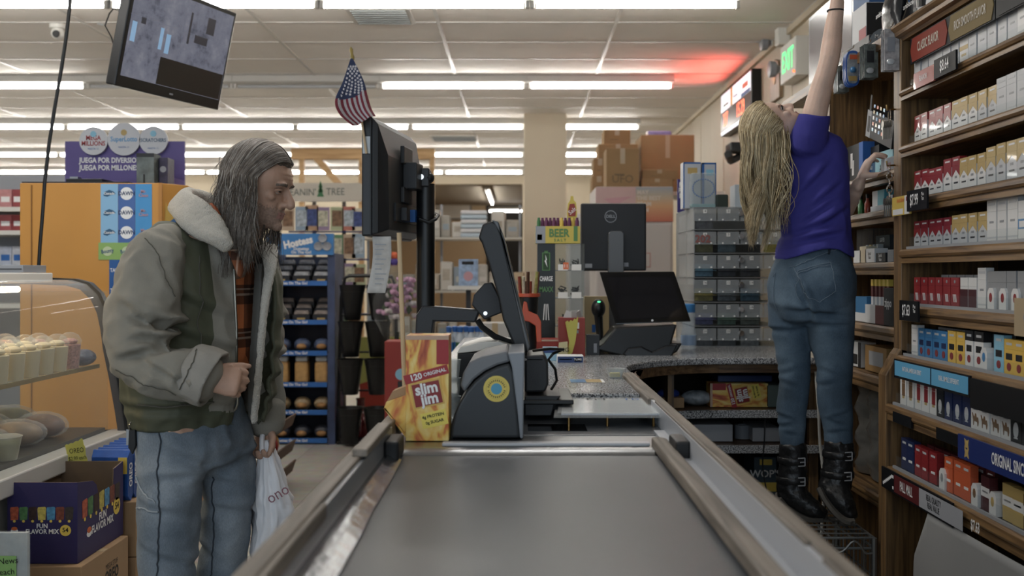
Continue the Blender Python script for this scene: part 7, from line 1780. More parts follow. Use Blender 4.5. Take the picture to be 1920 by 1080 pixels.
M_cup=glass_mat('clear dessert cup','#ffffff',.08,.05);M_cream=mat('pale cream dessert','#c9b892',.6);M_berry=mat('pink sprinkle dessert','#a8736a',.7,vary=.4,vscale=120);M_choc=mat('dark layered dessert','#4a3226',.6,vary=.5,vscale=90)
def cup(m,r=.042,h=.105):
 o=thing('dessert_cup','x','dessert cup',(0,0,0),0,GC)
 B().lathe([(r*.78,.003),(r*.97,h*.92),(.001,h*.96)],m,n=18).build('dessert',o,smooth=True)
 B().lathe([(r*.82,0),(r,h),(r*1.06,h+.002),(r*1.06,h+.008),(r*.95,h+.014),(r*.75,h+.03),(r*.3,h+.04),(.002,h+.041)],M_cup,n=18,cap=False).build('cup',o,smooth=True)
 b=B();b.sphere((0,0,h+.004),r*.7,m,7,(1,1,.45));b.build('topping',o,smooth=True)
 return o
pc=None;nrow=0
for ri,x in enumerate((-1.775,-1.875,-1.98)):
 for k in range(8):
  y=4.10-.115*k-.05*ri
  dk=('pink sprinkle',M_berry)if k==0 else('pale cream',M_cream)if k<6 else('chocolate',M_choc)
  o=cup(dk[1]);o.location=(x,y,.896)
  o['label']='%s dessert cup, %s from the far end, %s row of the glass shelf'%(dk[0],ORD[k+1],['front','middle','back'][ri])
for k,(y,x,c)in enumerate(((4.235,-1.785,'#5a6070'),(4.25,-1.93,'#454a58'))):
 t=thing('foil_pastry',['crumpled silver blue pastry wrapper at the far end of the glass shelf','darker pastry wrapper behind the silver blue one'][k],'pastry',(x,y,.896));b=B();b.sphere((0,0,.035),.07,mat('foil '+c,c,.25,vary=.5,vscale=30,bump=.6,bscale=40),10,(.8,.9,.5));b.build('wrapper',t,smooth=True)
rr=random.Random(3)
cols_=['#7a4a2c','#8d6a42','#6f6a3e','#8b7a58','#77543a','#94845e']
k=0
for i in range(7):
 for j in range(3):
  k+=1;c=cols_[(i+j*2)%6];x=-1.86-.15*j;y=4.05-.21*i+.05*j;z=.636
  t=thing('wrapped_sandwich','%s wrapped roll, %s from the far end, %s row of the deck'%(['brown','tan','olive','beige','russet','sandy'][(i+j*2)%6],ORD[i+1],['front','middle','back'][j]),'sandwich',(x,y,z),rr.uniform(-.5,.5),'wrapped rolls in the deli case')
  b=B();b.sphere((0,0,.045+.01*j),.075,mat('roll '+c,c,.45,vary=.3,vscale=25),9,(1.25,.8,.6+.12*j));b.build('roll',t,smooth=True)
  b=B();b.sphere((0,0,.048+.01*j),.085,glass_mat('cling wrap','#ffffff',.14,.15),9,(1.3,.82,.62+.12*j));b.build('wrap',t,smooth=True)
for k,(y,x)in enumerate(((3.55,-1.76),(3.32,-1.74))):
 t=thing('salad_tub',['pale lidded salad tub at the front of the deli deck','smaller pale tub nearest the near end of the deli deck'][k],'tub',(x,y,.636));B().lathe([(.04,0),(.055,.075),(.058,.08),(.05,.084)],glass_mat('milky tub','#c9c4b4',.45,.3),n=20).build('tub',t,smooth=True);B().lathe([(.036,.004),(.05,.06)],mat('green salad','#7d8440',.7,vary=.4,vscale=60),n=16).build('salad',t,smooth=True)
 # ---- purple carton on shipping boxes
def openbox(t,w,d,h,th,mo,mi,notch=False):
 """open carton: outside mo, inside mi; local corner at 0,0,0; front -y, side +x"""
 b=B();b.box((0,0,0),(w,d,th),mi);b.build('bottom',t)
 b=B();b.box((0,0,0),(w,th,h),mi);b.box((-.0008,-.0008,0),(w+.0008,0,h),mo);b.build('front_panel',t)
 b=B();b.box((0,d-th,0),(w,d,h),mi);b.build('back_panel',t)
 b=B();b.box((0,0,0),(th,d,h),mi);b.build('side_panel',t)
 b=B();pr=[(0,0),(d,0),(d,h),(d-.085,h-.012),(d-.09,h*.72),(d-.12,h*.62),(d-.21,h*.66),(d-.235,h*.86),(.12,h*.93),(0,h)]
 b.prism(pr,'x',w-th,w,mi);b.prism(pr,'x',w,w+.0008,mo);return b.build('side_panel',t)
M_purp=mat('purple carton print','#2b2358',.5);M_cin=mat('inside cardboard','#6f5a44',.9)
bx_,by_,bz_=-1.655,3.36,.335;bw,bd,bh=.225,.385,.262
t=thing('snack_carton','open purple carton reading FUN FLAVOR MIX on brown shipping boxes','carton',(bx_,by_,bz_))
openbox(t,bw,bd,bh,.004,M_purp,M_cin,True)
pk_cols=['#b5502a','#4a7a44','#3a2420','#b8a83c','#3f86b0','#7a3a26','#3d332c']
for i,c in enumerate(pk_cols):
 b=B();x=.022+i*.0295;m=mat('bag print '+c,c,.5,vary=.35,vscale=90)
 b.prism([(x-.012,.140),(x+.012,.142),(x+.014,.180),(x+.010,.184),(x-.012,.182),(x-.014,.176)],'y',-.0014,-.0008,m);b.lathe([(.0045,-.0018),(.0045,-.0008)],M_yel,(x,0,.137),12,'y');b.build('bag_print',t)
 b=B();y=.055+i*.046;m2=m;zz=.015*math.sin(i*.9)
 b.prism([(y-.018,.135),(y+.018,.137),(y+.021,.190),(y+.015,.196),(y-.018,.193),(y-.021,.186)],'x',bw+.0008,bw+.0016,m2);b.lathe([(.0065,bw),(bw*0+.0065,bw+.002)],M_yel,(0,y,.130),12,'x');b.build('bag_print',t)
text('FUN\nFLAVOR MIX',.021,M_wprint,(.112,-.0016,.112),(1,0,0),(0,0,1),t,bold=.03,squash=.9);text('FUN\nFLAVOR MIX',.036,M_wprint,(bw+.0016,.20,.095),(0,1,0),(0,0,1),t,bold=.03,squash=.9)
b=B();b.lathe([(.018,-.0016),(.018,-.0008)],M_yel,(.187,0,.107),24,'y');b.build('badge',t);text('54',.02,M_ink,(.187,-.002,.108),(1,0,0),(0,0,1),t,bold=.02)
b=B();b.lathe([(.03,bw),(.03,bw+.0016)],M_yel,(0,.325,.115),24,'x');b.build('badge',t);text('54',.034,M_ink,(bw+.002,.325,.115),(0,1,0),(0,0,1),t,bold=.02)
b=B();b.prism([(.022+.012*math.cos(a*PI/6),.106+.007*math.sin(a*PI/6))for a in range(12)],'y',-.0016,-.0008,M_wprint);b.build('emblem',t);b=B();b.prism([(.022+.010*math.cos(a*PI/6),.113+.006*math.sin(a*PI/6))for a in range(12)],'y',-.0018,-.0008,M_orange);b.build('emblem',t);b=B();b.prism([(.09+.02*math.cos(a*PI/6),.075+.011*math.sin(a*PI/6))for a in range(12)],'x',bw,bw+.0016,M_wprint);b.build('emblem',t);b=B();b.prism([(.09+.016*math.cos(a*PI/6),.087+.010*math.sin(a*PI/6))for a in range(12)],'x',bw,bw+.0018,M_orange);b.build('emblem',t)
def ship(name,label,x0,y0,z0,w,d,h,wd=None):
 t=thing(name,label,'box',(x0,y0,z0));B().box((0,0,0),(w,d,h),M_card).build('carton',t,bevel=.003)
 b=B();b.box((0,d/2-.02,h),(w,d/2+.02,h+.0006),mat('packing tape','#b39b72',.3));b.build('tape',t)
 if wd:
  text(wd,.055,M_ink,(w+.0006,d*.62,h*.42),(0,1,0),(0,0,1),t,bold=.03,squash=.8);text('MEGA STUF',.025,M_ink,(w+.0006,d*.62,h*.64),(0,1,0),(0,0,1),t,squash=.8)
 return t
ship('shipping_box','brown shipping box right under the open purple carton',-1.64,3.33,.168,.235,.40,.165,'OREO')
ship('shipping_box','brown shipping box standing on the floor under the purple carton',-1.645,3.32,.0,.24,.41,.166,'OREO')
ship('shipping_box','brown shipping box standing on the floor behind the purple carton stack',-1.645,3.78,.0,.25,.40,.24,'OREO')
t=ship('shipping_box','brown shipping box stacked behind the purple carton, printed OREO',-1.64,3.78,.242,.245,.40,.20,'OREO');t['label']='brown shipping box behind the purple carton, carrying blue cookie packs'
M_ob=mat('cookie pack blue','#1b4f9c',.3,vary=.15,vscale=30)
for k in range(6):
 t=thing('cookie_pack','blue cookie pack, %s from the front in the row behind the purple carton'%ORD[k+1],'cookie pack',(-1.47-.002*k,3.80+.055*k,.444),.06*(k%3-1),'blue cookie packs behind the purple carton')
 b=B();b.ring_loft([[(-.09,-.003,0),(.05,-.003,0),(.05,.003,0),(-.09,.003,0)],[(-.088,-.022,.02),(.048,-.022,.02),(.048,.022,.02),(-.088,.022,.02)],[(-.088,-.022,.16),(.048,-.022,.16),(.048,.022,.16),(-.088,.022,.16)],[(-.09,-.003,.185),(.05,-.003,.185),(.05,.003,.185),(-.09,.003,.185)]],M_ob);b.build('pack',t,bevel=.002)
 b=B();b.box((.012,-.0232,.10),(.045,-.022,.16),M_yel);b.box((-.06,-.0232,.03),(-.01,-.022,.06),P['white']);b.build('print',t)
 text('OREO',.036,M_wprint,(.0495,.0,.095),(0,0,1),(0,-1,0),t,bold=.03,squash=.9)
 text('OREO',.030,M_wprint,(-.02,-.0236,.085),(1,0,0),(0,0,1),t,bold=.03)
t=thing('price_card','yellow jagged card with handwriting reading OREO above the purple carton','price card',(-1.60,3.762,.585));s_=3.762/FX
pts=[(-19,0),(-20,10),(-21,22),(-24,34),(-21,36),(-18,35),(-14,38),(-9,38),(-4,42),(1,42),(6,47),(9,46),(11,36),(14,30),(15,16),(18,8),(19,-2),(17,-12),(-16,-12)]
b=B();b.prism([(x*s_,z*s_)for x,z in pts],'y',0,.002,mat('yellow card stock','#c9c142',.7));b.build('card',t)
for wd,sz,x,z in(('OREO',.026,-2,24),('$2.99 each',.020,0,10),('2 for',.014,8,-2)):text(wd,sz,M_ink,(x*s_,-.0006,z*s_),(1,0,.12),(-.12,0,1),t,squash=.75)
t['label']='yellow jagged price card with handwritten OREO behind the purple carton'
YQ=2.95;s_=YQ/FX
t=thing('paper_rack','clear sleeve of newspapers with a green handwritten label','rack',(W(20,0,YQ).x,YQ,0));zq=W(0,1000,YQ).z
b=B();b.box((-.2,.004,.0),(W(50,0,YQ).x-W(20,0,YQ).x,.018,zq),mat('grey newsprint','#a4a6a8',.6,vary=.1,vscale=60));b.build('papers',t)
b=B();b.box((-.205,0,.0),(W(56,0,YQ).x-W(20,0,YQ).x,.002,zq+.006),glass_mat('clear sleeve','#ffffff',.08,.12));b.build('sleeve',t)
b=B();b.box((-.2,-.002,.0),(W(31,0,YQ).x-W(20,0,YQ).x,-.0008,W(0,1042,YQ).z),mat('lime label','#7fae5c',.6));b.build('label',t)
q=W(10,1052,YQ);text('2 News',.024,M_ink,(q.x-t.location.x,-.003,q.z),(1,0,.08),(-.08,0,1),t);q=W(14,1072,YQ);text('each',.024,M_ink,(q.x-t.location.x,-.003,q.z),(1,0,.08),(-.08,0,1),t)

# ---------------------------------------------------------------- far part of the shop
YR=7.76;s_=YR/FX
xr0,xr1=W(500,0,YR).x,W(628,0,YR).x;xm=(xr0+xr1)/2
t=thing('pastry_rack','tall blue trimmed pastry rack behind the grey haired man','rack',(xm,YR,0));hw=(xr1-xr0)/2
tl=lambda x,y:(W(x,y,YR).x-xm,W(x,y,YR).z)
M_nav=mat('navy rack','#1c2740',.45);M_rb=mat('rack blue strip','#1f66b4',.4)
b=B();b.box((-hw,.38,0),(hw,.40,tl(0,480)[1]),M_nav);b.build('back_panel',t)
for sx in(-1,1):
 b=B();x=sx*hw;b.box((min(x,x-sx*.055),0,0),(max(x,x-sx*.055),.40,tl(0,475)[1]),mat('rack side print','#39486b',.45,vary=.35,vscale=6));b.build('side_panel',t)
a,c=tl(500,478),tl(626,438)
b=B();b.box((a[0]-.0,-.02,a[1]),(c[0],.02,c[1]),mat('header blue','#2b77b8',.4));o=b.build('header',t)
q=tl(560,455);text('Hostess',.075,M_wprint,(q[0],-.022,q[1]),(1,0,.22),(-.22,0,1),o,bold=.05,squash=.9);q=tl(566,470);text('Donettes\nOn The Go!',.030,M_wprint,(q[0],-.022,q[1]),(1,0,0),(0,0,1),o,bold=.03)
b=B()
for dx,dy in((606,447),(598,462),(614,462)):
 q=tl(dx,dy);b.lathe([(.014,-.024),(.032,-.03),(.034,-.022)],M_grey,(q[0],0,q[1]),16,'y')
b.build('picture',o)
ys=[531,604,662,721,773,826]
for i,y in enumerate(ys):
 z=tl(0,y)[1]
 b=B();b.box((-hw+.055,.0,z-.012),(hw-.055,.38,z),M_nav);b.box((-hw+.055,-.006,z-.018),(hw-.058,0,z+.018),M_rb);o=b.build('shelf',t)
 q=tl(545,y);text('Donettes On The Go!',.028,M_wprint,(q[0],-.007,z),(1,0,0),(0,0,1),o,bold=.03)
 nc=3
 for j in range(nc):
  for r_ in range(3 if i in(0,1)else 1):
   xx=-hw+.10+j*.15
   kind=['white sugar donut bag','brown donut bag','blue wrapped bun','golden loaf','wide cracker pack','dark pastry pack'][i]
   o=thing('pastry_pack','%s, %s in %s, %s shelf of the pastry rack'%(kind,ORD[j+1],['front row','second row','third row'][r_],ORD[i+1]),'pastry pack',(xm+xx,YR+.03+.09*r_,z+.019*(r_==0)*0+.001+.045*r_),0,'pastry packs on the blue rack')
   if i in(0,1):
    b=B();b.box((-.062,0,0),(.062,.085,.055),mat('tray dark','#23262e',.5));b.build('tray',o)
    b=B();b.ring_loft([[(-.058,.005+.0,.055),(.058,.005,.055),(.058,.08,.055),(-.058,.08,.055)],[(-.05,.015,.085),(.05,.015,.085),(.05,.07,.085),(-.05,.07,.085)]],mat('sugar bag' if i==0 else 'cocoa bag','#8f9297' if i==0 else '#7d726c',.3,vary=.35,vscale=40));b.build('bag',o,bevel=.006);b=B();b.box((-.03,-.001,.012),(.03,0,.03),M_wprint if r_ else P['gold']);b.build('print',o)
   elif i==3:
    b=B();b.box((-.05,.0,0),(.05,.10,.17),mat('golden cake','#b98f4e',.5,vary=.15,vscale=30));b.build('loaf',o,bevel=.02);b=B();b.box((-.045,.01,.165),(.045,.09,.21),mat('clear film','#a9b0b4',.25));b.build('film',o,bevel=.012)
   else:
    c={2:'#4a5878',4:'#9a8562',5:'#3a3d48'}[i];b=B();b.sphere((0,.06,.055),.062,mat('pack '+c,c,.35,vary=.4,vscale=25),8,(1.05,.9,.85));b.build('pack',o,smooth=True);b=B();b.sphere((0,.02,.045),.04,mat('bun','#a5773f',.6),7,(1,.9,.6));b.build('bun',o,smooth=True);b=B();b.box((-.065,-.03,0),(.065,.09,.012),mat('tray dark','#23262e',.5));b.build('tray',o)
YC=8.9;s_=YC/FX
t=thing('card_stand','greeting card stand with a cream LEANIN TREE header','card stand',(W(612,0,YC).x,YC,0));tl=lambda x,y:(W(x,y,YC).x-W(612,0,YC).x,W(x,y,YC).z)
a,c=tl(520,378),tl(681,343);b=B();b.prism([(a[0],a[1]+.03),(a[0]+.02,a[1]),(c[0]-.02,a[1]-.0),(c[0],a[1]+.03),(c[0]+.0,c[1]-.02),(c[0]-.03,c[1]),(a[0]+.03,c[1]),(a[0],c[1]-.02)],'y',0,.02,mat('cream board','#c9c1b2',.6));o=b.build('header',t)
q=tl(564,361);text("LEANIN'",.085,mat('grey green print','#5a625c',.6),(q[0],-.002,q[1]),(1,0,0),(0,0,1),o,squash=.85);q=tl(629,360);text('TREE',.085,mat('grey green print','#5a625c',.6),(q[0],-.002,q[1]),(1,0,0),(0,0,1),o,squash=.85)
q=tl(601,358);b=B()
for k in range(3):b.prism([(q[0]-.03+.006*k,q[1]-.05+.04*k),(q[0]+.03-.006*k,q[1]-.05+.04*k),(q[0],q[1]+.03+.03*k)],'y',-.003,0,mat('fir green','#3f7a4c',.6))
b.build('tree_emblem',o)
b=B()
for x in(588,644):q=tl(x,378);b.box((q[0]-.015,.02,0),(q[0]+.015,.05,q[1]),mat('bronze post','#4a3e34',.4))
b.box((-.3,.02,0),(.35,.35,.03),M_dark);b.build('frame',t)
b=B()
for y in(436,488,540,590,640):q=tl(0,y);b.box((-.32,-.02,q[1]),(.36,.03,q[1]+.012),mat('pocket blue','#2f3f7a',.5))
b.build('pockets',t)
rr=random.Random(11);pal=['#5f8a62','#b9a38a','#8aa0b5','#b08a6a','#8f7a9a','#a9b08a','#b56a5a','#c9bfa9']
k=0
for y,xs_2 in((435,(540,566,585,606,632,654,672)),(487,(632,655,672)),(539,(634,656,674)),(588,(640,660)),(638,(640,664))):
 for x in xs_2:
  k+=1;q=W(x,y,YC-.04);c=pal[k%8];hgt=(rr.uniform(40,48))*s_
  o=thing('greeting_card','%s greeting card, %s in the row at %s pocket of the card stand'%(['green','tan','pale blue','brown','lilac','olive','coral','cream'][k%8],ORD[xs_2.index(x)+1],{435:'the top',487:'the second',539:'the third',588:'the fourth',638:'the lowest'}[y]),'greeting card',(q.x,YC-.045,q.z+.012),0,'greeting cards on the stand')
  B().box((-.055,0,0),(.055,.004,hgt),mat('card '+c,c,.6)).build('card',o);b=B();b.box((-.042,-.001,hgt*.18),(.042,0,hgt*.85),mat('card picture %d'%(k%4),['#b5b29a','#7a5a3e','#a5b0b8','#3a4a80'][k%4],.6,vary=.5,vscale=30));b.build('picture',o)
YK=7.8;s_=YK/FX
t=thing('bucket_stand','black tube stand for flower buckets behind the lane','stand',(W(690,0,YK).x,YK,0));X0=t.location.x
pt=lambda x,y,dy=0:(W(x,y,YK).x-X0,dy,W(x,y,YK).z)
b=B();b.tube([(pt(633,830)[0],0,.0),pt(636,700),pt(640,560),pt(646,522),pt(655,517),pt(690,517)],.014,mat('black tube','#1b1c1e',.35),8);b.tube([(pt(745,830)[0],0,0),pt(743,640),pt(742,540),pt(735,519),pt(690,517)],.014,mat('black tube','#1b1c1e',.35),8)
for y in(590,660,732):b.tube([pt(636,y),pt(744,y)],.008,M_black,6)
b.box((pt(633,0)[0],-.05,0),(pt(745,0)[0],.25,.02),M_black);b.build('frame',t,smooth=True)
M_bk=mat('black bucket','#141516',.4)
bk=None;n=0
for cx_,rowz in((662,((537,600),(602,668),(672,737),(742,826))),(712,((537,600),(602,668),(672,737),(742,816)))):
 for ri,(ya,yb)in enumerate(rowz):
  lab='black cone flower bucket, %s from the top in the %s stack'%(ORD[ri+1],'rack side' if cx_==662 else 'pole side')
  if bk is None:
   bk=thing('flower_bucket',lab,'bucket',(0,0,0),0,'black flower buckets');h=66*s_
   B().lathe([(.055,0),(.060,.005),(.088,h-.05),(.090,h-.049),(.097,h-.01),(.101,h),(.097,h),(.086,h-.05),(.052,.01)],M_bk,n=24,cap=False).build('bucket',bk,smooth=True);B().lathe([(.0005,.004),(.055,.004)],M_bk,n=20).build('bottom',bk)
   o=bk
  else:o=dup(bk,label=lab)
  o.location=(W(cx_-2*(ri>0),0,YK).x,YK-.03*ri-.02,max(.021,W(0,yb,YK).z));
  if ri==3:o.location.z=.021
YBq=7.3;s_=YBq/FX
t=thing('bouquet','pink bouquet in clear cellophane hanging beside the wooden dowel','bouquet',W(745,622,YBq));t['label']='pink bouquet wrapped in clear cellophane standing behind the wooden dowel'
rr=random.Random(5)
b=B();rings=[]
for k in range(9):
 f=k/8;r0=(.06+.10*math.sin(PI*min(1,f*.8+.15)))*(1.0 if f<.85 else 1.25)
 rings.append([(r0*math.cos(a)*(1+.12*math.sin(5*a+k)),r0*.7*math.sin(a),-.02+.42*f+.02*math.sin(3*a))for a in[i*PI/10 for i in range(20)]])
b.ring_loft(rings,glass_mat('cellophane','#ffffff',.03,.1,1.2),cap=False);b.build('cellophane',t,smooth=True)
for k in range(44):
 a,r0,z=rr.uniform(0,6.3),rr.uniform(.03,.14),rr.uniform(.10,.38)
 b=B()
 for p in range(6):b.sphere((r0*math.cos(a)+.014*math.cos(p),r0*.7*math.sin(a)+.014*math.sin(p),z+.008*(p%2)),.015,mat('pink petal','#b88aa8',.7)if k%4 else mat('white petal','#bdb4b4',.7),5)
 b.build('flower',t,smooth=True)
for k in range(10):
 a,z=rr.uniform(0,6.3),rr.uniform(.05,.3);b=B();r0=.09
 b.prism([(r0*math.cos(a),z),(r0*math.cos(a)+.025,z+.03),(r0*math.cos(a)+.005,z+.075),(r0*math.cos(a)-.02,z+.035)],'y',r0*.6*math.sin(a),r0*.6*math.sin(a)+.004,mat('leaf green dark','#3f5231',.7));b.build('leaf',t)
b=B();b.tube([(0,0,-.0),(0,.0,-(t.location.z)+.0)],.012,mat('dark green stem','#1e2620',.6),8);b.build('stem_bundle',t)
t=thing('paper_bouquet','orange and purple blooms in a paper cone behind the till receipt','bouquet',W(728,560,8.2));b=B();b.lathe([(.02,-.1),(.09,.24),(.1,.26)],mat('cone paper','#b5a58a',.8),n=16);b.build('cone',t,smooth=True)
for k in range(9):
 c=['#c8582a','#4a3a8a','#9a6a8a'][k//3];b=B();b.sphere(((k%3-1)*.05,-.02,.34-.05*(k//3)),.032,mat('bloom '+c,c,.7),6);b.build('bloom',t,smooth=True)
b=B();b.tube([(0,0,-.1),(0,0,-t.location.z)],.012,mat('dark green stem','#1e2620',.6),8);b.build('stem_bundle',t)
t=thing('red_vase','round dark red glass vase on the floor between the bucket stacks','vase',(W(676,0,8.05).x,8.05,0));B().lathe([(.05,0),(.085,.02),(.10,.10),(.085,.17),(.035,.21),(.03,.29),(.038,.31),(.03,.31),(.026,.22)],mat('red glass','#5d1014',.12,spec=.8),n=24,cap=False).build('vase',t,smooth=True)
YN=6.1;s_=YN/FX
t=thing('snack_shelf','low sloping snack shelf beyond the white carrier bag','shelf',(W(492,0,YN).x,YN,0));X0=t.location.x
for k,(y0,y1)in enumerate(((815,770),(865,828),(905,868))):
 b=B();a,c=pt,None
 z0=max(.02,W(0,y0,YN).z);b.prism([(-.16,z0-.08),(.12,z0+.02),(.145,z0+.09),(.138,z0+.095),(.11,z0+.04),(-.16,z0-.06)],'y',-.25,.25,mat('tray board brown','#5b4636',.7));b.build('tray',t)
b=B();b.box((-.30,-.25,0),(-.16,.25,.62),M_dark);b.box((-.16,-.2,0),(.1,.2,.03),M_black);b.build('frame',t)
rr=random.Random(8)
for k in range(12):
 c=['#b02a24','#d9b43a','#c5c5c5','#c9622a','#5a8ab0','#b8322a'][k%6];r_=k//4;z0=max(.02,W(0,(815,865,905)[r_],YN).z)
 o=thing('snack_bag','%s snack bag, %s on the %s sloping tray by the carrier bag'%(['red','yellow','silver','orange','blue','scarlet'][k%6],ORD[k%4+1],['top','middle','bottom'][r_]),'snack bag',(X0+.05-.02*(k%2),YN-.2+.11*(k%4),z0+.035),0,'snack bags on sloping trays');b=B();b.sphere((0,0,.05),.055,mat('bag '+c,c,.3,vary=.4,vscale=30),8,(.7,.9,1));b.build('bag',o,smooth=True)
 # ---- goods beyond the pole: pale shelf unit
YG=10.2;s_=YG/FX
t=thing('wire_shelving','pale metal shelving crowded with packets beyond the pole','shelving',(W(860,0,YG).x,YG,0));X0=t.location.x
gz=[W(0,y,YG).z for y in(445,545,640,745)]
for z in gz:b=B();b.box((-.95,-.02,z-.02),(.62,.45,z),mat('cream shelf','#b9b4a8',.5));b.build('shelf',t)
for x in(-.95,-.2,.6):b=B();b.box((x-.012,.42,0),(x+.012,.45,gz[0]+.35),M_grey);b.build('post',t)
rr=random.Random(21);pal=['#a9a49a','#b5b0a6','#8f8a80','#bcb8b0','#8a7f70','#7d8a94','#a3998a','#b09a7a'];nm=['grey','pale','taupe','white','brown','slate','beige','tan']
for si,z in enumerate(gz):
 x=-.90;k=0
 while x<.55:
  if si==0 and abs(X0+x-W(882,0,YG).x)<.17:x+=.05;continue
  k+=1;w_=rr.uniform(.07,.15);hh=rr.uniform(.14,.30);c=rr.randrange(8)
  o=thing('shelf_packet','%s packet, %s along the %s shelf beyond the pole'%(nm[c],ORD[min(k,20)],['top','second','third','lowest'][si]),'packet',(X0+x+w_/2,YG+.05,z+.001),rr.uniform(-.1,.1),'packets on the pale shelving')
  b=B();b.box((-w_/2+.004,0,0),(w_/2-.004,.16,hh),mat('goods '+pal[c],pal[c],.5,vary=.18,vscale=18));b.build('packet',o,bevel=.012)
  b=B();b.box((-w_*.3,-.001,hh*.35),(w_*.3,0,hh*rr.uniform(.5,.75)),mat('goods '+pal[(c+3)%8],pal[(c+3)%8],.5));b.build('label_print',o);x+=w_+.004
for k in range(6):
 t=thing('white_tray','white folded towel, %s from the bottom of the pile beyond the tilted terminal'%ORD[k+1],'towel',(W(888,0,YG).x,YG+.1,gz[0]+.32+.045*k),0,'white towel pile');t.name='folded_towel';t.location.z=gz[0]+.001+.045*k;t.location.y=YG+.02
 B().box((-.13,0,0),(.13,.16,.04),mat('towel white %d'%(k%2),'#c9cacc' if k%2 else '#a9bac6',.8)).build('towel',t,bevel=.012)
t=thing('novelty_display','small blue and pink display card with a dark window beyond the tilted terminal','display',W(878,536,8.4));s_=8.4/FX;z_=t.location.z
B().box((-18*s_,0,0),(18*s_,.08,50*s_),mat('pale blue card','#8aa3c4',.5,vary=.35,vscale=25)).build('board',t);b=B();b.box((-12*s_,-.002,40*s_),(10*s_,0,46*s_),M_ink);b.lathe([(9*s_,-.002),(9*s_,0)],mat('rose disc','#b98a92',.5),(0,0,18*s_),16,'y');b.build('print',t)
t2=thing('side_table','pale pedestal table under the blue and pink display card','table',(t.location.x,8.4,0));B().box((-.16,-.08,z_-.03),(.16,.16,z_-.001),M_white).build('top',t2);B().box((-.02,.02,.02),(.02,.06,z_-.03),M_dark).build('post',t2);B().box((-.15,-.1,0),(.15,.18,.02),M_dark).build('base',t2)
YV=6.6;s_=YV/FX
zt_=W(0,690,YV).z
t2=thing('bottle_table','low dark table carrying blue and white bottles behind the printer','table',(W(868,0,YV).x,YV,0));B().box((-.2,-.12,zt_-.03),(.28,.22,zt_),M_dark).build('top',t2)
for sx in(-1,1):
 for sy in(-1,1):B().box((.04+sx*.2-.015,.05+sy*.12-.015,0),(.04+sx*.2+.015,.05+sy*.12+.015,zt_-.03),M_dark).build('leg',t2)
for k in range(7):
 x=W(842+10.5*k,0,YV).x
 t=thing('spray_bottle','blue and white bottle, %s from the pole in the row behind the printer'%ORD[k+1]if k not in(2,3)else 'green labelled bottle, %s from the pole in the row behind the printer'%ORD[k+1],'bottle',(x,YV+.04*(k%2),zt_+.001),0,'bottles behind the printer')
 h=78*s_;B().lathe([(.026,0),(.03,.01),(.03,h*.72),(.014,h*.84),(.014,h*.88)],mat('bottle white','#aeb8c2',.3),n=16).build('body',t,smooth=True);B().lathe([(.0305,h*.12),(.0305,h*.62)],mat('bottle blue','#2f76b8',.4)if k not in(2,3)else mat('bottle green','#3a6a4a',.4),n=16,cap=False).build('label',t,smooth=True);B().lathe([(.017,h*.86),(.02,h*.98),(.01,h)],M_blue,n=12).build('cap',t,smooth=True)
for k in range(3):
 t=thing('white_carton','plain white carton, %s from the bottom of the stack behind the tilted terminal'%ORD[k+1],'box',(W(928,0,6.9).x,6.9,.32+.21*k),0,'white cartons behind the terminal');B().box((-.09,0,0),(.09,.2,.205),mat('plain white board','#b9b7b2',.6)).build('carton',t,bevel=.004);B().box((-.02,-.001,0),(.02,0,.205),mat('packing tape','#b39b72',.3)).build('tape',t)
t=thing('carton_plinth','low wooden pallet under the white cartons behind the terminal','pallet',(W(928,0,6.9).x,6.9,0));B().box((-.12,-.02,0),(.12,.24,.319),M_woodx).build('block',t)
t=thing('floor_poster','tall lime and red poster board standing behind the flower buckets','poster',(W(715,0,8.6).x,8.6,0));B().box((-.18,0,.0),(.18,.02,.75),mat('lime poster','#a8a84e',.6)).build('board',t);b=B();b.prism([(-.18,.0),(.02,.0),(.12,.25),(.0,.42),(-.18,.36)],'y',-.002,0,mat('poster red','#a8321f',.6));b.build('print',t)
t=thing('red_bin','red display bin with a round blue emblem behind the upright snack box','bin',(W(752,0,6.3).x,6.3,0));zt2=W(0,640,6.3).z;B().box((-.10,0,0),(.14,.2,zt2),mat('bin red','#962a20',.5)).build('body',t,bevel=.005);b=B();b.box((-.02,-.001,.0),(.14,0,zt2*.72),M_dark);b.lathe([(.035,-.003),(.035,0)],P['sky'],(.0,0,zt2-.20),20,'y');b.build('emblem',t)
# ---- timber frame high behind the monitor
YT2=13.5;s_=YT2/FX;M_tim=wood_mat('pale timber','#96703e','#c09a66','X',.6,.3)
t=thing('timber_frame','pale timber frame with a diagonal brace high behind the customer monitor','timber frame',(W(675,0,YT2).x,YT2,0));X0=t.location.x;pt=lambda x,y:(W(x,y,YT2).x-X0,W(x,y,YT2).z)
a,c=pt(545,298),pt(815,278);B().box((a[0],0,a[1]),(c[0],.14,c[1]),M_tim).build('beam',t,bevel=.005)
b=B();b.prism([pt(584,296),pt(600,296),pt(640,342),pt(624,342)],'y',.02,.1,M_tim);b.build('brace',t)
for x in(672,560,805):a,c=pt(x,298),pt(x+9,298);B().box((a[0],.02,0),(c[0],.10,a[1]),M_tim).build('post',t)
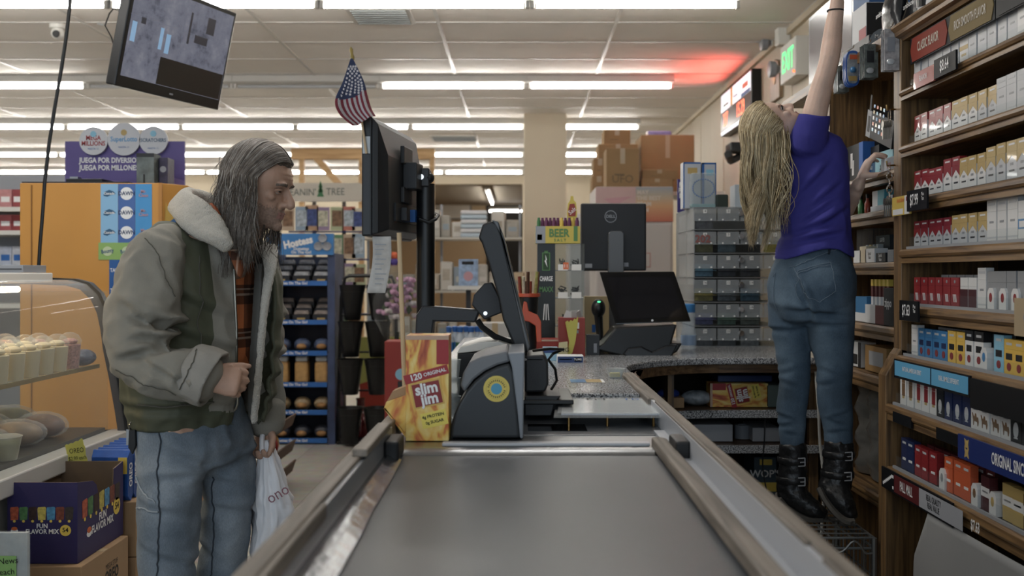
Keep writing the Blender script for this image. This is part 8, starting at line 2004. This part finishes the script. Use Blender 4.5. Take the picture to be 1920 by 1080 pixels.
# ---- cooler with posters, cartons piled on top
YCo=8.5;s_=YCo/FX
x0,x1=W(1117,0,YCo).x,W(1262,0,YCo).x;zc=W(0,350,YCo).z
t=thing('drinks_cooler','white upright cooler with a pastel poster header beyond the black monitor','cooler',((x0+x1)/2,YCo,0));hx=(x1-x0)/2;tl=lambda x,y:(W(x,y,YCo).x-(x0+x1)/2,W(x,y,YCo).z)
B().box((-hx,.0,0),(hx,.75,zc),mat('cooler white','#bfb9b6',.4)).build('cabinet',t,bevel=.01)
a,c=tl(1117,416),tl(1192,350);b=B();b.box((a[0],-.012,a[1]),(c[0],0,c[1]-.004),mat('blush poster','#bb9a98',.5));b.prism([(a[0]+.06,c[1]-.10),(c[0]-.03,c[1]-.08),(a[0]+.15,c[1]-.16)],'y',-.014,-.012,mat('rose disc','#b98a92',.5));b.build('poster',t)
def sunset():
 m=mat('sunset poster','#c08a6a',.5);nt=m.node_tree;bs=nt.nodes['Principled BSDF'];L=nt.links.new
 tc=nt.nodes.new('ShaderNodeTexCoord');sp=nt.nodes.new('ShaderNodeSeparateXYZ');mr_=nt.nodes.new('ShaderNodeMapRange');r=nt.nodes.new('ShaderNodeValToRGB')
 mr_.inputs['From Min'].default_value=a[1];mr_.inputs['From Max'].default_value=c[1]
 e=r.color_ramp.elements;e[0].color=lin('#b05a44');e[1].color=lin('#8f9aa6');k=e.new(.45);k.color=lin('#c8986a');k=e.new(.7);k.color=lin('#b5a48a')
 L(tc.outputs['Object'],sp.inputs[0]);L(sp.outputs[2],mr_.inputs['Value']);L(mr_.outputs[0],r.inputs[0]);L(r.outputs[0],bs.inputs['Base Color']);return m
a,c=tl(1192,416),tl(1262,350);b=B();b.box((a[0],-.012,a[1]),(c[0],0,c[1]-.004),sunset());o=b.build('poster',t);q=tl(1194,361)
for i,wd in enumerate(('MAY','THE BEST','TEAM','WIN')):text(wd,.046,mat('pale poster print','#c9bfb4',.5),(q[0],-.014,q[1]-.048*i),(1,0,0),(0,0,1),o,bold=.03,align='LEFT')
b=B();a,c=tl(1120,640),tl(1258,422);b.box((a[0],-.02,a[1]),(c[0],-.001,c[1]),mat('cooler door','#b3adaa',.35));b.build('door',t,bevel=.006)
b=B();q=tl(1217,490);b.box((q[0]-.04,-.024,q[1]-.05),(q[0]+.01,-.02,q[1]+.07),mat('rose frame','#a8756a',.5));b.box((q[0]-.032,-.026,q[1]-.042),(q[0]+.002,-.02,q[1]+.062),mat('cooler door','#b3adaa',.35));b.build('label',t)
M_c2=mat('aged cardboard','#93754d',.85,vary=.06,vscale=5)
def carton(px0,px1,y0,y1,Y,d,lab,wd=None,z=None):
 a,c=W(px0,y1,Y),W(px1,y0,Y);zz=a.z if z is None else z;h=c.z-zz
 t=thing('cardboard_box',lab,'box',((a.x+c.x)/2,Y,zz),0,'cardboard boxes on the cooler');w=(c.x-a.x)/2
 B().box((-w,0,0),(w,d,h),M_c2).build('carton',t,bevel=.004);b=B();b.box((-.02,-.001,h*.6),(.02,0,h),mat('packing tape light','#a9977c',.3));b.build('tape',t);b=B();b.box((-w*.5,-.001,h*.3),(w*.1,0,h*.34),mat('faded print','#6b5a42',.7));b.build('print',t)
 if wd:text(wd,.09,mat('faded print','#6b5a42',.7),(.0,-.002,h*.2),(1,0,0),(0,0,1),t)
 return zz+h
carton(1137,1198,278,350,8.55,.3,'tall brown carton with faded letters on the cooler front edge','UFO',zc+.001)
z_=carton(1203,1262,335,350,8.58,.3,'low brown carton on the cooler beside the tall lettered one',None,zc+.001)
carton(1204,1270,318,335,8.62,.3,'flat taped carton stacked on the low one on the cooler',None,z_+.001)
zr=W(0,318,8.62).z
t=thing('store_shelf','white wall shelf carrying the biggest carton beside the cooler','shelf',(W(1290,0,9.0).x,9.0,0));wx=W(1330,0,9.0).x-W(1290,0,9).x
B().box((-.19,.0,zc-.03),(.32,.6,zc),M_white).build('board',t);B().box((-.02,.1,0),(.02,.5,zc-.03),M_white).build('support',t)
carton(1202,1302,253,350,9.12,.45,'biggest brown carton against the side wall on the white shelf',None,zc+.001)
z2=carton(1110,1137,330,352,9.0,.25,'small brown carton at the bottom of the narrow stack on the cooler',None,zc+.001)
z3=carton(1113,1138,297,330,9.0,.25,'small brown carton second in the narrow stack on the cooler',None,z2+.001)
z4=carton(1122,1196,270,297,9.0,.3,'wide open carton lying across the narrow stack on the cooler',None,z3+.001)
carton(1132,1182,243,270,9.02,.25,'topmost pale carton of the narrow stack near the ceiling',None,z4+.001)
t=thing('paper_towels','purple printed pack lying on the biggest carton','pack',(W(1236,0,9.2).x,9.2,W(0,253,9.12).z+.003));t.name='printed_pack';B().box((-.10,0,0),(.11,.2,.045),mat('violet pack','#6a6496',.5,vary=.3,vscale=30)).build('pack',t,bevel=.012);b=B();b.box((-.11,-.001,.005),(-.10,.05,.04),M_wprint);b.build('end_seal',t)
YZ=18.42
t=dup(proto[True],(-.62,21.4,2.87),PI/2,'lit fluorescent strip running away into the back room','back room lights');t.scale=(3.0,1,1)
t=dup(proto[True],(W(948,0,24.2).x,24.2,2.77),0,'lit fluorescent strip across the dark opening of the back room','back room lights');t.scale=(.62,1,1)
t=thing('wall_board','pale framed board on the back room wall beyond the pole','board',(W(845,396,24.9).x,24.9,W(0,412,24.9).z));B().box((-.5,0,0),(.5,.03,.40),mat('grey frame','#77726a',.5)).build('frame',t);B().box((-.46,-.005,.04),(.46,0,.36),mat('cream board','#c9c1b2',.6)).build('panel',t)
t=thing('white_freezer','low white freezer between the pillar and the cooler','freezer',(W(1090,0,9.6).x,9.6,0));B().box((-.12,0,0),(.13,.5,W(0,400,9.6).z),mat('cooler white','#bfb9b6',.4)).build('cabinet',t,bevel=.01);B().box((-.10,-.012,.3),(.11,-.001,W(0,415,9.6).z),mat('freezer door','#a9a6a4',.3)).build('door',t)

# ---------------------------------------------------------------- light and camera
w=bpy.data.worlds.new('world');SC.world=w;w.use_nodes=True
w.node_tree.nodes['Background'].inputs[0].default_value=(.6,.65,.75,1)
w.node_tree.nodes['Background'].inputs[1].default_value=.05
def area(name,loc,rot,size,size_y,power,col=(1,1,1)):
 l=bpy.data.lights.new(name,'AREA');l.shape='RECTANGLE';l.size=size;l.size_y=size_y;l.energy=power;l.color=col
 o=bpy.data.objects.new(name,l);o.location=loc;o.rotation_euler=rot;COL.objects.link(o);return o
area('strip_over_lane',(-2.0,3.72,2.9),(0,0,0),5.0,.1,50,(1,.97,.93))
area('strip_over_front',(-1.5,1.1,2.9),(0,0,0),5.0,.1,14,(1,.97,.93))
area('added_front_fill',(-1.8,-2.8,1.8),(math.radians(90),0,0),7,2.2,98,(.72,.86,1))  # added bluish fill behind the camera to brighten the foreground; no window there
lg=area('led_sign_glow',(1.80,8.8,2.74),(0,math.radians(138),0),.12,1.0,5,(1,.08,.05));lg.data.spread=math.radians(110)
c=bpy.data.cameras.new('camera');co=bpy.data.objects.new('camera',c);COL.objects.link(co)
co.location=(0,0,CH);co.rotation_euler=(math.radians(90),0,0)
c.sensor_width=36;c.lens=FX/1920*36
c.shift_x=-(CX-960)/1920;c.shift_y=-(540-CY)/1920
c.dof.use_dof=True;c.dof.focus_distance=3.3;c.dof.aperture_fstop=3.4
c.clip_start=.05
SC.camera=co
SC.view_settings.view_transform='Standard';SC.view_settings.look='None'
SC.view_settings.exposure=.15;SC.view_settings.gamma=1;SC.view_settings.use_curve_mapping=False
SC.cycles.use_denoising=True
SC.cycles.max_bounces=8;SC.cycles.transparent_max_bounces=24
SC.cycles.sample_clamp_indirect=6
